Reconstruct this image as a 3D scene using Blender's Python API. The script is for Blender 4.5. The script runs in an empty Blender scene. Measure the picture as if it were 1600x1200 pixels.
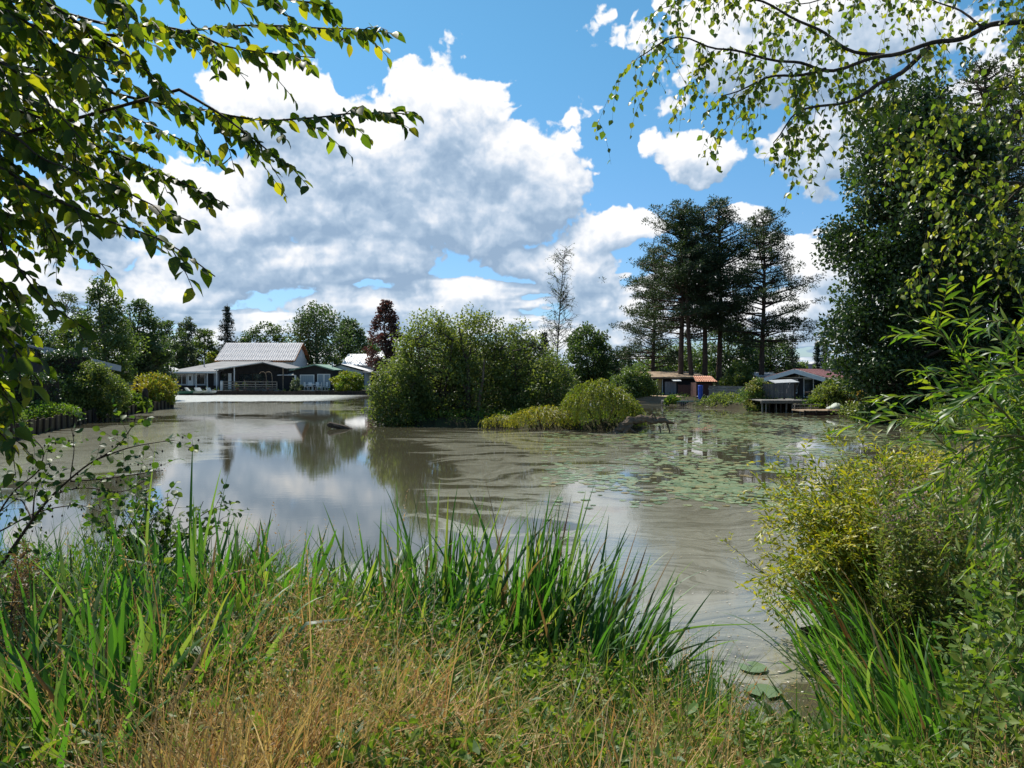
import bpy, math, random
import numpy as np
from mathutils import Vector, Matrix

# ------------------------------------------------------------------ camera, sky, sun, exposure
scene = bpy.context.scene
col = scene.collection
F_PX = 1201.0        # focal length in photo pixels (1600 wide)
EYE = 2.7            # camera height above the water
HZ = 580.0           # photo row of the horizon
cam_d = bpy.data.cameras.new('camera')
cam_d.sensor_width = 36.0
cam_d.lens = F_PX / 1600 * 36
cam_d.shift_y = -20.0 / 1600
cam_d.clip_start = 0.05
cam_d.clip_end = 3000
cam = bpy.data.objects.new('camera', cam_d)
cam.location = (0, 0, EYE)
cam.rotation_euler = (math.radians(90), 0, 0)
col.objects.link(cam)
scene.camera = cam

SUN_EL, SUN_AZ = math.radians(53), math.radians(-38)     # azimuth from +Y, negative is to the left
sd = Vector((math.sin(SUN_AZ) * math.cos(SUN_EL), math.cos(SUN_AZ) * math.cos(SUN_EL), math.sin(SUN_EL)))
sun_l = bpy.data.lights.new('sun', 'SUN')
sun_l.energy = 4.4
sun_l.angle = math.radians(0.55)
sun_l.color = (1.0, 0.95, 0.86)
sun = bpy.data.objects.new('sun', sun_l)
sun.rotation_euler = sd.to_track_quat('Z', 'Y').to_euler()
col.objects.link(sun)

scene.view_settings.view_transform = 'Standard'
scene.view_settings.look = 'None'
scene.view_settings.gamma = 1.0
scene.view_settings.exposure = 0.82
scene.view_settings.use_curve_mapping = False
scene.cycles.use_denoising = True
scene.cycles.max_bounces = 8
scene.cycles.transmission_bounces = 5
scene.cycles.diffuse_bounces = 3
scene.cycles.glossy_bounces = 3
scene.cycles.transparent_max_bounces = 8
scene.cycles.sample_clamp_indirect = 6.0

world = bpy.data.worlds.new('World')
scene.world = world
world.use_nodes = True
world.cycles.sampling_method = 'MANUAL'
world.cycles.sample_map_resolution = 512


class NT:
    """tiny node-tree writer"""
    def __init__(s, tree, dim='3D'):
        s.t = tree
        s.dim = dim

    def n(s, kind, **kw):
        nd = s.t.nodes.new(kind)
        for k, v in kw.items():
            setattr(nd, k, v)
        return nd

    def put(s, sock, v):
        if isinstance(v, bpy.types.NodeSocket):
            s.t.links.new(v, sock)
        elif v is not None:
            if hasattr(sock, 'default_value'):
                try:
                    sock.default_value = v
                except Exception:
                    sock.default_value = tuple(v) + (1.0,)

    def math(s, op, a, b=None, c=None, clamp=False):
        nd = s.n('ShaderNodeMath', operation=op, use_clamp=clamp)
        s.put(nd.inputs[0], a)
        if b is not None: s.put(nd.inputs[1], b)
        if c is not None: s.put(nd.inputs[2], c)
        return nd.outputs[0]

    def vmath(s, op, a, b=None, c=None):
        nd = s.n('ShaderNodeVectorMath', operation=op)
        s.put(nd.inputs[0], a)
        if b is not None: s.put(nd.inputs[1], b)
        if c is not None: s.put(nd.inputs[2], c)
        return nd.outputs['Value'] if op in ('DOT_PRODUCT', 'LENGTH', 'DISTANCE') else nd.outputs['Vector']

    def sep(s, v):
        nd = s.n('ShaderNodeSeparateXYZ'); s.put(nd.inputs[0], v)
        return nd.outputs

    def comb(s, x, y, z):
        nd = s.n('ShaderNodeCombineXYZ')
        for i, v in enumerate((x, y, z)): s.put(nd.inputs[i], v)
        return nd.outputs[0]

    def mapr(s, v, a, b, c=0.0, d=1.0, smooth=True):
        nd = s.n('ShaderNodeMapRange', interpolation_type='SMOOTHSTEP' if smooth else 'LINEAR')
        nd.clamp = True
        s.put(nd.inputs['Value'], v)
        for k, x in zip(('From Min', 'From Max', 'To Min', 'To Max'), (a, b, c, d)):
            s.put(nd.inputs[k], x)
        return nd.outputs['Result']

    def noise(s, vec, scale, detail=4, rough=0.55, dist=0.0, lac=2.0):
        nd = s.n('ShaderNodeTexNoise', noise_dimensions=s.dim)
        s.put(nd.inputs['Vector'], vec)
        for k, x in (('Scale', scale), ('Detail', detail), ('Roughness', rough), ('Distortion', dist), ('Lacunarity', lac)):
            s.put(nd.inputs[k], x)
        return nd.outputs

    def voro(s, vec, scale, feature='SMOOTH_F1', detail=0, rough=0.5, smooth=0.3):
        nd = s.n('ShaderNodeTexVoronoi', feature=feature, voronoi_dimensions=s.dim)
        s.put(nd.inputs['Vector'], vec)
        s.put(nd.inputs['Scale'], scale)
        if 'Detail' in nd.inputs: s.put(nd.inputs['Detail'], detail)
        if 'Roughness' in nd.inputs: s.put(nd.inputs['Roughness'], rough)
        if feature == 'SMOOTH_F1': s.put(nd.inputs['Smoothness'], smooth)
        return nd.outputs

    def mix(s, fac, a, b, blend='MIX'):
        nd = s.n('ShaderNodeMix', data_type='RGBA', blend_type=blend)
        s.put(nd.inputs[0], fac); s.put(nd.inputs[6], a); s.put(nd.inputs[7], b)
        return nd.outputs[2]

    def ramp(s, fac, stops):
        nd = s.n('ShaderNodeValToRGB')
        s.put(nd.inputs[0], fac)
        el = nd.color_ramp.elements
        while len(el) < len(stops): el.new(0.5)
        for e, (p, c) in zip(el, stops):
            e.position = p; e.color = tuple(c) + (1.0,)
        return nd.outputs[0]


# ---- the cloud field: cumulus heaps by direction, broken up by billows
def px_dir(px, py, w, h):
    az = math.atan((px - 800) / F_PX)
    el = math.atan((HZ - py) / math.hypot(F_PX, px - 800))
    return az, el, w / F_PX * math.cos(az) ** 2, h / F_PX * math.cos(az)


HEAPS = [(690, 205, 125, 110, 1), (560, 235, 140, 95, 1), (800, 275, 112, 85, 1), (600, 290, 150, 120, 1), (720, 335, 190, 80, 1), (430, 160, 120, 62, 1),
         (480, 300, 150, 95, 1), (330, 340, 130, 80, 1), (140, 330, 130, 100, .8), (950, 362, 80, 36, 1),
         (1098, 245, 62, 42, 1), (1240, 60, 250, 110, .9), (1330, 210, 140, 85, 1), (1178, 338, 52, 24, .9), (1030, 215, 22, 34, .5),
         (1290, 425, 75, 48, 1), (960, 45, 75, 44, .45), (900, 172, 40, 14, .3), (1560, 170, 90, 120, .9), (60, 160, 150, 120, .8),
         (600, 405, 90, 36, 1), (880, 410, 100, 40, 1), (380, 420, 120, 40, 1), (1240, 480, 60, 40, 1), (560, 480, 170, 34, .9), (250, 460, 150, 40, .9), (950, 470, 110, 40, .9), (700, 480, 120, 40, .8)]
g = bpy.data.node_groups.new('cloud_field', 'ShaderNodeTree')
g.interface.new_socket('P', in_out='INPUT', socket_type='NodeSocketVector')
g.interface.new_socket('Density', in_out='OUTPUT', socket_type='NodeSocketFloat')
G = NT(g, '2D')
gi = G.n('NodeGroupInput'); go = G.n('NodeGroupOutput')
P = gi.outputs[0]
warp = G.noise(P, 7.0, 3, 0.5)['Color']
Pw = G.vmath('ADD', P, G.vmath('MULTIPLY', G.vmath('SUBTRACT', warp, (0.5, 0.5, 0.5)), (0.055, 0.045, 0.0)))
acc = None
for (hx, hy, hw, hh, k) in HEAPS:
    az, el, sx, sy = px_dir(hx, hy, hw, hh)
    q = G.vmath('MULTIPLY', G.vmath('SUBTRACT', Pw, (az, el, 0)), (1 / sx, 1 / sy, 0))
    r2 = G.vmath('DOT_PRODUCT', q, q)
    f = G.math('MULTIPLY_ADD', r2, -0.75 * k, k * 1.15)
    if acc is None:
        acc = f
    else:
        nd = G.n('ShaderNodeMath', operation='SMOOTH_MAX'); G.put(nd.inputs[0], acc); G.put(nd.inputs[1], f); nd.inputs[2].default_value = 0.25
        acc = nd.outputs[0]
# field of smaller cumulus, denser towards the horizon where rows of clouds overlap
elv = G.sep(P)[1]; azv = G.sep(P)[0]
inv = G.math('DIVIDE', 1.0, G.math('MAXIMUM', G.math('ADD', elv, 0.10), 0.06))
pl = G.comb(G.math('MULTIPLY', G.math('SINE', azv), inv), G.math('MULTIPLY', G.math('COSINE', azv), inv), 0.0)
fld = G.noise(pl, 0.85, 3, 0.55)['Fac']
cover = G.mapr(elv, 0.04, 0.36, 0.33, 0.62)
fldv = G.math('MULTIPLY', G.math('SUBTRACT', fld, cover), 5.0)
fldv = G.math('MINIMUM', fldv, 0.9)
nd = G.n('ShaderNodeMath', operation='SMOOTH_MAX'); G.put(nd.inputs[0], acc); G.put(nd.inputs[1], fldv); nd.inputs[2].default_value = 0.2
acc = nd.outputs[0]
acc = G.math('MINIMUM', acc, 1.1)
Pb = G.vmath('MULTIPLY', Pw, (1.0, 1.25, 1.0))
wob = G.noise(P, 26.0, 3, 0.6)['Color']
Pb = G.vmath('ADD', Pb, G.vmath('MULTIPLY', G.vmath('SUBTRACT', wob, (0.5, 0.5, 0.5)), (0.035, 0.035, 0.0)))
b1 = G.voro(Pb, 15.0, detail=2.6, rough=0.55, smooth=0.35)['Distance']
b2 = G.noise(P, 16.0, 6, 0.62)['Fac']
bil = G.math('ADD', G.math('MULTIPLY', G.math('SUBTRACT', 0.40, b1), 1.5), G.math('MULTIPLY', G.math('SUBTRACT', b2, 0.5), 1.9))
b3 = G.voro(Pb, 44.0, detail=1.5, rough=0.5, smooth=0.3)['Distance']
bil = G.math('ADD', bil, G.math('MULTIPLY', G.math('SUBTRACT', 0.40, b3), 0.55))
bil = G.math('MULTIPLY', bil, G.mapr(acc, 0.25, 1.0, 1.0, 0.72))
dens = G.math('MULTIPLY_ADD', bil, 0.50, acc)
G.put(go.inputs[0], dens)

W = NT(world.node_tree)
W.t.nodes.clear()
out = W.n('ShaderNodeOutputWorld')
tc = W.n('ShaderNodeTexCoord')
D = W.vmath('NORMALIZE', tc.outputs['Generated'])
dx, dy, dz = W.sep(D)
az = W.math('ARCTAN2', dx, dy)
el = W.math('ARCSINE', dz)
PP = W.comb(az, el, 0.0)


def field(off):
    nd = W.n('ShaderNodeGroup'); nd.node_tree = g
    W.put(nd.inputs[0], W.vmath('ADD', PP, off) if off else PP)
    return nd.outputs[0]


d0 = field(None)
d1 = field((-0.010, 0.026, 0.0))
d2 = field((-0.02, 0.075, 0.0))
mask = W.mapr(d0, -0.04, 0.16)
d3 = field((-0.004, 0.010, 0.0))
lit = W.math('MULTIPLY_ADD', W.math('SUBTRACT', d0, d1), 0.66, 0.36)
lit = W.math('ADD', lit, W.math('MULTIPLY', W.math('SUBTRACT', d0, d3), 0.42))
lit = W.math('ADD', lit, W.math('MULTIPLY', W.math('SUBTRACT', d0, d2), 0.36))
lit = W.math('ADD', lit, W.mapr(d0, 0.1, 1.4, 0.27, -0.30, False), clamp=True)
ccol = W.ramp(lit, [(0.0, (0.31, 0.43, 0.59)), (0.30, (0.43, 0.55, 0.70)), (0.55, (0.62, 0.71, 0.83)), (0.80, (0.86, 0.89, 0.94)), (1.0, (1.02, 1.02, 1.02))])
sky = W.n('ShaderNodeTexSky', sky_type='NISHITA')
sky.sun_disc = False
sky.sun_elevation = SUN_EL
sky.sun_rotation = SUN_AZ
sky.air_density = 1.0; sky.dust_density = 0.35; sky.ozone_density = 2.2
bs = W.n('ShaderNodeBackground'); W.put(bs.inputs['Color'], W.mix(1.0, sky.outputs[0], W.ramp(W.mapr(el, 0.0, 0.45), [(0.0, (0.64, 0.84, 1.12)), (1.0, (0.60, 1.10, 1.18))]), 'MULTIPLY')); bs.inputs['Strength'].default_value = 0.066
bc = W.n('ShaderNodeBackground'); W.put(bc.inputs['Color'], ccol); bc.inputs['Strength'].default_value = 0.59
mx = W.n('ShaderNodeMixShader')
haz = W.mapr(el, -0.02, 0.12, 0.88, 0.97)
W.put(mx.inputs[0], W.math('MULTIPLY', W.math('MULTIPLY', mask, haz), W.mapr(dz, -0.02, 0.0)))
W.put(mx.inputs[1], bs.outputs[0]); W.put(mx.inputs[2], bc.outputs[0])
W.put(out.inputs[0], mx.outputs[0])

# ------------------------------------------------------------------ helpers
rng = np.random.default_rng(7)
random.seed(7)


def at(px, py, d):
    """the place that shows at pixel (px, py) of the photograph when it is d metres ahead"""
    return np.array(((px - 800) / F_PX * d, d, EYE + (HZ - py) / F_PX * d))


def gx(px, d):
    return (px - 800) / F_PX * d


def zz(py, d):
    return EYE + (HZ - py) / F_PX * d


def mesh_np(name, V, faces, tint=None, smooth=False):
    """faces: list of int arrays (n,k). tint: one float per face."""
    me = bpy.data.meshes.new(name)
    V = np.asarray(V, dtype=np.float32).reshape(-1, 3)
    if not isinstance(faces, (list, tuple)):
        faces = [faces]
    faces = [np.asarray(f, dtype=np.int32) for f in faces if len(f)]
    idx = np.concatenate([f.ravel() for f in faces])
    tot = np.concatenate([np.full(len(f), f.shape[1], dtype=np.int32) for f in faces])
    st = np.concatenate(([0], np.cumsum(tot)[:-1])).astype(np.int32)
    me.vertices.add(len(V)); me.vertices.foreach_set('co', V.ravel())
    me.loops.add(len(idx)); me.loops.foreach_set('vertex_index', idx)
    me.polygons.add(len(tot)); me.polygons.foreach_set('loop_start', st)
    me.polygons.foreach_set('loop_total', tot)
    me.polygons.foreach_set('use_smooth', np.full(len(tot), bool(smooth)))
    me.update(calc_edges=True)
    if tint is not None:
        a = me.attributes.new('tint', 'FLOAT', 'FACE')
        a.data.foreach_set('value', np.asarray(tint, dtype=np.float32))
    return me


def link(name, me, mat=None, parent=None, kind=None, loc=None):
    if mat is not None and me is not None and len(me.materials) == 0:
        me.materials.append(mat)
    o = bpy.data.objects.new(name, me)
    col.objects.link(o)
    if parent is not None: o.parent = parent
    if kind: o['kind'] = kind
    if loc is not None: o.location = loc
    return o


def thing(name, label, cat, loc=(0, 0, 0), rz=0.0, group=None):
    o = bpy.data.objects.new(name, None)
    o.empty_display_size = 0.2
    col.objects.link(o)
    o.location = tuple(float(c) for c in loc)
    o.rotation_euler = (0, 0, rz)
    tag(o, label, cat, group)
    return o


def tag(o, label=None, cat=None, group=None, kind=None):
    if label: o['label'] = label
    if cat: o['category'] = cat
    if group: o['group'] = group
    if kind: o['kind'] = kind
    return o


class MB:
    """collects faces and links them as one mesh object"""
    def __init__(s):
        s.v, s.f, s.n = [], {3: [], 4: []}, 0

    def add(s, V, F):
        V = np.asarray(V, float).reshape(-1, 3)
        for f in F:
            s.f.setdefault(len(f), []).append([i + s.n for i in f])
        s.v.append(V); s.n += len(V)
        return s

    def box(s, a, b):
        x0, y0, z0 = a; x1, y1, z1 = b
        V = [(x, y, z) for z in (z0, z1) for (x, y) in ((x0, y0), (x1, y0), (x1, y1), (x0, y1))]
        return s.add(V, [(0, 3, 2, 1), (4, 5, 6, 7), (0, 1, 5, 4), (1, 2, 6, 5), (2, 3, 7, 6), (3, 0, 4, 7)])

    def beam(s, p, q, w, h):
        p = Vector(p); q = Vector(q); d = (q - p).normalized()
        up = Vector((0, 0, 1)) if abs(d.z) < 0.95 else Vector((0, 1, 0))
        sx = d.cross(up).normalized() * (w / 2); sz = sx.cross(d).normalized() * (h / 2)
        V = [c + a * sx + b * sz for c in (p, q) for a, b in ((-1, -1), (1, -1), (1, 1), (-1, 1))]
        return s.add([tuple(v) for v in V], [(0, 3, 2, 1), (4, 5, 6, 7), (0, 1, 5, 4), (1, 2, 6, 5), (2, 3, 7, 6), (3, 0, 4, 7)])

    def slab(s, quad, t):
        """a sheet of thickness t below four corner points"""
        q = [Vector(p) for p in quad]
        n = (q[1] - q[0]).cross(q[2] - q[0]).normalized()
        if n.z < 0: n = -n
        V = [tuple(p) for p in q] + [tuple(p - n * t) for p in q]
        return s.add(V, [(0, 1, 2, 3), (7, 6, 5, 4), (0, 4, 5, 1), (1, 5, 6, 2), (2, 6, 7, 3), (3, 7, 4, 0)])

    def prism(s, prof, y0, y1):
        """profile of (x,z) points pushed from y0 to y1"""
        n = len(prof)
        V = [(x, y0, z) for x, z in prof] + [(x, y1, z) for x, z in prof]
        s.add(V, [])
        b = s.n - 2 * n
        s.f.setdefault(n, []).append([b + i for i in range(n)])
        s.f.setdefault(n, []).append([b + n + i for i in reversed(range(n))])
        for i in range(n):
            j = (i + 1) % n
            s.f[4].append([b + i, b + n + i, b + n + j, b + j])
        return s

    def cyl(s, p, q, r0, r1=None, k=10):
        V, F = tube_np(np.array([[p, q]], float), np.array([[r0, r0 if r1 is None else r1]]), k)
        s.add(V, F.tolist())
        e = s.n - len(V)
        s.f.setdefault(k, []).append([e + k + i for i in range(k)])
        s.f.setdefault(k, []).append([e + i for i in reversed(range(k))])
        return s

    def mesh(s, name, smooth=False):
        return mesh_np(name, np.concatenate(s.v), [np.array(f) for f in s.f.values() if f], smooth=smooth)

    def build(s, name, mat, parent=None, kind=None, smooth=False):
        return link(name, s.mesh(name, smooth), mat, parent, kind)


def tube_np(paths, radii, k=5):
    """paths (N,K,3), radii (N,K) -> verts, quads"""
    paths = np.asarray(paths, float); radii = np.asarray(radii, float)
    N, K, _ = paths.shape
    t = np.gradient(paths, axis=1)
    t /= np.linalg.norm(t, axis=2, keepdims=True) + 1e-9
    ref = np.where(np.abs(t[..., 2:3]) < 0.9, np.array([0, 0, 1.0]), np.array([1.0, 0, 0]))
    a = np.cross(t, ref); a /= np.linalg.norm(a, axis=2, keepdims=True) + 1e-9
    b = np.cross(t, a)
    th = np.linspace(0, 2 * np.pi, k, endpoint=False)
    V = paths[:, :, None, :] + radii[:, :, None, None] * (np.cos(th)[None, None, :, None] * a[:, :, None, :] + np.sin(th)[None, None, :, None] * b[:, :, None, :])
    i = np.arange(K - 1)[:, None] * k; j = np.arange(k)[None, :]; j2 = (j + 1) % k
    q = np.stack([i + j, i + j2, i + k + j2, i + k + j], -1).reshape(-1, 4)
    F = (q[None] + (np.arange(N) * K * k)[:, None, None]).reshape(-1, 4)
    return V.reshape(-1, 3), F


def unit(v):
    return v / (np.linalg.norm(v, axis=-1, keepdims=True) + 1e-9)


def frames(axis, nrm):
    """matrices (N,3,3) whose columns are side, axis, normal"""
    y = unit(axis)
    x = unit(np.cross(y, nrm))
    z = np.cross(x, y)
    return np.stack([x, y, z], -1)


def scatter(tv, tf, pos, M, scale):
    """copies of a template leaf: tv (k,3), tf list of faces"""
    k = len(tv); N = len(pos)
    scale = np.asarray(scale, float)
    if scale.ndim == 1: scale = scale[:, None, None]
    else: scale = scale[:, None, :]
    V = np.einsum('nij,nkj->nki', M, tv[None] * scale) + pos[:, None, :]
    out = []
    off = np.arange(N) * k
    ids = []
    for n in sorted({len(f) for f in tf}):
        fs = np.array([f for f in tf if len(f) == n])
        out.append((fs[None] + off[:, None, None]).reshape(-1, n))
        ids.append(np.repeat(np.arange(N), len(fs)))
    return V.reshape(-1, 3), out, np.concatenate(ids)


# leaf templates: base at the origin, length 1 along +Y
RHOMB_V = np.array([(0, 0, 0), (.30, .45, .07), (0, 1, 0), (-.30, .45, .07)], float)
RHOMB_F = [(0, 1, 2), (0, 2, 3)]
NEED_V = np.array([(-.09, 0, 0), (.09, 0, 0), (0, 1, 0)], float)
NEED_F = [(0, 1, 2)]


def leaf_template(w=0.5, peak=0.42, tipdrop=0.12, fold=0.10, ns=5, wave=0.0):
    """a folded leaf with a midrib, ns cells long"""
    V, F = [], []
    for i in range(ns + 1):
        t = i / ns
        e = math.log(0.5) / math.log(peak)
        hw = w / 2 * math.sin(math.pi * min(1, t) ** e) ** 0.75 if 0 < t < 1 else 0.012
        if t == 1: hw = 0.002
        z = -tipdrop * t * t
        V += [(-hw, t, z + fold * hw * 2 + wave * math.sin(t * 9)), (0, t, z), (hw, t, z + fold * hw * 2 - wave * math.sin(t * 8 + 1))]
    for i in range(ns):
        a = i * 3
        F += [(a, a + 1, a + 4, a + 3), (a + 1, a + 2, a + 5, a + 4)]
    return np.array(V), F


def rand_dirs(n, up=0.0):
    v = rng.normal(size=(n, 3))
    v[:, 2] += up
    return unit(v)


# ------------------------------------------------------------------ materials
def new_mat(name):
    m = bpy.data.materials.new(name)
    m.use_nodes = True
    m.node_tree.nodes.clear()
    N = NT(m.node_tree)
    o = N.n('ShaderNodeOutputMaterial')
    return m, N, o


def pbsdf(N, color, rough=0.6, spec=0.4, metal=0.0, normal=None, **kw):
    b = N.n('ShaderNodeBsdfPrincipled')
    N.put(b.inputs['Base Color'], color)
    N.put(b.inputs['Roughness'], rough)
    N.put(b.inputs['Specular IOR Level'], spec)
    N.put(b.inputs['Metallic'], metal)
    if normal is not None: N.put(b.inputs['Normal'], normal)
    for k, v in kw.items(): N.put(b.inputs[k], v)
    return b


def bump(N, h, strength=0.3, dist=0.02):
    b = N.n('ShaderNodeBump')
    b.inputs['Strength'].default_value = strength
    b.inputs['Distance'].default_value = dist
    N.put(b.inputs['Height'], h)
    return b.outputs[0]


def leaf_mat(name, stops, trans=(1.5, 1.6, 0.5), tf=0.38, rough=0.45, spec=0.45, spots=False):
    """stops: list of base colours, picked leaf by leaf; trans multiplies them for the light that comes through"""
    m, N, o = new_mat(name)
    at_ = N.n('ShaderNodeAttribute'); at_.attribute_name = 'tint'
    oi = N.n('ShaderNodeObjectInfo')
    f = N.math('FRACT', N.math('ADD', at_.outputs['Fac'], N.math('MULTIPLY', oi.outputs['Random'], 0.97)))
    n = len(stops)
    c = N.ramp(f, [(i / max(1, n - 1), s) for i, s in enumerate(stops)])
    if spots:
        geo = N.n('ShaderNodeTexCoord')
        nz = N.noise(geo.outputs['Object'], 38.0, 3, 0.6)['Fac']
        c = N.mix(N.mapr(nz, 0.58, 0.72, 0, 0.5), c, (0.16, 0.11, 0.03))
    b = pbsdf(N, c, rough, spec)
    t = N.n('ShaderNodeBsdfTranslucent')
    tc_ = N.n('ShaderNodeMix', data_type='RGBA', blend_type='MULTIPLY')
    tc_.inputs[0].default_value = 1.0
    N.put(tc_.inputs[6], c); N.put(tc_.inputs[7], trans)
    N.put(t.inputs[0], tc_.outputs[2])
    mxs = N.n('ShaderNodeMixShader')
    mxs.inputs[0].default_value = tf
    N.put(mxs.inputs[1], b.outputs[0]); N.put(mxs.inputs[2], t.outputs[0])
    N.put(o.inputs[0], mxs.outputs[0])
    return m


def rough_mat(name, stops, scale=3.0, rough=0.8, spec=0.2, stretch=(1, 1, 1), bmp=0.3, bscale=None, detail=6, metal=0.0, bdist=0.02):
    """weathered solid colour: noise between stops, with relief"""
    m, N, o = new_mat(name)
    t = N.n('ShaderNodeTexCoord')
    oi = N.n('ShaderNodeObjectInfo')
    v = N.vmath('ADD', N.vmath('MULTIPLY', t.outputs['Object'], stretch), N.comb(N.math('MULTIPLY', oi.outputs['Random'], 31.0), 0.0, 0.0))
    nz = N.noise(v, scale, detail, 0.62)['Fac']
    f = N.math('ADD', N.mapr(nz, 0.28, 0.72, 0, 1, False), N.math('MULTIPLY_ADD', oi.outputs['Random'], 0.3, -0.15), clamp=True)
    n = len(stops)
    c = N.ramp(f, [(i / max(1, n - 1), s) for i, s in enumerate(stops)])
    nb = N.noise(v, bscale or scale * 5, 4, 0.6)['Fac']
    b = pbsdf(N, c, rough, spec, metal, bump(N, nb, bmp, bdist))
    N.put(o.inputs[0], b.outputs[0])
    return m


M = {}
M['hornbeam'] = leaf_mat('hornbeam_leaf', [(.012, .028, .008), (.020, .042, .010), (.035, .065, .011), (.055, .09, .012), (.11, .12, .015)], trans=(5.4, 4.6, .9), tf=0.46, rough=0.52, spec=0.28, spots=True)
M['birch_leaf'] = leaf_mat('birch_leaf', [(.045, .08, .016), (.065, .105, .018), (.11, .14, .022), (.17, .17, .025)], trans=(2.8, 2.8, 1.0), tf=0.45, rough=0.42)
M['willow_leaf'] = leaf_mat('willow_leaf', [(.04, .095, .02), (.06, .125, .02), (.095, .16, .02), (.15, .19, .03)], trans=(2.5, 2.4, .7), tf=0.44, rough=0.42, spec=0.45)
M['alder_leaf'] = leaf_mat('alder_leaf', [(.022, .05, .014), (.03, .065, .014), (.05, .09, .018), (.09, .12, .02)], trans=(2.4, 2.5, .8), tf=0.38, rough=0.5, spec=0.3)
M['iris_leaf'] = leaf_mat('iris_leaf', [(.018, .055, .02), (.035, .10, .025), (.05, .13, .025), (.07, .16, .03), (.11, .17, .08), (.18, .20, .05)], trans=(2.1, 2.2, .6), tf=0.42, rough=0.48, spec=0.4)
M['dead_blade'] = leaf_mat('dead_blade', [(.16, .10, .04), (.24, .17, .08), (.10, .05, .02)], trans=(1.3, 1.1, .7), tf=0.30, rough=0.6)
M['dry_grass'] = leaf_mat('dry_grass', [(.24, .12, .045), (.40, .26, .12), (.52, .40, .22), (.36, .18, .065), (.46, .34, .14), (.24, .22, .06)], trans=(1.4, 1.3, .9), tf=0.35, rough=0.6, spec=0.25)
M['green_grass'] = leaf_mat('green_grass', [(.05, .11, .02), (.08, .15, .03), (.13, .18, .03), (.18, .19, .05)], trans=(1.8, 1.8, .8), tf=0.38, rough=0.45)
M['herb_leaf'] = leaf_mat('herb_leaf', [(.04, .085, .018), (.065, .125, .02), (.10, .155, .025), (.16, .19, .03)], trans=(1.9, 2.0, .7), tf=0.38, rough=0.52, spec=0.3)
M['weed_leaf'] = leaf_mat('weed_leaf', [(.07, .13, .03), (.11, .17, .035), (.17, .20, .045), (.17, .14, .06)], trans=(1.7, 1.7, .8), tf=0.36)
M['pink_flower'] = leaf_mat('pink_flower', [(.30, .17, .17), (.44, .28, .30), (.22, .20, .08)], trans=(1, 1, 1), tf=0.4, rough=0.7)
M['yellow_shrub'] = leaf_mat('yellow_shrub_leaf', [(.09, .15, .018), (.16, .20, .02), (.28, .27, .02), (.38, .33, .03)], trans=(1.7, 1.7, .6), tf=0.40)
M['yellow_willow'] = leaf_mat('yellow_willow_leaf', [(.07, .13, .015), (.11, .17, .018), (.17, .20, .02), (.22, .21, .03)], trans=(1.8, 1.8, .7), tf=0.40)
M['scrub_leaf'] = leaf_mat('scrub_leaf', [(.05, .08, .026), (.075, .11, .03), (.11, .145, .035), (.16, .18, .05)], trans=(2.1, 2.1, .9), tf=0.42, rough=0.48, spec=0.4)
M['tree_mid'] = leaf_mat('tree_leaf_mid', [(.03, .055, .02), (.045, .08, .025), (.07, .11, .03)], trans=(2.0, 2.0, .9), tf=0.35)
M['tree_light'] = leaf_mat('tree_leaf_light', [(.05, .085, .025), (.075, .12, .03), (.11, .15, .035)], trans=(2.0, 2.0, .9), tf=0.36)
M['tree_grey'] = leaf_mat('tree_leaf_greygreen', [(.05, .075, .04), (.08, .11, .06), (.11, .14, .075)], trans=(1.7, 1.7, 1.1), tf=0.35)
M['tree_dark'] = leaf_mat('tree_leaf_dark', [(.014, .03, .010), (.025, .052, .014), (.042, .078, .018)], trans=(1.9, 2.0, .8), tf=0.22, rough=0.42)
M['copper'] = leaf_mat('copper_leaf', [(.045, .024, .018), (.065, .036, .026), (.085, .055, .036)], trans=(2.0, 1.0, 1.0), tf=0.3)
M['pine'] = leaf_mat('pine_needles', [(.020, .036, .014), (.032, .055, .018), (.050, .075, .024)], trans=(1.6, 1.7, .7), tf=0.2, rough=0.5)
M['spruce'] = leaf_mat('spruce_needles', [(.012, .025, .014), (.02, .038, .02), (.028, .05, .026)], trans=(1.3, 1.4, .8), tf=0.12, rough=0.5)
M['orange_grass'] = leaf_mat('orange_grass', [(.25, .16, .03), (.32, .18, .03), (.22, .19, .04)], trans=(1.4, 1.3, .6), tf=0.35)
M['hedge_yellow'] = leaf_mat('goldenrod_leaf', [(.09, .15, .02), (.16, .22, .025), (.24, .27, .03), (.33, .24, .03)], trans=(1.5, 1.4, .6), tf=0.36)
M['bark'] = rough_mat('bark', [(.030, .024, .018), (.07, .055, .042), (.11, .09, .07)], 9, 0.9, 0.15, (1, 1, .25), 0.6, 30)
M['bark_pine'] = rough_mat('pine_bark', [(.035, .026, .022), (.075, .052, .04), (.12, .08, .06)], 5, 0.9, 0.15, (1, 1, .3), 0.7, 16, bdist=0.05)
M['bark_red'] = rough_mat('pine_bark_red', [(.12, .045, .028), (.19, .08, .05)], 5, 0.9, 0.15, (1, 1, .3), 0.7, 16, bdist=0.05)
M['bark_birch'] = rough_mat('birch_bark', [(.03, .026, .022), (.16, .145, .13), (.26, .24, .22)], 7, 0.8, 0.2, (1, 1, 2.2), 0.4, 20)
M['twig'] = rough_mat('twig_bark', [(.03, .018, .012), (.06, .04, .026)], 30, 0.75, 0.3, (1, 1, 1), 0.3, 80, bdist=0.004)
M['twig_green'] = rough_mat('willow_twig', [(.11, .10, .03), (.19, .16, .06)], 30, 0.5, 0.4, (1, 1, 1), 0.2, 80, bdist=0.004)
M['dead_wood'] = rough_mat('dead_wood', [(.05, .034, .022), (.12, .085, .058), (.22, .175, .13)], 5, 0.85, 0.2, (.35, 1, 1), 0.8, 14, bdist=0.05)
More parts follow.
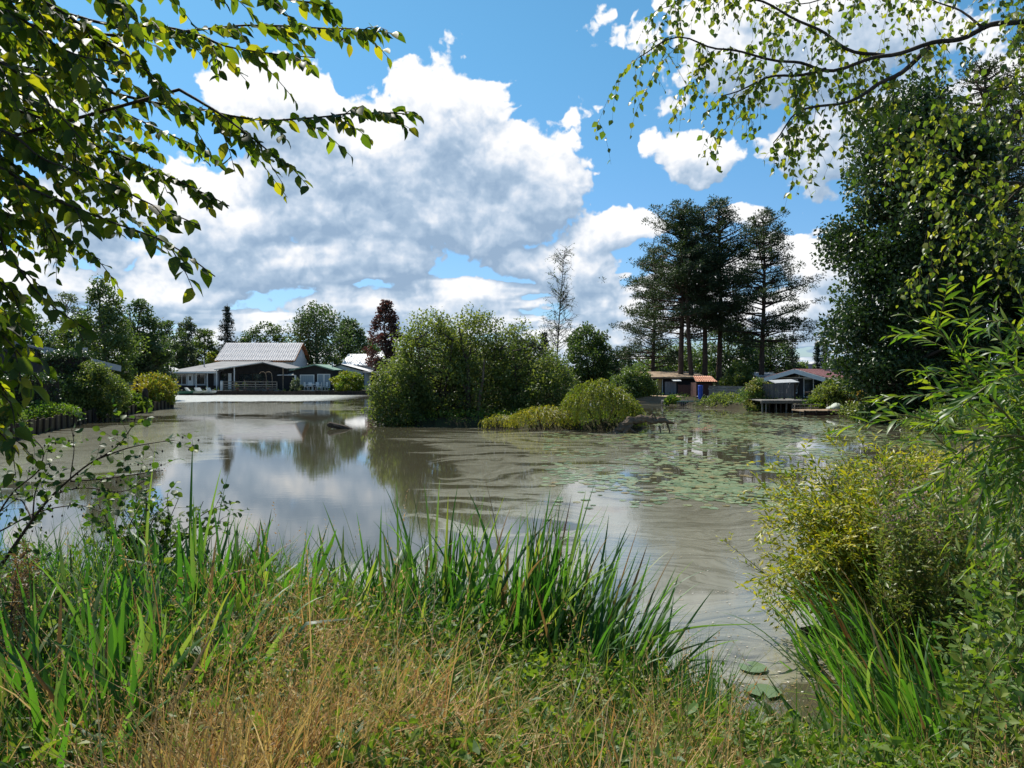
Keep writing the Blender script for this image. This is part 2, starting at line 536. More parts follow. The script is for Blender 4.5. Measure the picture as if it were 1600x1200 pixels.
M['wood_dark'] = rough_mat('wood_dark', [(.018, .014, .011), (.04, .03, .024), (.07, .055, .042)], 6, 0.85, 0.2, (1, 1, .2), 0.5, 22)
M['wood_grey'] = rough_mat('wood_weathered', [(.10, .095, .085), (.18, .17, .155), (.26, .245, .22)], 4, 0.85, 0.2, (.3, 1, 1), 0.4, 20)
M['wood_tan'] = rough_mat('wood_tan', [(.16, .11, .07), (.26, .19, .125), (.34, .26, .18)], 4, 0.8, 0.2, (.3, 1, 1), 0.4, 20)
M['wood_rev'] = rough_mat('revetment_wood', [(.05, .038, .025), (.11, .085, .05), (.17, .14, .09)], 3, 0.9, 0.15, (1, 1, .3), 0.5, 18)
M['white_paint'] = rough_mat('white_paint', [(.66, .66, .64), (.80, .80, .78)], 3, 0.5, 0.4, bmp=0.08)
M['white_wall'] = rough_mat('white_wall', [(.60, .61, .62), (.72, .73, .74)], 1.5, 0.8, 0.2, bmp=0.15)
M['grey_wall'] = rough_mat('grey_wall', [(.30, .33, .36), (.40, .43, .46)], 1.5, 0.8, 0.2, bmp=0.15)
M['black_board'] = rough_mat('black_stained_board', [(.012, .012, .014), (.03, .029, .030)], 4, 0.7, 0.3, (1, 1, .2), 0.3)
M['tile_grey'] = rough_mat('roof_tile_grey', [(.50, .47, .46), (.60, .57, .56), (.66, .63, .62)], 2.2, 0.45, 0.5, bmp=0.15)
M['roof_felt'] = rough_mat('roof_felt', [(.11, .11, .115), (.17, .17, .175), (.22, .22, .22)], 0.8, 0.8, 0.3, bmp=0.25)
M['roof_white'] = rough_mat('roof_sheet_white', [(.62, .60, .58), (.78, .76, .74)], 0.9, 0.4, 0.5, bmp=0.1)
M['roof_red'] = rough_mat('roof_tile_red', [(.13, .05, .05), (.19, .075, .07), (.25, .11, .10)], 2.5, 0.5, 0.5, bmp=0.2)
M['roof_orange'] = rough_mat('roof_tile_orange', [(.36, .12, .055), (.48, .19, .09)], 2.5, 0.6, 0.4, bmp=0.2)
M['soffit'] = rough_mat('orange_boards', [(.30, .10, .035), (.44, .17, .07)], 3, 0.6, 0.3, (.2, 1, 1), 0.2)
M['green_trim'] = rough_mat('green_trim', [(.12, .21, .16), (.20, .30, .23)], 3, 0.6, 0.3, bmp=0.1)
M['green_fence'] = rough_mat('green_fence', [(.012, .045, .035), (.02, .075, .055)], 3, 0.6, 0.3, bmp=0.1)
M['maroon'] = rough_mat('maroon_board', [(.05, .022, .02), (.09, .04, .033)], 3, 0.7, 0.3, bmp=0.2)
M['yellow_door'] = rough_mat('yellow_boards', [(.34, .24, .08), (.48, .36, .14)], 3, 0.6, 0.3, (1, 1, .3), 0.2)
M['pale_door'] = rough_mat('pale_panel', [(.26, .24, .25), (.34, .32, .33)], 3, 0.6, 0.3, bmp=0.1)
M['blue'] = rough_mat('blue_plastic', [(.01, .045, .32), (.015, .07, .42)], 3, 0.4, 0.5, bmp=0.05)
M['boat_green'] = rough_mat('boat_green', [(.03, .12, .08), (.05, .17, .11)], 3, 0.35, 0.5, bmp=0.05)
M['boat_white'] = rough_mat('boat_white', [(.52, .52, .47), (.68, .68, .63)], 2, 0.4, 0.5, bmp=0.1)
M['tarp'] = rough_mat('tarpaulin', [(.30, .33, .27), (.45, .47, .40)], 3, 0.6, 0.4, bmp=0.5)
M['terracotta'] = rough_mat('terracotta', [(.30, .11, .06), (.40, .17, .09)], 4, 0.8, 0.2, bmp=0.1)
M['mesh_fence'] = rough_mat('reed_screen', [(.075, .075, .08), (.15, .15, .155)], 8, 0.8, 0.2, (1, 1, .15), 0.5, 40)
M['chimney'] = rough_mat('grey_pipe', [(.25, .26, .27), (.38, .39, .40)], 4, 0.5, 0.5, bmp=0.05)


def glass_mat():
    m, N, o = new_mat('window_glass')
    t = N.n('ShaderNodeTexCoord')
    nz = N.noise(t.outputs['Object'], 1.4, 3, 0.6)['Fac']
    c = N.ramp(nz, [(0.3, (.008, .010, .012)), (0.55, (.03, .035, .04)), (0.7, (.09, .10, .10))])
    N.put(o.inputs[0], pbsdf(N, c, 0.04, 0.8).outputs[0])
    return m


def curtain_glass():
    m, N, o = new_mat('window_glass_curtained')
    t = N.n('ShaderNodeTexCoord')
    x = N.sep(t.outputs['Object'])[0]
    fold = N.math('MULTIPLY_ADD', N.math('SINE', N.math('MULTIPLY', x, 26.0)), 0.12, 0.5)
    c = N.mix(fold, (.20, .24, .27), (.42, .48, .52))
    N.put(o.inputs[0], pbsdf(N, c, 0.08, 0.7).outputs[0])
    return m


M['glass'] = glass_mat()
M['curtain'] = curtain_glass()

# ------------------------------------------------------------------ terrain and water
POND = np.array([(-12, 15), (-8.5, 11.5), (-5.5, 9.8), (-3, 9.0), (-1, 8.3), (0.8, 7.4), (1.6, 6.2), (2.0, 5.35), (2.6, 5.2), (3.1, 5.9), (3.5, 7.4), (3.7, 8.6), (4.4, 10.5),
                 (6.0, 13), (9.5, 18), (14.5, 25), (19, 33), (22.3, 41), (23.4, 46.5), (19.8, 50.6), (16.3, 52.6), (16.4, 54), (14.0, 57), (13.2, 64), (11.8, 68),
                 (6.0, 76), (-4, 84), (-17, 87.6), (-39, 87.6), (-41, 80), (-38, 66), (-25.4, 57), (-24.2, 50), (-22.6, 41.5), (-20.2, 32), (-18, 26), (-15.5, 20)], float)
ISLE = np.array([(-6.6, 40.5), (-4.5, 37.8), (-2, 37.0), (1, 36.0), (3.5, 34.6), (5.4, 34.4), (6.6, 36.5), (6.0, 41), (3, 45), (-2, 46), (-5.5, 44)], float)


def poly_sd(P, poly):
    """signed distance, positive inside"""
    x, y = P[:, 0], P[:, 1]
    best = np.full(len(P), 1e9)
    inside = np.zeros(len(P), bool)
    n = len(poly)
    for i in range(n):
        a = poly[i]; b = poly[(i + 1) % n]
        e = b - a
        t = np.clip(((x - a[0]) * e[0] + (y - a[1]) * e[1]) / (e @ e), 0, 1)
        best = np.minimum(best, np.hypot(x - a[0] - t * e[0], y - a[1] - t * e[1]))
        c = ((a[1] > y) != (b[1] > y))
        with np.errstate(divide='ignore', invalid='ignore'):
            xi = (b[0] - a[0]) * (y - a[1]) / (b[1] - a[1]) + a[0]
        inside ^= c & (x < xi)
    return np.where(inside, best, -best)


def ground_h(P):
    P = np.asarray(P, float).reshape(-1, 2)
    sdp = poly_sd(P, POND); sdi = poly_sd(P, ISLE)
    x, y = P[:, 0], P[:, 1]
    near = np.clip((24 - y) / 10, 0, 1)
    bumpy = 0.05 * np.sin(x * 2.1 + y * 1.3) + 0.04 * np.sin(x * 4.7 - y * 3.1) + 0.03 * np.sin(x * 9 + y * 8)
    out = -sdp
    hn = np.clip(out * 0.36, 0, 1.2) - 0.02 + bumpy * np.clip(out, 0, 1)
    hf = 0.45 * np.clip(out / 0.5, 0, 1) - 0.02 + 0.6 * bumpy * np.clip(out - .5, 0, 1)
    h = hn * near + hf * (1 - near)
    far = np.clip((np.hypot(x, y) - 150) / 300, 0, 1)
    h = h + far * 1.2
    hin = -np.clip(sdp * 0.5, 0.02, 1.0)
    h = np.where(sdp > 0, hin, h)
    hi = np.clip(sdi * 0.5, 0, 0.35) + bumpy * 0.5
    h = np.where(sdi > 0, hi, h)
    return h


def gz(x, y):
    return float(ground_h(np.array([[x, y]]))[0])


def axis_vals(segs):
    v = [segs[0][0]]
    for a, b, s0, s1 in segs:
        n = max(1, int(round((b - a) / ((s0 + s1) / 2))))
        t = np.linspace(0, 1, n + 1)[1:]
        w = s0 * t + (s1 - s0) * t * t / 2
        v += list(a + (b - a) * w / w[-1])
    return np.array(v)


ys = axis_vals([(-60, -6, 9, 2), (-6, 12, .36, .32), (12, 100, .5, 1.3), (100, 1500, 6, 120)])
pos = axis_vals([(0, 8, .38, .38), (8, 50, .6, 1.1), (50, 1500, 5, 130)])
xs = np.concatenate([-pos[::-1][:-1], pos])
XX, YY = np.meshgrid(xs, ys)
PG = np.stack([XX.ravel(), YY.ravel()], -1)
ZG = ground_h(PG)
nx, ny = len(xs), len(ys)
ii = (np.arange(ny - 1)[:, None] * nx + np.arange(nx - 1)[None]).ravel()
FG = np.stack([ii, ii + 1, ii + nx + 1, ii + nx], -1)
m, N, o = new_mat('bank_soil')
t = N.n('ShaderNodeTexCoord')
n1 = N.noise(t.outputs['Object'], 1.3, 6, 0.6)['Fac']
n2 = N.noise(t.outputs['Object'], 14.0, 5, 0.65)['Fac']
c = N.ramp(N.math('ADD', N.math('MULTIPLY', n1, .5), N.math('MULTIPLY', n2, .5)), [(.35, (.02, .016, .010)), (.5, (.04, .034, .018)), (.62, (.04, .05, .018)), (.75, (.08, .065, .03))])
N.put(o.inputs[0], pbsdf(N, c, 0.95, 0.1, normal=bump(N, n2, 0.6, 0.05)).outputs[0])
M['soil'] = m
link('ground', mesh_np('ground', np.column_stack([PG, ZG]), FG, smooth=True), M['soil'], kind='structure')

# water: dark mirror with a drifting skin of silt and algae
m, N, o = new_mat('pond_water')
t = N.n('ShaderNodeTexCoord')
p = t.outputs['Object']
x, y, z_ = N.sep(p)


def blob(cx, cy, rx, ry):
    q = N.vmath('MULTIPLY', N.vmath('SUBTRACT', p, (cx, cy, 0)), (1 / rx, 1 / ry, 0))
    r2 = N.vmath('DOT_PRODUCT', q, q)
    return N.mapr(r2, 0.25, 1.2, 1, 0)


w1 = N.noise(p, 0.16, 3, 0.5)['Color']
pw = N.vmath('ADD', p, N.vmath('MULTIPLY', N.vmath('SUBTRACT', w1, (.5, .5, .5)), (9.0, 7.0, 0)))
w2 = N.noise(pw, 0.5, 3, 0.5)['Color']
pw = N.vmath('ADD', pw, N.vmath('MULTIPLY', N.vmath('SUBTRACT', w2, (.5, .5, .5)), (2.4, 2.0, 0)))
streak = N.noise(N.vmath('MULTIPLY', pw, (0.30, 1.25, 1)), 1.0, 7, 0.6)['Fac']
bias = blob(-14.5, 30, 6.5, 14)                                                  # the silted left side
bias = N.math('MAXIMUM', bias, N.math('MULTIPLY', blob(-26, 56, 15, 11), 0.8))
bias = N.math('MAXIMUM', bias, blob(4.0, 11, 3.2, 5.5))
bias = N.math('MAXIMUM', bias, N.math('MULTIPLY', blob(0, 24, 8.0, 12), 0.34))
bias = N.math('MAXIMUM', bias, N.math('MULTIPLY', blob(0.5, 9, 4, 3), 0.5))
clear = N.math('MAXIMUM', blob(-5.6, 19, 4.2, 13), blob(-8.8, 34, 4.4, 10))
clear = N.math('MAXIMUM', clear, N.math('MULTIPLY', blob(6.5, 21, 3.0, 5), .6))
v = N.math('ADD', streak, N.math('MULTIPLY', bias, 0.38))
v = N.math('SUBTRACT', v, N.math('MULTIPLY', clear, 0.30))
skin = N.math('MULTIPLY', N.mapr(v, 0.545, 0.63), 0.80)
fine = N.noise(N.vmath('MULTIPLY', pw, (1, 2.2, 1)), 5.0, 5, 0.7)['Fac']
skin = N.math('MULTIPLY', skin, N.mapr(fine, 0.25, 0.6, 0.66, 1.0))
lanes = N.noise(N.vmath('MULTIPLY', pw, (.22, 1.0, 1)), 1.9, 4, 0.5)['Fac']
skin = N.math('MULTIPLY', skin, N.mapr(N.math('ABSOLUTE', N.math('SUBTRACT', lanes, 0.5)), 0.0, 0.05, 0.62, 1.0))
# paler, speckled patch with stronger ripples in the far corner
yn = N.math('ADD', y, N.math('MULTIPLY', N.math('SUBTRACT', w1_ if False else N.noise(N.vmath('MULTIPLY', p, (1, .5, 1)), .22, 4, .6)['Fac'], .5), 12.0))
pale_patch = N.math('MULTIPLY', N.mapr(N.math('ADD', yn, N.math('MULTIPLY', x, -0.10)), 69.0, 72.5), N.mapr(x, -15.0, -19.5))
base = N.mix(N.noise(pw, .35, 3, .5)['Fac'], (.040, .037, .022), (.075, .068, .044))
sk = N.ramp(N.math('MULTIPLY_ADD', streak, .6, N.math('MULTIPLY', fine, .4)), [(.3, (.15, .142, .10)), (.5, (.22, .21, .155)), (.7, (.29, .28, .22))])
rip1 = N.noise(N.vmath('MULTIPLY', p, (1, 2.4, 1)), 2.2, 4, 0.55)['Fac']
rip2 = N.noise(N.vmath('MULTIPLY', p, (1, 3.0, 1)), 9.0, 3, 0.5)['Fac']
hgt = N.math('ADD', rip1, N.math('MULTIPLY', rip2, 0.25))
b_ = N.n('ShaderNodeBump'); b_.inputs['Distance'].default_value = 0.02
N.put(b_.inputs['Strength'], N.math('MULTIPLY_ADD', pale_patch, 1.0, 0.028)); N.put(b_.inputs['Height'], hgt)
wat = pbsdf(N, base, 0.03, 0.5, normal=b_.outputs[0], IOR=1.85)
scm = pbsdf(N, sk, 0.16, 0.6, normal=b_.outputs[0])
wmix = N.n('ShaderNodeMixShader')
N.put(wmix.inputs[0], skin); N.put(wmix.inputs[1], wat.outputs[0]); N.put(wmix.inputs[2], scm.outputs[0])
pale_col = N.ramp(N.noise(N.vmath('MULTIPLY', p, (1, .35, 1)), 3.5, 5, .75)['Fac'], [(.35, (.20, .21, .18)), (.5, (.36, .37, .34)), (.65, (.54, .54, .52))])
pale_bsdf = pbsdf(N, pale_col, 0.4, 0.5, normal=b_.outputs[0])
w3 = N.n('ShaderNodeMixShader')
N.put(w3.inputs[0], N.math('MULTIPLY', pale_patch, .85)); N.put(w3.inputs[1], wmix.outputs[0]); N.put(w3.inputs[2], pale_bsdf.outputs[0])
N.put(o.inputs[0], w3.outputs[0])
M['water'] = m
link('pond_water', mesh_np('pond_water', [(-50, 4, 0), (40, 4, 0), (40, 95, 0), (-50, 95, 0)], np.array([[0, 1, 2, 3]])), M['water'], kind='structure')

# ------------------------------------------------------------------ trees
def limb_paths(n, start_f, ends, sag=0.0, K=5):
    """curved limbs from points on the trunk to the clump centres"""
    ends = np.asarray(ends)
    s = start_f(ends)
    t = np.linspace(0, 1, K)[None, :, None]
    mid = (s + ends) / 2 + np.array([0, 0, 1.0]) * (np.linalg.norm(ends - s, axis=1, keepdims=True) * -0.14 + sag) + rng.normal(size=ends.shape) * 0.12
    return (1 - t) ** 2 * s[:, None] + 2 * t * (1 - t) * mid[:, None] + t ** 2 * ends[:, None]


PROF = {
    'round': lambda t: np.sqrt(np.clip(1 - (2 * t - 1) ** 2, 0, 1)) ** .8,
    'egg': lambda t: np.sin(np.pi * np.clip(t, 0.001, .999) ** .75) ** .65,
    'dome': lambda t: np.sqrt(np.clip(1 - t ** 2.2, 0, 1)) * (0.8 + 0.2 * np.minimum(1, t * 4)),
    'cone': lambda t: (1 - t) ** .8 * 0.97 + .03,
    'column': lambda t: np.minimum(1, 6 * (1 - t)) ** .6 * np.minimum(1, .45 + 2.2 * t),
    'flame': lambda t: np.sin(np.pi * (0.12 + .88 * t)) ** .6 * (1 - .25 * t),
}


def lumpy(th, t, ph):
    return 1 + .20 * np.sin(2 * th + ph + 4 * t) + .14 * np.sin(3 * th - 2 * ph + 9 * t) + .12 * np.sin(5 * th + 17 * t + ph * 3)


def clump_centres(n, R, zb, zt, prof, ry=1.0, ph=None, inner=.35):
    ph = rng.uniform(0, 6.28) if ph is None else ph
    t = rng.uniform(0, 1, n * 3)
    w = PROF[prof](t) ** 1.3
    keep = rng.uniform(0, 1, n * 3) < w + .06
    t = t[keep][:n]
    th = rng.uniform(0, 2 * np.pi, len(t))
    r = R * PROF[prof](t) * lumpy(th, t, ph) * rng.uniform(inner, 1, len(t)) ** .6
    return np.column_stack([r * np.cos(th), r * np.sin(th) * ry, zb + (zt - zb) * t])


def leaves_at(C, per, sig, size, droop=0.15, tpl=(RHOMB_V, RHOMB_F), width=1.0, up=.6, strand=0.0):
    n = len(C) * per
    c = np.repeat(C, per, 0)
    off = rand_dirs(n) * (rng.uniform(0, 1, (n, 1)) ** .42) * np.array(sig) * 1.85
    if strand:
        off[:, 2] -= np.abs(rng.normal(size=n)) * strand
    tint = np.repeat(rng.uniform(0, .75, len(C)), per) + rng.uniform(0, .25, n)
    ax = rand_dirs(n); ax[:, 2] -= droop; ax = unit(ax)
    nr = rand_dirs(n, up)
    s = size * rng.uniform(.6, 1.25, n)
    V, Fs, ids = scatter(tpl[0], tpl[1], c + off, frames(ax, nr), np.column_stack([s * width, s, s]))
    return V, Fs, tint[ids] * .999


def leafy_tree(name, label, cat, px, top, wpx, d, mat, prof='egg', base=None, cb=.15, ncl=130, per=90, size=.26, sig=None, bark='bark',
               droop=.15, strand=0, depth=1.0, limbs=50, group=None, trunk_r=None, stems=1, inner=.35, lean=0.0, base_off=0.0, width=1.0):
    x = gx(px, d); zg = gz(x, d) if base is None else base
    per = max(8, int(per * .80)); size = size * 1.11; limbs = int(limbs * .8)
    H = zz(top, d) - zg
    R = wpx / 2 / F_PX * d
    root = thing(name, label, cat, (x, d, zg), group=group)
    C = clump_centres(ncl, R * .92, H * cb, H * .97, prof, depth, inner=inner)
    C[:, 0] += lean * C[:, 2] / H
    s = sig if sig else (R * .13, R * .13, R * .10)
    V, Fs, tn = leaves_at(C, per, s, size, droop, strand=strand, width=width)
    link('crown', mesh_np('crown', V, Fs, tn), mat, root, kind='stuff')
    tr = trunk_r or max(.05, H * .018)
    K = 7
    paths, rad = [], []
    for k in range(stems):
        a = k * 2.4 + 1
        b0 = np.array([math.cos(a), math.sin(a), 0]) * (0.12 * R if stems > 1 else 0)
        tp = np.array([math.cos(a), math.sin(a), 0]) * (0.5 * R if stems > 1 else 0)
        tt = np.linspace(0, 1, K)[:, None]
        p_ = b0 * (1 - tt) + tp * tt + np.array([lean, 0, H * .86 if stems == 1 else H * .7]) * tt + np.column_stack([np.sin(tt * 5 + a), np.cos(tt * 4 + a), 0 * tt]) * .02 * H * tt
        p_[0, 2] -= .25
        paths.append(p_); rad.append(np.linspace(tr, tr * .25, K) / (1 if stems == 1 else 1.5))
    V, F_ = tube_np(paths, rad, 7)
    link('trunk', mesh_np('trunk', V, F_, smooth=True), M[bark], root)
    if limbs:
        E = C[rng.permutation(len(C))[:limbs]]
        pts = paths[0]

        def start(E):
            z = np.clip(E[:, 2] - np.hypot(E[:, 0], E[:, 1]) * rng.uniform(.4, 1.0, len(E)), H * .08, H * .8)
            k = rng.integers(0, stems, len(E))
            S = np.array([[np.interp(zz_, paths[q][:, 2], paths[q][:, i]) for i in range(3)] for zz_, q in zip(z, k)])
            return S
        P_ = limb_paths(limbs, start, E)
        V, F_ = tube_np(P_, np.linspace(tr * .42, tr * .08, 5)[None].repeat(len(P_), 0), 4)
        link('limbs', mesh_np('limbs', V, F_, smooth=True), M[bark], root, kind='stuff')
    return root


def pine_tree(name, label, px, top, wpx, d, clear=.4, bark='bark_pine', lean=0.0, puffs=13, per=27, full=False, group=None, red=False, side=0.0, second=None, rows=None):
    x = gx(px, d); zg = gz(x, d); H = zz(top, d) - zg; R = wpx / 2 / F_PX * d
    root = thing(name, label, 'pine tree', (x, d, zg), group=group)
    K = 10
    tt = np.linspace(0, 1, K)
    tr = H * .017
    tp = np.column_stack([lean * tt + .12 * np.sin(tt * 5 + px), .1 * np.cos(tt * 4), H * .985 * tt])
    tp[0, 2] -= .3
    V, F_ = tube_np([tp], [tr * (1 - tt * .82)], 8)
    link('trunk', mesh_np('trunk', V, F_, smooth=True), M[bark], root)
    nrow = rows or int((H * (1 - clear)) / .60)
    ends, starts, cents = [], [], []
    for i in range(nrow):
        t = clear + (1 - clear) * (i + .5) / nrow
        u = (t - clear) / (1 - clear)
        prof = (.62 + .38 * math.sin(math.pi * min(1, u * 1.1 + .22))) * (1 - max(0, u - .62) / .38 * .50) if not full else (1 - u * .78)
        nb = rng.integers(5, 8)
        a0 = rng.uniform(0, 6.28)
        for k in range(nb):
            if rng.random() < .12: continue
            a = a0 + k * 6.28 / nb + rng.normal() * .25
            tj = min(.985, max(.08, t + rng.uniform(-.9, .9) / nrow * (1 - clear) * 1.6))
            L = R * prof * rng.uniform(.55, 1.12) * (1 + side * math.cos(a))
            s = np.array([np.interp(tj * H, tp[:, 2], tp[:, 0]), 0, tj * H])
            rise = rng.uniform(-.16, .34) + .40 * u
            e = s + np.array([math.cos(a) * L, math.sin(a) * L, rise * L])
            starts.append(s); ends.append(e)
            q = max(3, int(puffs * L / R + 1))
            f = rng.uniform(.35, 1.02, q)[:, None] ** .8
            c = s + (e - s) * f + rng.normal(size=(q, 3)) * np.array([.12, .12, .022]) * (L + .6) + np.array([0, 0, .12])
            cents.append(c)
    ends = np.array(ends); starts = np.array(starts); cents = np.concatenate(cents)
    t_ = np.linspace(0, 1, 5)[None, :, None]
    mid = (starts + ends) / 2 - np.array([0, 0, .12])
    P_ = (1 - t_) ** 2 * starts[:, None] + 2 * t_ * (1 - t_) * mid[:, None] + t_ ** 2 * ends[:, None]
    V, F_ = tube_np(P_, np.linspace(tr * .30, tr * .06, 5)[None].repeat(len(P_), 0), 4)
    link('limbs', mesh_np('limbs', V, F_, smooth=True), M[bark], root, kind='stuff')
    n = len(cents) * per
    cents = cents + (0, 0, .02)
    c = np.repeat(cents, per, 0)
    dr = rand_dirs(n, .45)
    pos_ = c + dr * rng.uniform(.05, .34, (n, 1)) * np.array([1.25, 1.25, .85])
    s = rng.uniform(.16, .30, n)
    V, Fs, ids = scatter(RHOMB_V * np.array([.55, 1, 1]), RHOMB_F, pos_, frames(dr, rand_dirs(n)), s)
    tn = (np.repeat(rng.uniform(0, .7, len(cents)), per) + rng.uniform(0, .29, n))[ids]
    link('crown', mesh_np('crown', V, Fs, tn), M['pine'], root, kind='stuff')
    return root


def spruce_tree(name, label, px, top, wpx, d, per=20, size=.33, droop=-.25, sparse=0.0, mat='spruce', group=None, base=None):
    x = gx(px, d); zg = gz(x, d) if base is None else base
    H = zz(top, d) - zg; R = wpx / 2 / F_PX * d
    root = thing(name, label, 'conifer', (x, d, zg), group=group)
    V, F_ = tube_np([[(0, 0, -.2), (0, 0, H * .5), (0, 0, H)]], [[H * .014, H * .009, .02]], 6)
    link('trunk', mesh_np('trunk', V, F_, smooth=True), M['bark'], root)
    nrow = int(H / .42)
    S, E, C = [], [], []
    for i in range(nrow):
        t = .05 + .93 * i / nrow
        L0 = R * (1 - t) ** .85
        for k in range(7):
            if rng.random() < .1 + sparse: continue
            a = rng.uniform(0, 6.28); L = L0 * rng.uniform(.6, 1.15) + .1
            s = np.array([0, 0, t * H]); e = s + np.array([math.cos(a) * L, math.sin(a) * L, droop * L + .15 * L * t])
            S.append(s); E.append(e)
            q = max(2, int(L / .32))
            f = np.linspace(.2, 1, q)[:, None]
            C.append(s + (e - s) * f + rng.normal(size=(q, 3)) * .06)
    S, E, C = np.array(S), np.array(E), np.concatenate(C)
    V, F_ = tube_np(np.stack([S, (S + E) / 2 + (0, 0, .05), E], 1), np.full((len(S), 3), .025) * np.array([1, .7, .3]), 3)
    link('limbs', mesh_np('limbs', V, F_), M['bark'], root, kind='stuff')
    n = len(C) * per
    c = np.repeat(C, per, 0)
    dr = rand_dirs(n, -.25)
    V, Fs, ids = scatter(RHOMB_V * np.array([.6, 1, 1]), RHOMB_F, c + rng.normal(size=(n, 3)) * (.13, .13, .07), frames(dr, rand_dirs(n, .4)), size * rng.uniform(.5, 1.1, n))
    link('crown', mesh_np('crown', V, Fs, rng.uniform(0, 1, n)[ids]), M[mat], root, kind='stuff')
    return root


# far wood along the horizon
cx_ = rng.uniform(-240, 240, 1500); cy_ = rng.uniform(175, 215, 1500)
hh_ = 3.2 + 1.3 * np.sin(cx_ * .07) + 1.0 * np.sin(cx_ * .19 + 1) + rng.uniform(-.8, .8, 1500)
C = np.column_stack([cx_, cy_, .6 + hh_ * rng.uniform(.1, 1, 1500)])
V, Fs, tn = leaves_at(C, 16, (1.3, 1.3, .6), 1.2)
fw = link('distant_woodland', mesh_np('distant_woodland', V, Fs, tn), M['tree_mid'], kind='stuff')

TB = 'tree'
T = leafy_tree
# left bank wood behind the bungalow
T('birch_tree', 'tallest birch with a wispy leaning top behind the left bungalow', TB, 172, 424, 96, 62, M['tree_light'], 'flame', ncl=150, per=85, size=.24, droop=.5, strand=.4, lean=-.8, bark='bark_birch')
T('birch_tree', 'sparse thin-crowned tree left of the tallest birch', TB, 104, 452, 70, 76, M['tree_grey'], 'egg', ncl=55, per=45, size=.24, cb=.3, bark='bark_birch')
T('oak_tree', 'broad green tree low behind the tallest birch on its left', TB, 118, 490, 90, 70, M['tree_light'], 'egg', cb=.05, ncl=120)
T('oak_tree', 'rounded tree just right of the tallest birch behind the left bank', TB, 218, 466, 92, 72, M['tree_mid'], 'egg', cb=.05, ncl=150, per=100)
T('willow_tree', 'grey-green willow low in front of the left bank wood', TB, 222, 514, 66, 72, M['tree_grey'], 'egg', cb=.02, ncl=120, per=90, size=.2, droop=.5)
T('poplar_tree', 'first slim tree right of the rounded one on the left bank', TB, 262, 497, 52, 106, M['tree_mid'], 'column', cb=.03, ncl=110)
T('poplar_tree', 'slim light tree with two pointed tops in the left bank wood', TB, 292, 492, 46, 109, M['tree_grey'], 'flame', cb=.03, ncl=110)
T('poplar_tree', 'last slim tree of the left wood before the dark spruce', TB, 321, 506, 48, 112, M['tree_light'], 'flame', cb=.03, ncl=110)
T('oak_tree', 'dark low tree filling the gap behind the slim trees', TB, 275, 520, 120, 122, M['tree_mid'], 'dome', cb=.02, ncl=150, per=70, size=.34)
T('oak_tree', 'large tree at the far left edge behind the hedge', TB, 30, 470, 130, 66, M['tree_mid'], 'egg', cb=.03, ncl=170, per=90)
T('oak_tree', 'large tree outside the left edge of the pond garden', TB, -110, 440, 170, 60, M['tree_mid'], 'egg', cb=.03, ncl=150, per=70)
T('lime_shrub', 'small bright green shrub left of the white house', 'shrub', 331, 549, 26, 108, M['yellow_willow'], 'dome', cb=.05, ncl=50, per=60, size=.25)
spruce_tree('spruce_tree', 'dark spruce standing left of the grey roof', 355, 474, 52, 112)
T('oak_tree', 'low rounded tree behind the ridge of the grey roof', TB, 416, 505, 76, 118, M['tree_mid'], 'round', cb=.1, ncl=90, per=80, size=.36)
T('oak_tree', 'low tree between the spruce and the rounded tree', TB, 385, 522, 40, 124, M['tree_grey'], 'dome', cb=.1, ncl=50, per=70, size=.36)
T('weeping_birch', 'tall weeping birch behind the right end of the grey roof', TB, 496, 467, 92, 108, M['tree_mid'], 'round', cb=.22, ncl=120, per=100, size=.30, droop=.9, strand=1.3, bark='bark_birch', inner=.2)
T('oak_tree', 'broad tree right of the weeping birch', TB, 545, 496, 72, 114, M['tree_mid'], 'dome', cb=.05, ncl=120, per=90, size=.34)
T('copper_beech', 'dark purple copper beech behind the left end of the island', TB, 603, 468, 66, 100, M['copper'], 'flame', cb=.1, ncl=110, per=90, size=.30)
T('oak_tree', 'low tree behind the white shed beside the copper beech', TB, 575, 530, 60, 118, M['tree_mid'], 'dome', cb=.05, ncl=80, per=80, size=.34)
T('oak_tree', 'wide low tree hidden behind the island shrubs', TB, 700, 520, 150, 110, M['tree_mid'], 'dome', cb=.05, ncl=150, per=80, size=.34)
T('oak_tree', 'low tree behind the thin island birch', TB, 800, 530, 110, 104, M['tree_mid'], 'dome', cb=.05, ncl=120, per=80, size=.34)
spruce_tree('conifer_tree', 'small dark conifer behind the thin island birch', 850, 516, 34, 92)
T('maple_tree', 'rounded green tree between the island and the pines', TB, 918, 506, 84, 84, M['tree_mid'], 'round', cb=.06, ncl=150, per=95, size=.27)
T('oak_tree', 'low dark tree left of the pines', TB, 965, 545, 60, 100, M['tree_dark'], 'dome', cb=.05, ncl=80, per=80, size=.3)
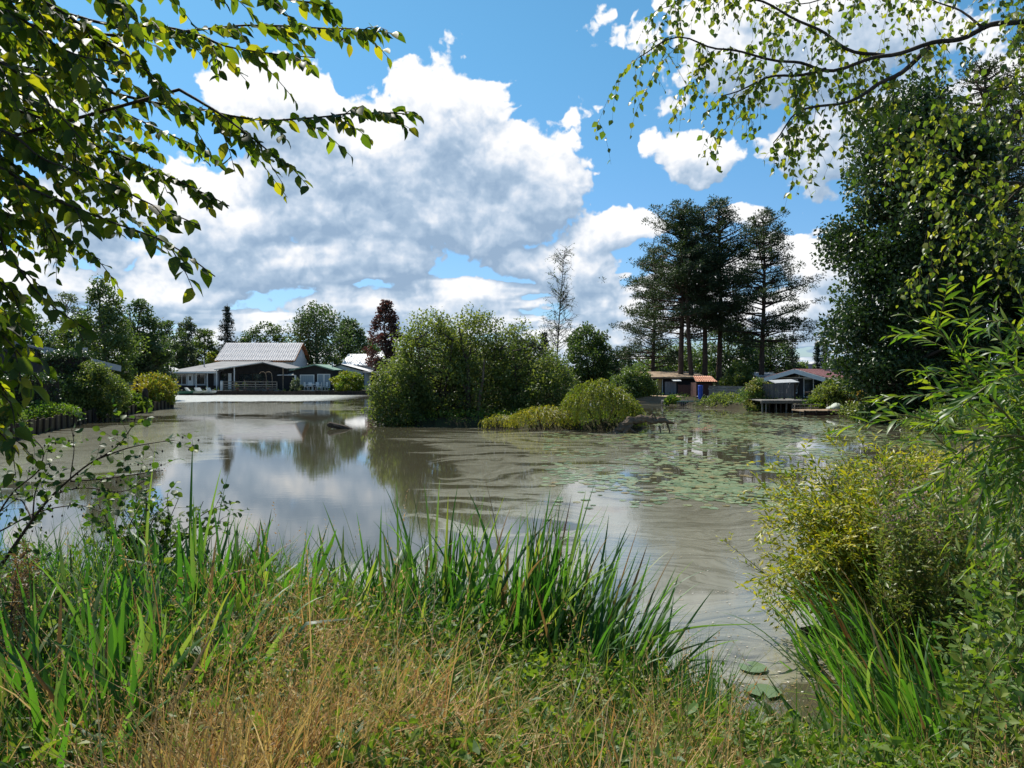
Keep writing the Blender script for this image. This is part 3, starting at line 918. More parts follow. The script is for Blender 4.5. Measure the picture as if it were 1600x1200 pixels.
# the pines on the far right bank
pine_tree('pine_tree', 'leftmost pine of the group, dark and branched almost to the ground', 1022, 392, 150, 82, clear=.06, full=True, side=-.1)
pine_tree('pine_tree', 'pine with the thick forked-looking trunk second from the left', 1066, 324, 150, 75, clear=.34, side=-.2)
pine_tree('pine_tree', 'thin-stemmed pine leaning left close beside the thick trunk', 1084, 352, 60, 74, clear=.6, lean=-1.1)
pine_tree('pine_tree', 'middle pine rising behind the small orange roof', 1100, 328, 104, 76, clear=.34)
pine_tree('pine_tree', 'slender pine right of the orange roof', 1124, 321, 128, 78, clear=.32, side=.15)
pine_tree('pine_tree', 'solitary broad pine at the right of the group', 1192, 335, 158, 74, clear=.24)
T('oak_tree', 'green tree behind the slender pine', TB, 1140, 498, 100, 96, M['tree_mid'], 'egg', cb=.05, ncl=140, per=80, size=.3)
T('weeping_birch', 'weeping tree behind the solitary broad pine', TB, 1205, 515, 84, 100, M['tree_mid'], 'round', cb=.1, ncl=110, per=90, size=.3, droop=.8, strand=.9)
T('oak_tree', 'dark undergrowth tree behind the thick pine trunk', TB, 1060, 530, 120, 105, M['tree_light'], 'dome', cb=.03, ncl=120, per=80, size=.34)
spruce_tree('larch_tree', 'sparse grey conifer right of the weeping tree', 1238, 520, 42, 96, per=9, sparse=.3)
spruce_tree('spruce_tree', 'left and slimmer of two small pointed spruces above the red roof', 1277, 531, 20, 128)
spruce_tree('spruce_tree', 'right and fuller of two small pointed spruces above the red roof', 1289, 528, 30, 132)
for k, (px, top, w, lab) in enumerate([(1255, 566, 50, 'low bright tree behind the chimney of the red-roofed house'), (1312, 563, 56, 'low bright tree behind the ridge of the red roof'),
                                       (1345, 540, 50, 'pale conifer-green tree touching the big dark tree')]):
    T('ash_tree', lab, TB, px, top, w, 118, M['tree_light'], 'dome', cb=.05, ncl=60, per=70, size=.34)
# big dark trees on the right
T('alder_tree', 'huge dark broadleaf tree on the right bank reaching the water', TB, 1424, 126, 208, 41, M['tree_dark'], 'column', cb=.0, ncl=210, per=430, size=.225, sig=(.72, .72, .46), trunk_r=.3, limbs=150, inner=.2)
T('alder_tree', 'dark broadleaf tree right of the huge one behind the willow', TB, 1520, 330, 200, 44, M['tree_dark'], 'column', cb=.0, ncl=260, per=120, size=.25, sig=(.46, .46, .28), trunk_r=.25, limbs=90, inner=.2)
pine_tree('pine_tree', 'tall dark pine behind the birch leaves near the right edge', 1536, 105, 190, 56, clear=.32, puffs=8, per=24)
pine_tree('pine_tree', 'tall dark pine at the right edge of the picture', 1622, 60, 190, 54, clear=.30, puffs=8, per=24)
pine_tree('pine_tree', 'thin dark pine between the two tall ones at the right edge', 1572, 180, 110, 60, clear=.3, puffs=8, per=24)
T('oak_tree', 'tree outside the right edge behind the willow', TB, 1700, 330, 240, 40, M['tree_dark'], 'egg', cb=.0, ncl=200, per=80, size=.22, sig=(.42, .42, .26))

# ------------------------------------------------------------------ buildings
def window(parent, x0, x1, z0, z1, y, curtain=False, bars=1, fmat='white_paint', fw=.06):
    """window facing -Y at plane y (local): frame as a part, panes as sub-parts"""
    f = MB()
    f.box((x0 - fw, y - .05, z0 - fw), (x1 + fw, y, z0)); f.box((x0 - fw, y - .05, z1), (x1 + fw, y, z1 + fw))
    f.box((x0 - fw, y - .05, z0), (x0, y, z1)); f.box((x1, y - .05, z0), (x1 + fw, y, z1))
    for i in range(1, bars):
        xm = x0 + (x1 - x0) * i / bars
        f.box((xm - fw / 2, y - .045, z0), (xm + fw / 2, y - .002, z1))
    fr = f.build('window', M[fmat], parent)
    for i in range(bars):
        a = x0 + (x1 - x0) * i / bars; b = x0 + (x1 - x0) * (i + 1) / bars
        MB().box((a + .004, y - .02, z0 + .004), (b - .004, y - .006, z1 - .004)).build('pane', M['curtain' if curtain else 'glass'], fr)
    return fr


def tiled_slope(p00, p10, p01, p11, nx_, rows, amp=.05, step=.04):
    """wavy courses of tiles between four corners (bottom-left, bottom-right, top-left, top-right)"""
    a, b, c, d = (np.array(q, float) for q in (p00, p10, p01, p11))
    V, Fq = [], []
    per = 4
    cols_ = nx_ * per + 1
    n = np.cross(b - a, c - a); n /= np.linalg.norm(n)
    if n[2] < 0: n = -n
    for r in range(rows):
        for e in (0, 1):
            t = (r + e) / rows
            u = np.linspace(0, 1, cols_)[:, None]
            P_ = (a * (1 - u) + b * u) * (1 - t) + (c * (1 - u) + d * u) * t
            P_ = P_ + n * (amp * .5 * (1 + np.sin(np.arange(cols_) * 2 * np.pi / per))[:, None] + (step if e == 0 else 0) + .02)
            V.append(P_)
        o_ = r * 2 * cols_
        i = np.arange(cols_ - 1)
        Fq.append(np.stack([o_ + i, o_ + i + 1, o_ + cols_ + i + 1, o_ + cols_ + i], -1))
        if r:
            i0 = o_ - cols_
            Fq.append(np.stack([i0 + i, i0 + i + 1, o_ + i + 1, o_ + i], -1))
    return mesh_np('roof_tiles', np.concatenate(V), np.concatenate(Fq), smooth=False)


BZ = 0.45   # bank level on the far shores

# white house with the big grey tiled roof
xl, xr = gx(353.5, 103), -28.0
h = thing('white_house', 'white house with large grey tiled roof behind the dark lakeside chalet', 'house', ((xl + xr) / 2, 103, BZ))
hw = (xr - xl) / 2
ez, rzg = 4.15 - BZ, 6.45 - BZ
MB().box((-hw + .35, -3.4, -.3), (hw - .35, 3.4, ez - .1)).build('wall', M['white_wall'], h)
for sx in (-hw + .35, hw - .35 - .15):
    gb = MB().add([(sx, -3.4, ez - .098), (sx, 3.4, ez - .098), (sx, 0, rzg - .18), (sx + .15, -3.4, ez - .098), (sx + .15, 3.4, ez - .098), (sx + .15, 0, rzg - .18)],
           [(0, 1, 2), (5, 4, 3), (0, 3, 4, 1), (1, 4, 5, 2), (2, 5, 3, 0)])
    gb.build('gable', M['white_wall'], h)
rf = MB()
rf.slab([(-hw, -4, ez - .12), (hw, -4, ez - .12), (hw, 0, rzg), (-hw, 0, rzg)], .12)
rf.slab([(-hw, 4, ez - .12), (hw, 4, ez - .12), (hw, .01, rzg), (-hw, .01, rzg)], .12)
rfo = rf.build('roof', M['soffit'], h)
link('roof_tiles', tiled_slope((-hw, -4.05, ez - .12), (hw, -4.05, ez - .12), (-hw, 0, rzg), (hw, 0, rzg), 34, 14, .07, .045), M['tile_grey'], rfo, kind='stuff')
br = MB()
br.beam((hw + .02, -4.05, ez - .18), (hw + .02, 0, rzg - .04), .05, .2); br.beam((hw + .02, 4.05, ez - .18), (hw + .02, 0, rzg - .04), .05, .2)
br.build('barge_board', M['soffit'], h)

# dark lakeside chalet with veranda
D = 90
cx0, cx1, cpk = gx(334, D), gx(444, D), gx(409, D)
h = thing('lakeside_chalet', 'black boarded chalet with low gable, glazed front and railed terrace over the water', 'house', (cpk, D, BZ))
a, b = cx0 - cpk, cx1 - cpk
z_e1, z_pk, z_e2 = zz(577, D) - BZ, zz(565.5, D) - BZ, zz(574.5, D) - BZ
MB().prism([(a + .4, -.3), (b - .1, -.3), (b - .1, z_e2 - .16), (0, z_pk - .16), (a + .4, z_e1 - .12)], 1.6, 8).build('wall', M['black_board'], h)
for k in range(14):
    x0 = .55 + k * .165
    zt = z_pk - .25 + (z_e2 - z_pk) * (x0 / b)
    if x0 + .15 < b - .1: MB().box((x0, 1.54, .05), (x0 + .15, 1.6, zt - .12)).build('board', M['black_board'], h)
for (X0, X1, bars) in ((gx(338, D) - cpk, gx(347, D) - cpk, 1), (gx(366, D) - cpk, gx(387, D) - cpk, 1), (gx(388.5, D) - cpk, gx(406, D) - cpk, 1)):
    window(h, X0, X1, .35 if bars > 1 else .45, 1.95, 1.6, bars=bars, fmat='wood_dark')
dr = MB().box((gx(349, D) - cpk, 1.52, .02), (gx(354, D) - cpk, 1.598, 2.0)).build('door', M['white_paint'], h)
MB().box((gx(353, D) - cpk, 1.47, .95), (gx(353.6, D) - cpk, 1.52, 1.1)).build('handle', M['chimney'], dr)
MB().slab([(a, 0, z_e1), (0, 0, z_pk), (0, 8.3, z_pk), (a, 8.3, z_e1)], .10).build('roof', M['roof_white'], h)
MB().slab([(0.002, 0, z_pk), (b + .25, 0, z_e2 - .06), (b + .25, 8.3, z_e2 - .06), (0.002, 8.3, z_pk)], .10).build('roof', M['roof_felt'], h)
for X in (a + .25, gx(365, D) - cpk, b - .2):
    zt = (z_pk + (z_e1 - z_pk) * X / a) if X < 0 else (z_pk + (z_e2 - z_pk) * X / b)
    MB().box((X - .05, .2, 0), (X + .05, .3, zt - .12)).build('post', M['white_paint'] if X < -2 else M['wood_tan'], h)
dk = MB().box((gx(346, D) - cpk, -1.9, -.12), (b - .1, 1.5, .02)).build('terrace_deck', M['wood_grey'], h)
for k in range(6):
    X = gx(350, D) - cpk + k * 1.25
    MB().cyl((X, -1.7, -1.2), (X, -1.7, -.13), .07, k=6).build('pile', M['wood_dark'], h)
rx0, rx1 = gx(348, D - 2) - cpk, gx(432, D - 2) - cpk
for k in range(6):
    X = rx0 + (rx1 - rx0) * k / 5
    MB().box((X - .045, -1.86, .022), (X + .045, -1.78, 1.05)).build('railing_post', M['wood_grey'], h)
for z in (1.03, .72, .46, .2):
    MB().box((rx0, -1.92, z - .045), (rx1, -1.865, z + .045)).build('rail', M['wood_grey'], h)
for X in (gx(419, D) - cpk, gx(428, D) - cpk):
    pts = [(X - .75, -.9, 1.95), (X - .55, -.9, 2.15), (X - .25, -.9, 2.18), (X, -.9, 2.0), (X + .08, -.9, 1.5), (X + .1, -.9, .02)]
    V, F_ = tube_np([pts], [[.04] * 6], 6)
    link('curved_post', mesh_np('curved_post', V, F_, smooth=True), M['wood_tan'], h)


def flower_pot(px, d, z, label, hs=.5, mat='pink_flower'):
    r = thing('flower_pot', label, 'flower pot', (gx(px, d), d, z))
    MB().cyl((0, 0, 0), (0, 0, .3), .13, .19, 10).build('pot', M['terracotta'], r)
    C = rng.normal(size=(14, 3)) * .13 + (0, 0, .3 + hs * .5)
    V, Fs, tn = leaves_at(C, 14, (.07, .07, .1), .12)
    link('foliage', mesh_np('foliage', V, Fs, tn), M['herb_leaf'], r, kind='stuff')
    V, Fs, tn = leaves_at(C + (0, 0, .12), 5, (.08, .08, .08), .09)
    link('flowers', mesh_np('flowers', V, Fs, tn), M[mat], r, kind='stuff')


flower_pot(371, 88.6, BZ + .02, 'terracotta pot with pink flowers on the terrace, nearest the veranda post')
flower_pot(383, 88.9, BZ + .02, 'terracotta pot with tall pink flowers on the middle of the terrace', .8)
flower_pot(418, 88.8, BZ + .02, 'pot of pink flowers beside the curved posts', .7)
r = thing('garden_heater', 'white cylinder shaped heater beside the chalet door', 'heater', (gx(346.5, 89.5), 89.5, BZ + .02))
MB().cyl((0, 0, 0), (0, 0, 1.05), .17, .17, 12).build('body', M['white_paint'], r)
MB().cyl((0, 0, 1.051), (0, 0, 1.15), .19, .08, 12).build('lid', M['chimney'], r)

# glazed extension with a felt roof
D = 90.5
X0, X1 = gx(259, D), gx(336, D)
h = thing('glazed_extension', 'low garden room with grey felt roof and windows left of the dark chalet', 'annex', (X0, D, BZ))
w = X1 - X0
zt = zz(581, D) - BZ
wl = MB()
wl.box((.1, 1, -.3), (w, 7, zt + .1)); wl.build('wall', M['grey_wall'], h)
MB().box((.05, .93, .02), (w, .998, .55)).build('plinth', M['wood_dark'], h)
MB().slab([(-.2, .2, zt), (w + .2, .2, zt + .08), (w + 4.2, 8.6, zz(563.8, D + 8) - BZ), (gx(347, D + 8) - X0, 8.6, zz(563.8, D + 8) - BZ)], .14).build('roof', M['roof_felt'], h)
MB().box((-.2, .1, zt - .16), (w + .15, .19, zt + .02)).build('fascia', M['white_paint'], h)
for (p0, p1, cur, bars) in ((262, 266.5, True, 1), (268, 276, False, 1), (277.5, 291, False, 2), (305, 320, False, 1)):
    window(h, gx(p0, D + 1) - X0, gx(p1, D + 1) - X0, .72, zt - .32, 1, curtain=cur, bars=bars)
dr = MB().box((gx(293.5, D + 1) - X0, .90, .56), (gx(302.5, D + 1) - X0, .995, zt - .22)).build('door', M['white_paint'], h)
window(h, gx(296, D + 1) - X0, gx(299.5, D + 1) - X0, 1.15, zt - .5, .89, fmat='white_paint', fw=.03)
MB().box((gx(322, D + 1) - X0, .94, .02), (gx(334, D + 1) - X0, .998, zt - .22)).build('dark_panel', M['black_board'], h)
for px in (261, 303.5, 321):
    X = gx(px, D) - X0
    MB().box((X - .06, .5, .02), (X + .06, .62, zt - .165)).build('post', M['white_paint'], h)
MB().cyl((gx(319, D + 4) - X0, 4, 2.4), (gx(319, D + 4) - X0, 4, zz(563, D + 4) - BZ), .07, k=8).build('flue', M['chimney'], h)


def pedal_boat(px, d, label, L, W, mat, rz):
    r = thing('small_boat', label, 'boat', (gx(px, d), d, .06), rz, 'small boats moored by the garden room')
    secs = []
    K, S = 9, 8
    for i in range(K):
        t = i / (K - 1)
        w_ = W / 2 * (math.sin(math.pi * min(1, .18 + t * .74)) ** .6)
        if t > .93: w_ *= .7
        dep = .30 * (1 - .4 * t ** 2)
        for j in range(S):
            a_ = math.pi * j / (S - 1)
            secs.append(((t - .5) * L, -math.cos(a_) * w_, .32 + .10 * t * t - math.sin(a_) * dep))
    Fq = [(i * S + j, (i + 1) * S + j, (i + 1) * S + j + 1, i * S + j + 1) for i in range(K - 1) for j in range(S - 1)]
    Fq += [tuple(range(S)), tuple((K - 1) * S + j for j in reversed(range(S)))]
    hb = MB().add(secs, Fq); hb.build('hull', M[mat], r)
    MB().box((-L * .1, -W * .34, .30), (L * .12, W * .34, .36)).build('thwart', M['boat_white'], r)
    MB().box((L * .3, -W * .25, .34), (L * .46, W * .25, .44)).build('thwart', M['boat_white'], r)
    MB().prism([(-L * .1, .36), (L * .02, .36), (-L * .14, .78), (-L * .2, .78)], -W * .3, W * .3).build('seat_back', M['boat_white'], r)
    g_ = MB()
    for s in (-1, 1): g_.beam((-L * .45, s * W * .36, .36), (L * .3, s * W * .44, .40), .07, .06)
    g_.build('gunwale', M[mat], r)


pedal_boat(297, 88.1 - 1.2, 'dark green low boat at the left end of the garden room', 2.6, 1.1, 'boat_green', .1)
pedal_boat(312, 88.1 - 1.3, 'pale green and white boat lying with its bow up', 2.5, 1.2, 'tarp', -.5)
pedal_boat(328, 88.1 - 1.2, 'small white boat nearest the terrace', 1.7, .9, 'boat_white', -.4)

# low link between chalets
h = thing('dark_lean_to', 'low dark lean-to with pale roof edge between the two lakeside chalets', 'shed', (gx(447, 91), 91, BZ))
MB().box((-.9, 0, -.3), (.95, 3, 1.75)).build('wall', M['black_board'], h)
MB().slab([(-1.0, -.2, 1.82), (1.1, -.2, 1.82), (1.1, 3.2, 2.1), (-1.0, 3.2, 2.1)], .08).build('roof', M['roof_white'], h)

# small chalet with green roof edge
D = 91
cpk = gx(493, D); a = gx(454, D) - cpk; b = gx(524, D) - cpk
h = thing('green_edged_chalet', 'small black chalet with pale green roof edge and white-framed curtained windows', 'house', (cpk, D, BZ))
e_z, p_z = zz(577.5, D) - BZ, zz(569, D) - BZ
MB().prism([(a + .35, -.3), (b - .3, -.3), (b - .3, e_z - .1), (0, p_z - .14), (a + .35, e_z - .1)], 0, 6).build('wall', M['black_board'], h)
MB().slab([(a, -.5, e_z), (0, -.5, p_z), (0, 6.2, p_z), (a, 6.2, e_z)], .1).build('roof', M['green_trim'], h)
MB().slab([(.002, -.5, p_z), (b, -.5, e_z - .02), (b, 6.2, e_z - .02), (.002, 6.2, p_z)], .1).build('roof', M['green_trim'], h)
ff = MB(); ff.beam((a, -.54, e_z - .07), (0, -.54, p_z - .07), .05, .14); ff.beam((0.03, -.54, p_z - .07), (b, -.54, e_z - .09), .05, .14)
ff.build('barge_board', M['green_trim'], h)
window(h, gx(470, D) - cpk, gx(490, D) - cpk, .65, 1.75, -.005, curtain=True, bars=1, fw=.09)
window(h, gx(497, D) - cpk, gx(505, D) - cpk, .35, 1.85, -.005, curtain=True, bars=1, fw=.08)
window(h, gx(507.5, D) - cpk, gx(515, D) - cpk, .35, 1.85, -.005, curtain=True, bars=1, fw=.08)
MB().box((gx(460, D) - cpk, -.06, .1), (gx(463, D) - cpk, -.003, 1.8)).build('downpipe', M['white_paint'], h)
dk = MB().box((gx(468, D) - cpk, -2.6, -.14), (gx(524, D) - cpk, -.55, .02)).build('deck', M['wood_grey'], h)
MB().cyl((gx(510, D) - cpk, 3, 2.2), (gx(510, D) - cpk, 3, 3.4), .07, k=8).build('flue', M['chimney'], h)


def garden_chair(px, d, z, rz, label):
    r = thing('garden_chair', label, 'chair', (gx(px, d), d, z), rz, 'white plastic chairs on the small chalet deck')
    MB().box((-.24, -.22, .42), (.24, .24, .46)).build('seat', M['white_paint'], r)
    MB().box((-.22, .242, .46), (.22, .28, .95)).build('backrest', M['white_paint'], r)
    for sx in (-1, 1):
        for sy in (-1, 1):
            MB().beam((sx * .21, sy * .19, .42), (sx * .26, sy * .24, 0), .04, .04).build('leg', M['white_paint'], r)
        MB().box((sx * .25 - .025, -.2, .64), (sx * .25 + .025, .24, .67)).build('armrest', M['white_paint'], r)


r = thing('garden_table', 'round white garden table in the middle of the small chalet deck', 'table', (gx(488, 89.5), 89.5, BZ + .02))
MB().cyl((0, 0, .70), (0, 0, .74), .55, .55, 16).build('tabletop', M['white_paint'], r)
MB().cyl((0, 0, .05), (0, 0, .695), .05, .05, 8).build('column', M['white_paint'], r)
MB().cyl((0, 0, 0), (0, 0, .045), .3, .2, 10).build('foot', M['white_paint'], r)
for px, dd, a_, lb in ((479.5, 89.3, 1.4, 'white plastic chair left of the round table'), (485, 90.2, .3, 'white plastic chair behind the round table, left one'),
                       (494, 90.2, -.3, 'white plastic chair behind the round table, right one'), (499, 89.3, -1.5, 'white plastic chair right of the round table'), (508, 89.6, -.8, 'white plastic chair alone near the right edge of the deck')):
    garden_chair(px, dd, BZ + .02, a_, lb)

# white shed + bright sheet roof hall
D = 96
h = thing('white_shed', 'white gabled shed behind the round green bush', 'shed', (gx(533, D), D, BZ))
MB().prism([(-.95, -.3), (3.7, -.3), (3.7, zz(583, D) - BZ), (0, zz(570, D) - BZ), (-.95, zz(573.5, D) - BZ)], 0, 5).build('wall', M['white_wall'], h)
MB().slab([(-1.2, -.3, zz(573.5, D) - BZ), (0, -.3, zz(568.5, D) - BZ), (0, 5.2, zz(568.5, D) - BZ), (-1.2, 5.2, zz(573.5, D) - BZ)], .1).build('roof', M['roof_white'], h)
MB().slab([(.002, -.3, zz(568.5, D) - BZ), (4.0, -.3, zz(582, D) - BZ), (4.0, 5.2, zz(582, D) - BZ), (.002, 5.2, zz(568.5, D) - BZ)], .1).build('roof', M['roof_white'], h)
bb = MB(); bb.beam((0, -.34, zz(569.5, D) - BZ), (4, -.34, zz(583, D) - BZ), .05, .16); bb.beam((0, -.345, zz(569.5, D) - BZ), (-1.2, -.345, zz(574.5, D) - BZ), .05, .16)
bb.build('barge_board', M['black_board'], h)
D = 104
h = thing('sheet_roof_hall', 'low hall with bright white sheet roof left of the island', 'hall', (gx(532, D), D, BZ))
z0_, z1_ = zz(570.5, D) - BZ, zz(553, D + 4) - BZ
MB().box((.2, .3, -.3), (8, 7.4, z0_ - .12)).build('wall', M['grey_wall'], h)
MB().slab([(0, 0, z0_), (8.4, 0, z0_), (8.0, 4, z1_), (.2, 4, z1_)], .1).build('roof', M['roof_white'], h)
MB().slab([(.2, 4.003, z1_), (8.0, 4.003, z1_), (8.4, 8, z0_), (0, 8, z0_)], .1).build('roof', M['roof_white'], h)
for k in range(1, 14):
    t_ = k / 14
    MB().beam((8.4 * t_, 0, z0_ + .03), (.2 + 7.8 * t_, 4, z1_ + .03), .06, .06).build('roof_rib', M['roof_white'], h)
D = 93.5
h = thing('dark_carport', 'small dark carport with flat pale roof beside the island edge', 'carport', (gx(578, D), D, BZ))
MB().slab([(-1, 0, 2.15), (2.2, 0, 2.15), (2.2, 3, 2.2), (-1, 3, 2.2)], .12).build('roof', M['roof_felt'], h)
for X in (-.8, .6, 2.0): MB().box((X - .08, .1, -.1), (X + .08, .26, 2.02)).build('post', M['black_board'], h)
MB().box((-.8, 2.6, -.1), (2.1, 2.7, 2.0)).build('back_wall', M['black_board'], h)

# little shed at the far left of the far bank
D = 96
h = thing('garden_shed', 'tiny shed with a red-edged pale roof left of the garden room', 'shed', (gx(263, D), D, BZ))
MB().prism([(-1.1, -.2), (1.3, -.2), (1.3, 1.9), (-.5, 2.7), (-1.1, 2.2)], 0, 2.4).build('wall', M['maroon'], h)
MB().slab([(-1.3, -.3, 2.1), (-.5, -.3, 2.78), (-.5, 2.6, 2.78), (-1.3, 2.6, 2.1)], .1).build('roof', M['roof_white'], h)
MB().slab([(-.498, -.3, 2.78), (1.5, -.3, 2.0), (1.5, 2.6, 2.0), (-.498, 2.6, 2.78)], .1).build('roof', M['roof_white'], h)

# far revetment of the bank
rv = thing('timber_revetment', 'dark timber revetment along the far shore under the houses', 'revetment', (0, 87.5, 0))
X = gx(262, 87.5)
while X < gx(592, 87.5):
    w_ = rng.uniform(.55, .8)
    link('plank', MB().box((X, -.06, -.6), (X + w_ - .03, 0, rng.uniform(.40, .52))).mesh('plank'), M['wood_dark'], rv)
    X += w_

# left bungalow: only the roof edge and chimney rise above the hedge
D = 56
pA, pB = at(70, 545, 46), at(188, 574, 60)
h = thing('bungalow', 'low bungalow whose pale roof edge slopes behind the dark hedge', 'house', (0, 0, 0))
dv = (pB - pA); 
left = np.array([-5.0, 2.0, 1.0])
MB().slab([tuple(pA), tuple(pB), tuple(pB + left), tuple(pA + left)], .12).build('roof', M['roof_felt'], h)
bm_ = MB(); bm_.beam(tuple(pA - (0, 0, .1)), tuple(pB - (0, 0, .1)), .12, .45); bm_.build('fascia', M['grey_wall'], h)
q0, q1 = pA + left * .12, pB + left * .12
MB().add([(q0[0], q0[1], .2), (q1[0], q1[1], .2), (q1[0], q1[1], q1[2] - .25), (q0[0], q0[1], q0[2] - .25),
          (q0[0] - 4, q0[1] + 1.6, .2), (q1[0] - 4, q1[1] + 1.6, .2), (q1[0] - 4, q1[1] + 1.6, q1[2]), (q0[0] - 4, q0[1] + 1.6, q0[2])],
         [(0, 1, 2, 3), (7, 6, 5, 4), (1, 5, 6, 2), (0, 3, 7, 4)]).build('wall', M['black_board'], h)
c_ = at(138, 548, 56)
MB().cyl((c_[0] - .5, c_[1] + .5, 2.6), (c_[0] - .5, c_[1] + .5, zz(543, 56)), .17, k=10).build('chimney', M['chimney'], h)


# ------------------------------------------------------------------ right bank buildings
D = 62
u = (.71, -.70)
R45 = math.radians(-44.6)
pk = at(1242, 577.5, D)
h = thing('red_roofed_house', 'dark chalet with dark red tiled roof and wide white gable boards', 'house', (pk[0], pk[1], BZ), R45)
pz = pk[2] - BZ
# local x runs along the gable (towards the camera on the right), local y along the ridge
hwid = 2.75; ezl = zz(592, D - 2) - BZ; ezr = zz(594.5, 60) - BZ
Lr = 11
MB().prism([(-hwid + .35, -.3), (hwid - .35, -.3), (hwid - .35, ezl - .16), (0, pz - .20), (-hwid + .35, ezl - .16)], .9, Lr - .2).build('wall', M['black_board'], h)
rf = MB(); rf.slab([(-hwid - .1, 0, ezl - .05), (0, 0, pz), (0, Lr, pz), (-hwid - .1, Lr, ezl - .05)], .1)
rf.slab([(.002, 0, pz), (hwid + .1, 0, ezl - .05), (hwid + .1, Lr, ezl - .05), (.002, Lr, pz)], .1)
rfo = rf.build('roof', M['wood_dark'], h)
link('roof_tiles', tiled_slope((hwid + .15, 0, ezl - .05), (hwid + .15, Lr, ezl - .05), (0, 0, pz), (0, Lr, pz), 36, 9, .05, .035), M['roof_red'], rfo, kind='stuff')
link('roof_tiles', tiled_slope((-hwid - .15, 0, ezl - .05), (-hwid - .15, Lr, ezl - .05), (0, 0, pz), (0, Lr, pz), 36, 9, .05, .035), M['roof_red'], rfo, kind='stuff')
for s in (-1, 1):
    q = MB(); q.beam((s * (hwid + .2), -.05 - .002 * s, ezl - .22), (0.01 * s, -.05 - .002 * s, pz - .12), .07, .34); q.build('barge_board', M['white_paint'], h)
gl = MB(); gl.add([(-1.6, .84, 1.75), (1.6, .84, 1.75), (0, .84, pz - .42)], [(0, 1, 2)]); gl.build('gable_glazing', M['glass'], h)
q = MB(); q.beam((0, .82, 1.7), (0, .82, pz - .4), .06, .06); q.beam((-1.6, .815, 1.72), (1.6, .815, 1.72), .06, .08); q.build('gable_frame', M['white_paint'], h)
MB().box((hwid - .16, -.02, -.1), (hwid - .02, .12, ezl - .25)).build('post', M['white_paint'], h)
MB().box((-hwid + .05, -.02, -.1), (-hwid + .19, .12, ezl - .25)).build('post', M['white_paint'], h)
window(h, -1.9, -.2, .5, 1.55, .89, bars=2); window(h, .4, 1.9, .2, 1.6, .89, bars=2)
MB().cyl((-.9, 5, pz - .5), (-.9, 5, zz(570.5, 66) - BZ), .16, k=10).build('chimney', M['chimney'], h)
MB().cyl((-.9, 5, zz(570.3, 66) - BZ), (-.9, 5, zz(568.6, 66) - BZ), .24, .24, k=10).build('chimney_cap', M['chimney'], h)

D = 72
h = thing('metal_roofed_shed', 'low shed with pale ribbed metal roof behind the pink flowering bush', 'shed', (gx(1190, D), D, BZ))
MB().box((0, .3, -.2), (2.6, 3, 1.75)).build('wall', M['maroon'], h)
za, zb_ = zz(590, D) - BZ, zz(582, D + 4) - BZ
MB().slab([(-.1, 0, za), (2.4, 0, za), (2.2, 4, zb_), (0, 4, zb_)], .06).build('roof', M['chimney'], h)
for k in range(9):
    t_ = k / 8
    MB().beam((-.1 + 2.5 * t_, 0, za + .02), (2.2 * t_, 4, zb_ + .02), .04, .05).build('roof_rib', M['chimney'], h)

D = 72
h = thing('flat_roofed_shed', 'long flat-roofed shed with a yellow door and pale garage panel', 'shed', (gx(1008, D), D, BZ))
w = gx(1078, D) - gx(1008, D); zt = zz(589, D) - BZ
MB().box((0, .5, -.3), (w + 1.5, 5, zt - .15)).build('wall', M['black_board'], h)
MB().slab([(-.3, 0, zt), (w + 1.8, 0, zt), (w + 1.5, 6, zz(580.3, D + 6) - BZ), (-.3, 6, zz(580.3, D + 6) - BZ)], .14).build('roof', M['wood_tan'], h)


def sx_(px, d=D): return gx(px, d) - gx(1008, 72)


y_ = MB().box((sx_(1029), .42, .02), (sx_(1035), .498, zt - .22)).build('door', M['yellow_door'], h)
MB().box((sx_(1036), .40, .02), (sx_(1036.8), .49, zt - .2)).build('door_post', M['white_paint'], h)
for k in range(4):
    MB().box((sx_(1040.5) + k * .27, .44, .03), (sx_(1040.5) + k * .27 + .255, .497, zt - .45)).build('garage_panel', M['pale_door'], h)
MB().box((sx_(1017), .43, .0), (sx_(1021), .497, zt - .3)).build('pale_board', M['grey_wall'], h)
window(h, sx_(1022.5), sx_(1027), .7, zt - .4, .49)
q = MB().slab([(sx_(1050), -.8, zt - .35), (sx_(1062), -.8, zt - .35), (sx_(1062), .4, zt - .2), (sx_(1050), .4, zt - .2)], .05).build('awning', M['white_paint'], h)
D = 65
h = thing('orange_roofed_shed', 'tiny maroon shed with orange tiled roof between the pine trunks', 'shed', (gx(1103, D), D, BZ))
a_, b_x = gx(1087, D) - gx(1103, D), gx(1120, D) - gx(1103, D)
z1e, z1r = zz(596.5, D) - BZ, zz(587.5, D + 1.2) - BZ
MB().box((a_ + .1, .2, -.2), (b_x - .3, 2.2, z1e - .1)).build('wall', M['maroon'], h)
MB().slab([(a_, -.1, z1e - .04), (b_x, -.1, z1e - .04), (b_x - .2, 1.2, z1r - .04), (a_ + .05, 1.2, z1r - .04)], .05).build('roof', M['wood_dark'], h)
link('roof_tiles', tiled_slope((a_, -.12, z1e - .04), (b_x, -.12, z1e - .04), (a_ + .05, 1.2, z1r - .04), (b_x - .2, 1.2, z1r - .04), 9, 4, .05, .04), M['roof_orange'], h, kind='stuff')
dr = MB().box((-.35, .13, .0), (.35, .198, 1.45)).build('door', M['maroon'], h)
MB().box((.22, .10, .7), (.28, .128, .85)).build('handle', M['chimney'], dr)
D = 59
r = thing('rain_barrel', 'bright blue tall plastic barrel standing by the dark fence', 'barrel', (gx(1094.5, D), D, gz(gx(1094.5, D), D)))
MB().cyl((0, 0, 0), (0, 0, 1.15), .17, .19, 14).build('body', M['blue'], r)
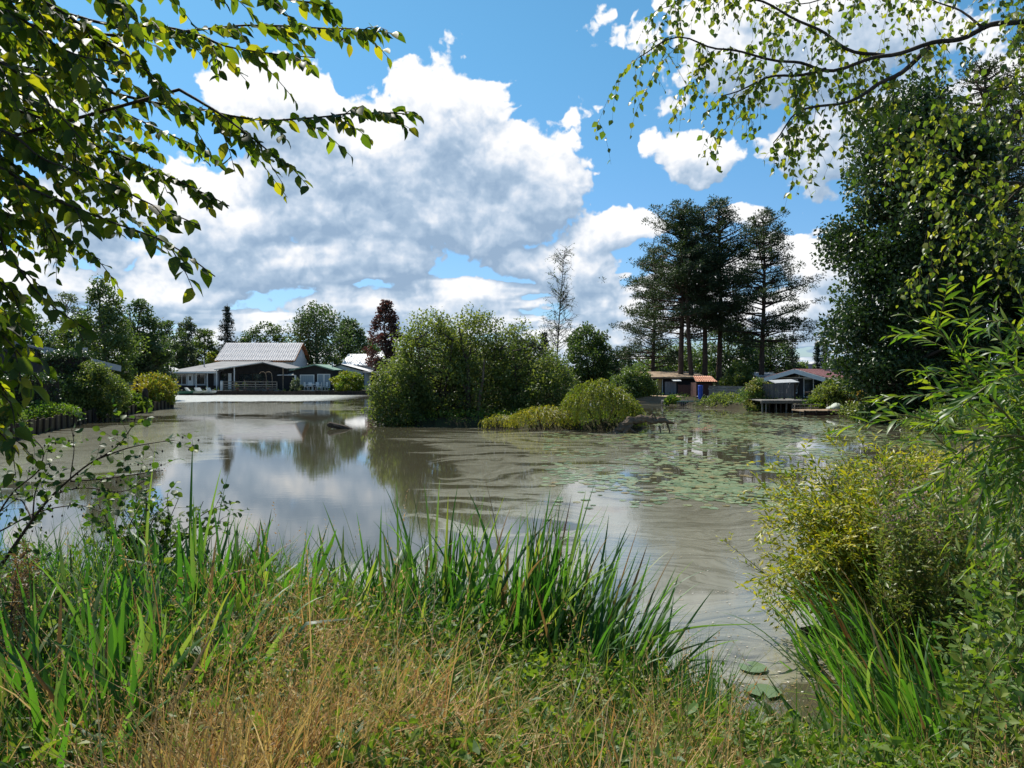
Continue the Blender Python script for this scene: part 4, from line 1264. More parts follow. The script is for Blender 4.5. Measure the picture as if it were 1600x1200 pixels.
for z in (.3, .8): MB().cyl((0, 0, z), (0, 0, z + .05), .20, .20, 14).build('hoop', M['blue'], r)
MB().cyl((0, 0, 1.151), (0, 0, 1.20), .20, .17, 14).build('lid', M['blue'], r)

# fences
def board_fence(name, label, px0, px1, d0, d1, h0, mat, rows=5, posts=6, base=None, vertical=False, cat='fence'):
    A = np.array([gx(px0, d0), d0]); B = np.array([gx(px1, d1), d1])
    L = np.linalg.norm(B - A); z0 = BZ if base is None else base
    r = thing(name, label, cat, (A[0], A[1], z0), math.atan2(B[1] - A[1], B[0] - A[0]))
    bay = L / (posts - 1)
    for k in range(posts):
        link('post', MB().box((k * bay - .05, .0, -.3), (k * bay + .05, .1, h0 + .05)).mesh('post'), M['wood_dark'] if mat != 'green_fence' else M[mat], r)
    if vertical:
        n = int(L / .12)
        me = MB().box((0, -.035, 0), (.105, -.003, h0)).mesh('board')
        for k in range(n):
            o_ = link('board', me, M[mat], r); o_.location = (k * .12, 0, rng.uniform(-.01, .01))
    else:
        hh = h0 / rows
        me = MB().box((0, -.035, 0), (bay - .01, -.003, hh - .02)).mesh('board')
        for k in range(posts - 1):
            for j in range(rows):
                o_ = link('board', me, M[mat], r); o_.location = (k * bay, rng.uniform(-.004, 0), j * hh + .03)
    return r


board_fence('board_fence', 'grey weathered board fence behind the blue barrel', 1108, 1168, 63, 60, 1.05, 'wood_grey', 5, 5)
board_fence('reed_fence', 'dark reed screen fence standing on the piled deck', 1192, 1242, 52.5, 51.5, .95, 'mesh_fence', vertical=True, base=.9, posts=4)
board_fence('green_panel_fence', 'dark green panel fence beyond the round hedge on the left bank', 186, 214, 57, 60, 1.35, 'green_fence', 1, 3)
board_fence('shed_fence', 'dark brown fence right of the long flat-roofed shed', 1060, 1110, 70, 68, 1.0, 'maroon', vertical=True, posts=4)

# piled deck
D = 50
X0, X1 = gx(1190, D), gx(1262, D)
zd = zz(625.5, D)
h = thing('piled_deck', 'grey timber deck standing on dark piles over the water', 'deck', (X0, D, 0))
n = 18
wd = (X1 - X0) / n
me = MB().box((0, 0, zd - .06), (wd - .012, 3.2, zd)).mesh('deck_board')
for k in range(n):
    o_ = link('deck_board', me, M['wood_grey'], h); o_.location = (k * wd, rng.uniform(-.03, .03), 0)
MB().box((-.05, -.03, zd - .2), (X1 - X0, .03, zd - .062)).build('beam', M['wood_grey'], h)
MB().box((-.05, 2.6, zd - .2), (X1 - X0, 2.7, zd - .062)).build('beam', M['wood_dark'], h)
for px in (1192, 1198, 1204, 1212, 1214.5, 1221, 1229, 1239, 1246, 1252, 1260):
    X = gx(px, D) - X0
    MB().cyl((X, .12, -1), (X + rng.normal() * .03, .12, zd - .065), .055, k=7).build('pile', M['wood_grey'] if rng.random() < .6 else M['wood_dark'], h)
MB().box((-.1, 2.9, -.8), (X1 - X0 + .1, 3.0, zd - .21)).build('back_wall', M['black_board'], h)

# low dock with railing and a covered boat on it
D = 47
X0, X1 = gx(1256, D), gx(1352, D)
zd = zz(641.5, D)
h = thing('low_dock', 'low reddish timber dock with a grey rail in front of the round bush', 'dock', (X0, D, 0), math.radians(3))
n = 22; wd = (X1 - X0) / n
me = MB().box((0, 0, zd - .07), (wd - .012, 1.8, zd)).mesh('deck_board')
for k in range(n):
    o_ = link('deck_board', me, M['wood_tan'], h); o_.location = (k * wd, rng.uniform(-.03, .03), 0)
for k in range(4):
    Lp = (X1 - X0) / 4
    MB().box((k * Lp, -.07, .02), (k * Lp + Lp - .02, -.01, .14)).build('plank', M['maroon'], h)
    MB().box((k * Lp, -.075, .15), (k * Lp + Lp - .02, -.012, zd - .08)).build('plank', M['wood_dark'], h)
for k in range(6):
    X = k * (X1 - X0) / 5
    MB().cyl((X, -.12, -.9), (X, -.12, zd + .02), .06, k=7).build('pile', M['wood_dark'], h)
zr = zz(633, D)
for k in range(4):
    X = .1 + k * 1.05
    if k < 3: MB().box((X - .03, 1.5, zd), (X + .03, 1.56, zr)).build('railing_post', M['wood_grey'], h)
MB().box((0, 1.44, zr - .06), (1.6, 1.498, zr)).build('rail', M['wood_grey'], h)
MB().box((0, 1.44, zr - .25), (1.6, 1.498, zr - .19)).build('rail', M['wood_grey'], h)
MB().box((2.55, 1.44, zr - .10), (X1 - X0, 1.498, zr - .04)).build('rail', M['wood_grey'], h)
MB().box((3.2, 1.5, zd), (3.26, 1.56, zr - .05)).build('railing_post', M['wood_grey'], h)
D = 47.8
r = thing('covered_boat', 'small boat under a pale green humped cover lying on the dock', 'boat', (gx(1307, D), D, zd + .02), .05)
K, S = 11, 9
V, Fq = [], []
for i in range(K):
    t = i / (K - 1)
    w_ = .5 * math.sin(math.pi * (.1 + .8 * t)) ** .5
    hh = (.16 + .20 * math.exp(-((t - .5) / .25) ** 2)) * math.sin(math.pi * (.08 + .84 * t)) ** .5
    for j in range(S):
        a_ = math.pi * j / (S - 1)
        V.append(((t - .5) * 1.15, -math.cos(a_) * w_ * .8, .06 + math.sin(a_) ** .8 * hh * (1 + .05 * math.sin(7 * t + j))))
Fq = [(i * S + j, (i + 1) * S + j, (i + 1) * S + j + 1, i * S + j + 1) for i in range(K - 1) for j in range(S - 1)]
MB().add(V, Fq + [tuple(range(S)), tuple((K - 1) * S + j for j in reversed(range(S)))]).build('cover', M['tarp'], r, smooth=True)
MB().cyl((-.55, 0, .1), (.55, 0, .1), .09, .07, 8).build('hull', M['boat_white'], r)
r = thing('timber_skip', 'grey plank lying across the right end of the low dock', 'plank', (gx(1335, 47.6), 47.6, zd + .02), .2)
MB().box((-.9, -.2, 0), (1.1, .15, .09)).build('board', M['wood_grey'], r)

# landing with steps, overturned boat
D = 66
h = thing('brick_landing', 'pale brick landing with three steps down to the water by the flat-roofed shed', 'steps', (gx(1018, D), D - 1.5, 0))
for k in range(4):
    z1_ = .12 + k * .13
    MB().box((-1.6 + k * .1, k * .45, -.4), (2.9, k * .45 + .445 if k < 3 else 5.2, z1_)).build('step', M['wood_tan'], h)
r = thing('overturned_boat', 'dark boat lying upside down under the pines', 'boat', (gx(1060, 61), 61, gz(gx(1060, 61), 61) + .02), .03)
V = []
K, S = 11, 7
for i in range(K):
    t = i / (K - 1); w_ = .55 * math.sin(math.pi * (.06 + .88 * t)) ** .6
    for j in range(S):
        a_ = math.pi * j / (S - 1)
        V.append(((t - .5) * 2.7, -math.cos(a_) * w_, .25 + math.sin(a_) ** .7 * .33))
MB().add(V, [(i * S + j, (i + 1) * S + j, (i + 1) * S + j + 1, i * S + j + 1) for i in range(K - 1) for j in range(S - 1)] + [tuple(range(S)), tuple((K - 1) * S + j for j in reversed(range(S)))]).build('hull', M['black_board'], r, smooth=True)
MB().box((-1.0, -.5, 0), (-.85, .5, .245)).build('trestle', M['wood_grey'], r); MB().box((.85, -.5, 0), (1.0, .5, .245)).build('trestle', M['wood_grey'], r)
h = thing('mesh_bank_guard', 'green-topped wire mesh guard along the water below the blue barrel', 'fence', (gx(1058, 58.4), 58.4, 0))
L_ = gx(1094, 58.4) - gx(1058, 58.4)
MB().box((0, 0, .36), (L_, .05, .43)).build('top_rail', M['green_trim'], h)
me = MB().box((0, 0, -.3), (.025, .03, .36)).mesh('stake')
for k in range(13):
    o_ = link('stake', me, M['wood_grey'], h); o_.location = (k * L_ / 12.5, 0, 0)
# dark car-like canopy by the red-roofed house
h = thing('grey_canopy', 'grey curved canopy standing in front of the red-roofed house', 'canopy', (gx(1232, 56), 56, .9))
MB().slab([(-.9, 0, .95), (.8, 0, 1.02), (1.0, 2.2, 1.2), (-.7, 2.2, 1.12)], .06).build('roof', M['chimney'], h)
for X in (-.8, .75):
    MB().box((X - .04, .1, -.5), (X + .04, .18, .93)).build('post', M['wood_dark'], h)
MB().slab([(.8, .02, 1.0), (.4, -.02, .0), (.4, 2.1, .0), (1.0, 2.2, 1.15)], .03).build('side_curtain', M['mesh_fence'], h)
r = thing('garden_table', 'dark garden table with chairs pushed in on the terrace of the red-roofed house', 'table', (gx(1277, 56), 56, BZ))
MB().box((-.8, -.4, .70), (.8, .4, .75)).build('tabletop', M['wood_dark'], r)
for sx in (-1, 1):
    for sy in (-1, 1): MB().box((sx * .72 - .03, sy * .33 - .03, 0), (sx * .72 + .03, sy * .33 + .03, .698)).build('leg', M['wood_dark'], r)

# left bank revetment: posts and planks
def revet(pts, label, hgt=.55):
    r = thing('timber_revetment', label, 'revetment', (pts[0][0], pts[0][1], 0))
    o0 = np.array(pts[0])
    for A, B in zip(pts[:-1], pts[1:]):
        A = np.array(A); B = np.array(B); L = np.linalg.norm(B - A); n = max(1, int(round(L / .42)))
        ang = math.atan2(B[1] - A[1], B[0] - A[0])
        for k in range(n):
            p_ = A + (B - A) * k / n - o0
            me = MB().box((0, -.03, -.6), (L / n - .02, .03, hgt + rng.uniform(-.06, .05))).mesh('plank')
            o_ = link('plank', me, M['wood_rev'], r); o_.location = (p_[0], p_[1], 0); o_.rotation_euler = (0, 0, ang)
            if k % 2 == 0:
                q = MB().cyl((0, 0, -.7), (rng.normal() * .02, 0, hgt + rng.uniform(.0, .16)), .055, k=6)
                po = q.build('post', M['wood_dark'], r); po.location = (p_[0] - math.sin(ang) * -.09, p_[1] - math.cos(ang) * .09, 0)
    return r


revet([(-17.7, 25.5), (-20.2, 32), (-22.6, 41.5)], 'nearer stretch of the left bank revetment with yellowed planks and dark posts', .62)
revet([(-22.6, 41.5), (-24.2, 50), (-25.2, 57)], 'farther stretch of the left bank revetment ending in a corner', .55)
revet([(-25.2, 57), (-30, 59.6), (-35.5, 62.8)], 'return of the left bank revetment running back from its corner', .55)
r = thing('grey_handrail', 'grey pole handrail sloping in front of the dark hedge', 'handrail', tuple(at(80, 652, 38)))
e_ = at(132, 640, 43) - at(80, 652, 38)
q = MB().cyl((0, 0, .0), tuple(e_), .06, k=8).build('rail', M['wood_grey'], r)
for f_ in (0.05, .5, .98):
    MB().cyl(tuple(e_ * f_ - (0, 0, .7)), tuple(e_ * f_ - (0, 0, .03)), .05, k=6).build('post', M['wood_grey'], r)
r = thing('rope_fence', 'dark post with two sagging ropes beside the green panel fence', 'rope fence', (gx(215, 55), 55, BZ))
MB().cyl((0, 0, -.2), (0, 0, 1.55), .09, k=8).build('post', M['wood_dark'], r)
for z in (1.2, .8):
    pts = [(-(t_ * 1.6), -t_ * 3.4, z - .9 * t_ * (1.4 - t_ * .6)) for t_ in np.linspace(0, 1, 8)]
    V, F_ = tube_np([pts], [[.025] * 8], 5); link('rope', mesh_np('rope', V, F_), M['wood_grey'], r)
r = thing('wooden_bollard', 'thick dark pointed bollard among the shrubs on the left bank', 'bollard', (gx(227, 50), 50, BZ))
MB().cyl((0, 0, -.2), (0, 0, .95), .21, .18, 10).cyl((0, 0, .951), (0, 0, 1.15), .18, .08, 10).build('post', M['wood_dark'], r)


# ------------------------------------------------------------------ shrubs and hedges
def hedge(name, label, px0, px1, top, d, dep, mat, base=BZ, per=90, size=.13, box=True):
    x0, x1 = gx(px0, d), gx(px1, d); zt = zz(top, d)
    r = thing(name, label, 'hedge', ((x0 + x1) / 2, d, base))
    w, hh = x1 - x0, zt - base
    n = int((w * hh + w * dep + dep * hh) * 26)
    face = rng.choice(4, n, p=[.38, .32, .15, .15])
    U = rng.uniform(-.5, .5, (n, 3))
    C = U * np.array([w, dep, hh]) + (0, dep / 2, hh / 2)
    C[face == 0, 1] = 0; C[face == 1, 2] = hh; C[face == 2, 0] = w / 2; C[face == 3, 0] = -w / 2
    C += rng.normal(size=C.shape) * .05
    V, Fs, tn = leaves_at(C, 12, (.13, .13, .13), size)
    link('foliage', mesh_np('foliage', V, Fs, tn), M[mat], r, kind='stuff')
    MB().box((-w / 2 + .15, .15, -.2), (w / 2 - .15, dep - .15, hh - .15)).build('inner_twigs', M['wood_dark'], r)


hedge('clipped_hedge', 'tall dark clipped hedge in front of the bungalow', 66, 116, 553, 42, 2.0, 'tree_dark')
hedge('low_hedge', 'lower dark hedge at the far left edge', -40, 62, 590, 37, 2.0, 'tree_dark')
S_ = 'shrub'
T('round_bush', 'large round dark green bush on the left bank', S_, 141, 566, 100, 42.5, M['scrub_leaf'], 'dome', base=.35, cb=0, ncl=330, per=70, size=.13, sig=(.2, .2, .17), limbs=20, trunk_r=.05, inner=.55)
T('round_bush', 'softer lighter bush leaning against the large round bush', S_, 178, 592, 50, 46, M['scrub_leaf'], 'dome', base=.4, cb=0, ncl=120, per=50, size=.14, limbs=15, trunk_r=.04)
T('goldenrod_clump', 'tall yellow and orange flowering clump at the corner of the left bank', S_, 240, 584, 74, 56, M['hedge_yellow'], 'dome', base=.4, cb=0, ncl=200, per=60, size=.16, limbs=20, trunk_r=.03, droop=-.5)
T('leafy_shrub', 'fresh green leafy shrub beside the dark bollard', S_, 205, 616, 60, 50, M['herb_leaf'], 'dome', base=.3, cb=0, ncl=110, per=36, size=.20, limbs=15, trunk_r=.03)
T('leafy_shrub', 'low shrub hanging over the revetment below the round bush', S_, 165, 640, 50, 46, M['herb_leaf'], 'dome', base=.4, cb=0, ncl=90, per=36, size=.16, limbs=10, trunk_r=.03)
T('bramble_thicket', 'bramble thicket hanging over the revetment at the left edge', S_, 62, 632, 110, 37, M['herb_leaf'], 'dome', base=.5, cb=0, ncl=150, per=40, size=.13, limbs=20, trunk_r=.03)
T('bramble_thicket', 'taller thicket at the left edge of the pond near the hanging leaves', S_, -35, 600, 110, 30, M['scrub_leaf'], 'dome', base=.1, cb=0, ncl=260, per=50, size=.12, limbs=20, trunk_r=.03)
T('round_bush', 'round yellow-green bush beside the small chalet deck', S_, 545, 581, 50, 89.5, M['yellow_willow'], 'dome', base=.4, cb=0, ncl=150, per=60, size=.20, limbs=10, trunk_r=.05, inner=.6)
T('pot_shrub', 'thin pale shrub at the left corner of the small chalet deck', S_, 462, 590, 20, 88.6, M['tree_grey'], 'dome', base=.4, cb=0, ncl=40, per=30, size=.16, limbs=6, trunk_r=.03)
T('willow_bush', 'dense grey-green willow bush on the bank left of the flat-roofed shed', S_, 990, 572, 66, 67, M['tree_light'], 'dome', base=.3, cb=0, ncl=220, per=60, size=.17, limbs=20, trunk_r=.05, droop=.5)
T('dark_shrub', 'dark rounded shrub between the orange roof and the solitary pine', S_, 1155, 562, 56, 68, M['scrub_leaf'], 'dome', base=.3, cb=0, ncl=200, per=60, size=.18, limbs=15, trunk_r=.05)
T('flowering_bush', 'pale pinkish flowering bush left of the reed screen', S_, 1184, 592, 56, 53, M['weed_leaf'], 'dome', base=.1, cb=0, ncl=180, per=50, size=.12, limbs=15, trunk_r=.03)
T('bank_shrub', 'dark leafy growth on the bank below the board fence', S_, 1135, 617, 80, 57.5, M['scrub_leaf'], 'dome', base=.0, cb=0, ncl=170, per=50, size=.14, limbs=10, trunk_r=.03)
T('round_bush', 'round glossy green bush between the red-roofed house and the dock', S_, 1308, 593, 78, 50, M['scrub_leaf'], 'dome', base=.4, cb=0, ncl=320, per=60, size=.14, sig=(.2, .2, .16), limbs=10, trunk_r=.05, inner=.6)
T('orange_shrub', 'orange-yellow grassy shrub right of the round glossy bush', S_, 1340, 612, 34, 48.5, M['orange_grass'], 'dome', base=.4, cb=0, ncl=70, per=40, size=.16, limbs=10, trunk_r=.02, droop=-.8)
T('bank_shrub', 'green growth hanging over the left end of the dock', S_, 1272, 624, 44, 50, M['herb_leaf'], 'dome', base=.3, cb=0, ncl=70, per=40, size=.13, limbs=10, trunk_r=.02)
T('bank_shrub', 'small green tuft beside the mesh bank guard', S_, 1050, 618, 24, 60, M['herb_leaf'], 'dome', base=.2, cb=0, ncl=50, per=40, size=.13, limbs=10, trunk_r=.02)
T('bank_shrub', 'low dark shrubs under the huge dark tree at the water', S_, 1400, 622, 150, 43, M['scrub_leaf'], 'dome', base=.0, cb=0, ncl=200, per=50, size=.15, limbs=10, trunk_r=.03)
T('bank_shrub', 'low dark shrubs along the right bank behind the willow', S_, 1500, 640, 160, 34, M['scrub_leaf'], 'dome', base=.1, cb=0, ncl=200, per=50, size=.13, limbs=10, trunk_r=.03)

# ------------------------------------------------------------------ island
T('island_willow', 'big spreading grey willow shrub forming the left half of the island', S_, 672, 478, 186, 40.5, M['scrub_leaf'], 'flame', base=.0, cb=.0, ncl=640, per=32, size=.135, sig=(.30, .30, .24), limbs=170, trunk_r=.11, stems=7, inner=.3, depth=.6)
T('island_willow', 'willow shrub forming the right half of the island beside the thin birch', S_, 815, 500, 156, 41.5, M['scrub_leaf'], 'flame', base=.0, cb=.0, ncl=460, per=30, size=.135, sig=(.30, .30, .26), limbs=150, trunk_r=.10, stems=6, inner=.3, depth=.7)
T('island_willow', 'middle willow shrub of the island around the dead snags', S_, 742, 480, 170, 42.0, M['scrub_leaf'], 'dome', base=.0, cb=.12, ncl=520, per=34, size=.135, sig=(.30, .30, .26), limbs=110, trunk_r=.09, stems=5, inner=.2, depth=.7)
T('island_shrub', 'lower leafy willow overhanging the water at the left tip of the island', S_, 626, 560, 108, 39, M['scrub_leaf'], 'dome', base=-.02, cb=.0, ncl=260, per=44, size=.13, sig=(.22, .22, .18), limbs=60, trunk_r=.06, stems=4, inner=.4, depth=.6)
T('island_shrub', 'lower leafy shrub in front of the right half of the island', S_, 862, 556, 110, 39.5, M['scrub_leaf'], 'dome', base=-.02, cb=.0, ncl=240, per=40, size=.13, sig=(.22, .22, .18), limbs=50, trunk_r=.05, stems=4, inner=.4, depth=.6)
r = thing('dead_snag', 'dark dead trunk leaning left among the island willows', 'dead tree', (gx(732, 40), 40, .1))
V, F_ = tube_np([[(0, 0, -.2), (0, 0, 1.5), (-.05, 0, 2.9), (-.32, 0, 3.9), (-.50, 0, 4.9)]], [[.13, .11, .09, .06, .03]], 8)
link('trunk', mesh_np('trunk', V, F_, smooth=True), M['bark'], r)
V, F_ = tube_np([[(0, 0, 1.2), (-.3, 0, 2.0), (-.75, 0, 2.5)], [(0, 0, .6), (-.6, -.1, 1.3), (-1.4, -.2, 1.6)], [(-.1, 0, 3.2), (.1, 0, 3.6), (.12, 0, 4.1)]], [[.07, .05, .02]] * 3, 6)
link('branch', mesh_np('branch', V, F_), M['bark'], r)
r = thing('dead_snag', 'shorter dead trunk leaning right of the dark one on the island', 'dead tree', (gx(746, 40), 40, .1))
V, F_ = tube_np([[(0, 0, -.2), (.1, 0, 1.2), (.28, 0, 2.1), (.36, 0, 3.2)]], [[.10, .09, .07, .04]], 8)
link('trunk', mesh_np('trunk', V, F_, smooth=True), M['dead_wood'], r)

# thin birch on the island, drawn with its real branching
D = 43
r = thing('thin_birch', 'thin nearly leafless birch rising above the island', 'tree', (gx(868, D), D, .2))
Hb = zz(393, D) - .2
tt = np.linspace(0, 1, 10)
tp = np.column_stack([.5 * tt ** 1.6, .1 * np.sin(tt * 4), Hb * tt])
V, F_ = tube_np([tp], [.075 * (1 - tt * .88)], 6)
link('trunk', mesh_np('trunk', V, F_, smooth=True), M['bark_birch'], r)
P1, R1, LP = [], [], []
for k in range(64):
    t0 = rng.uniform(.38, .97); a_ = rng.uniform(0, 6.28)
    s = np.array([np.interp(t0, tt, tp[:, 0]), 0, Hb * t0]); L = (1.15 - t0 * .85) * rng.uniform(.8, 2.2)
    e = s + np.array([math.cos(a_) * L * .75, math.sin(a_) * L * .5, L * rng.uniform(.6, 1.0)])
    m_ = (s + e) / 2 + (math.cos(a_) * L * .15, 0, 0)
    P1.append([s, m_, e]); R1.append([.018, .012, .006])
    for q in range(6):
        f = rng.uniform(.3, 1.0); b0 = s + (e - s) * f
        dd_ = np.array([rng.normal() * .5, rng.normal() * .4, rng.uniform(-.5, .5)]); e2 = b0 + unit(dd_) * rng.uniform(.3, .75)
        P1.append([b0, (b0 + e2) / 2, e2]); R1.append([.009, .007, .004])
        LP += [b0 + (e2 - b0) * rng.uniform(.1, 1) for _ in range(3)]
V, F_ = tube_np(P1, R1, 3)
link('branches', mesh_np('branches', V, F_), M['bark'], r, kind='stuff')
LP = np.array(LP)
V, Fs, tn = leaves_at(LP, 1, (.05, .05, .05), .085, .5)
link('crown', mesh_np('crown', V, Fs, tn), M['tree_mid'], r, kind='stuff')


# yellow weeping willow on the island: hanging strands
def strand_bush(name, label, px0, px1, top, d, n, mat, Lmin, Lmax, dep=1.0, leaf=.10, step=.045, base=.1, arch=.5, cat='shrub', prof=None, outw=.9):
    cx = (px0 + px1) / 2
    r = thing(name, label, cat, (gx(cx, d), d, base))
    w = (px1 - px0) / F_PX * d; H = zz(top, d) - base
    K = 9
    P_ = []
    for k in range(n):
        u = rng.uniform(-1, 1); v_ = rng.uniform(-1, 1)
        if u * u + v_ * v_ > 1.1: continue
        hh = H * (prof(u) if prof else (1 - .55 * u * u)) * (1 - .25 * v_ * v_) * rng.uniform(.35, 1) ** .35
        s = np.array([u * w * .40, v_ * dep * .8, hh])
        L = min(rng.uniform(Lmin, Lmax), hh)
        out_ = np.array([u + rng.normal() * .25, v_ * .8 - .2, 0]) * outw
        t_ = np.linspace(0, 1, K)[:, None]
        p_ = s + out_ * L * arch * np.sin(t_ * 1.5) + np.array([0, 0, 1]) * (.28 * L * np.sin(t_ * 2.2) - L * t_ ** 1.7)
        p_ += np.cumsum(rng.normal(size=(K, 3)) * .008, 0)
        p_[:, 2] = np.maximum(p_[:, 2], .02 - base)
        P_.append(p_)
    P_ = np.array(P_)
    V, F_ = tube_np(P_, np.linspace(.008, .003, K)[None].repeat(len(P_), 0), 3)
    link('strands', mesh_np('strands', V, F_), M['twig_green'], r, kind='stuff')
    seg = np.linalg.norm(np.diff(P_, axis=1), axis=2).sum(1)
    m_ = int(np.mean(seg) / step)
    f = np.linspace(.05, .99, m_) * (K - 1)
    i0 = np.minimum(f.astype(int), K - 2); fr = (f - i0)[None, :, None]
    Q = P_[:, i0] * (1 - fr) + P_[:, i0 + 1] * fr
    Tn = unit(P_[:, i0 + 1] - P_[:, i0])
    Q = Q.reshape(-1, 3); Tn = Tn.reshape(-1, 3)
    ax = unit(Tn + rng.normal(size=Tn.shape) * .38)
    s = leaf * rng.uniform(.6, 1.2, len(Q))
    V, Fs, ids = scatter(RHOMB_V, RHOMB_F, Q + rng.normal(size=Q.shape) * .01, frames(ax, rand_dirs(len(Q), .5)), np.column_stack([s * .48, s, s]))
    tn = (np.repeat(rng.uniform(0, .6, len(P_)), m_) + rng.uniform(0, .39, len(Q)))[ids]
    link('crown', mesh_np('crown', V, Fs, tn), M[mat], r, kind='stuff')
    st = []
    for k in range(7):
        a_ = k * .9
        st.append([(0.08 * math.cos(a_), .08 * math.sin(a_), -.25), (.2 * w * math.cos(a_), .15 * math.sin(a_), H * .4), (.34 * w * math.cos(a_), .3 * dep * math.sin(a_), H * .8)])
    V, F_ = tube_np(st, [[.05, .03, .012]] * 7, 5)
    link('stems', mesh_np('stems', V, F_, smooth=True), M['twig'], r, kind='stuff')
    return r


strand_bush('weeping_willow', 'yellow-green weeping willow bush at the right tip of the island', 876, 1008, 592, 35.6, 620, 'yellow_willow', .8, 2.2, 1.6, leaf=.13, step=.05, base=.08, prof=lambda u: 1 - .42 * u * u - (.25 * u if u > 0 else 0), cat='tree')
strand_bush('low_willow', 'low yellow willow sprawling along the front of the island', 790, 905, 634, 35.8, 420, 'yellow_shrub', .3, 1.0, 1.2, leaf=.11, step=.045, base=.05, arch=.9)
strand_bush('low_willow', 'smallest yellow willow tuft at the left of the sprawling one', 748, 812, 648, 36.6, 200, 'yellow_shrub', .3, .7, .9, leaf=.10, step=.045, base=.05, arch=.9)

# fallen log with dead branches
D = 33.6
r = thing('fallen_log', 'big weathered fallen log arching out of the water beside the yellow willow', 'log', (gx(968, D), D, 0))
pts = np.array([(-.15, 0, -.12), (.1, -.05, .22), (.42, 0, .50), (.9, .05, .60), (1.5, .1, .55), (2.0, .1, .52), (2.45, .15, .42)])
ti = np.linspace(0, 6, 34)
pts = np.column_stack([np.interp(ti, range(7), pts[:, i]) for i in range(3)]) + np.column_stack([0 * ti, np.sin(ti * 3) * .03, np.sin(ti * 4.3) * .03])
V, F_ = tube_np([pts], [np.interp(ti, range(7), [.20, .23, .19, .17, .15, .12, .015]) * (1 + .12 * np.sin(ti * 7))], 12)
V = V + np.sin(V[:, [1, 2, 0]] * 23) * .022 + rng.normal(size=V.shape) * .007
link('trunk', mesh_np('trunk', V, F_), M['dead_wood'], r)
V, F_ = tube_np([[(.5, -.1, .42), (.28, -.28, .18), (.05, -.35, -.15)], [(.3, -.15, .3), (.55, -.35, .1), (.75, -.4, -.1)]], [[.10, .08, .06], [.06, .05, .03]], 7)
V = V + np.sin(V[:, [1, 2, 0]] * 31) * .015
link('root', mesh_np('root', V, F_), M['dead_wood'], r)
B = [[(1.6, .1, .6), (1.55, .1, .78), (1.3, .1, .9)], [(1.75, .1, .3), (1.8, .0, .1), (1.75, -.05, -.1)], [(2.1, .1, .4), (2.2, .05, .1), (2.15, .05, -.1)],
     [(1.3, .1, .62), (1.5, .2, .8), (1.45, .2, .95)]]
for b_ in B:
    V, F_ = tube_np([b_], [[.05, .035, .015]], 6)
    link('branch', mesh_np('branch', V, F_), M['dead_wood'], r)
r = thing('dead_branch', 'bare forked grey branches reaching right above the fallen log', 'branch', tuple(at(1016, 664, 34.4) * (1, 1, 0)))
o0 = at(1016, 664, 34.4) * (1, 1, 0)
for path, r0 in (([(1016, 664), (1030, 650), (1045, 642), (1068, 635), (1090, 625), (1102, 627)], .028), ([(1068, 635), (1078, 632), (1098, 634)], .014), ([(1045, 642), (1056, 634), (1063, 628)], .014),
                 ([(1030, 650), (1028, 643), (1033, 641)], .016), ([(1016, 664), (1020, 655), (1034, 648), (1040, 655), (1052, 665)], .02), ([(1052, 665), (1058, 650), (1062, 655)], .012), ([(1045, 642), (1037, 632), (1030, 628)], .01)):
    P_ = np.array([at(a_, b_, 34.4 + .04 * i) - o0 for i, (a_, b_) in enumerate(path)])
    V, F_ = tube_np([P_], [np.linspace(r0, r0 * .4, len(P_))], 5)
    link('branch', mesh_np('branch', V, F_), M['dead_wood'], r)
# half-sunken log left of the island
D = 36
r = thing('sunken_log', 'short black half-sunken log left of the island', 'log', (gx(530, D), D, 0))
pts = np.array([(-.55, 0, .22), (-.45, 0, .2), (-.1, 0, .12), (.3, 0, .06), (.62, 0, -.02)])
V, F_ = tube_np([pts], [[.05, .15, .14, .12, .05]], 9)
V = V + np.sin(V[:, [1, 2, 0]] * 37) * .02
link('trunk', mesh_np('trunk', V, F_), M['bark'], r)
# dark stump at the near right shore
r = thing('sunken_stump', 'dark soaked stump in the shallow water beside the right reeds', 'stump', tuple(at(1278, 992, 7.85) * (1, 1, 0)))
V, F_ = tube_np([[(-.22, 0, -.03), (-.16, 0, .02), (0, .02, .03), (.15, .03, .01), (.24, .05, -.05)]], [[.02, .06, .075, .06, .02]], 9)
V = V + np.sin(V[:, [1, 2, 0]] * 60) * .008
link('trunk', mesh_np('trunk', V, F_), M['wood_dark'], r)
V, F_ = tube_np([[(-.3, -.06, .03), (0, -.08, .07), (.4, -.1, .09)]], [[.008, .007, .005]], 5)
link('stick', mesh_np('stick', V, F_), M['dead_wood'], r)

# ------------------------------------------------------------------ lily pads
def pad_mesh(seed):
    rr = np.random.default_rng(seed)
    n = 10
    th = np.linspace(.22, 2 * np.pi - .22, n)
    V = [(0, 0, .0)] + [(math.cos(a_) * (1 + rr.normal() * .03), math.sin(a_) * (1 + rr.normal() * .03), abs(rr.normal()) * .035) for a_ in th]
    return mesh_np('lily_pad', V, np.array([(0, i, i + 1) for i in range(1, n)]))


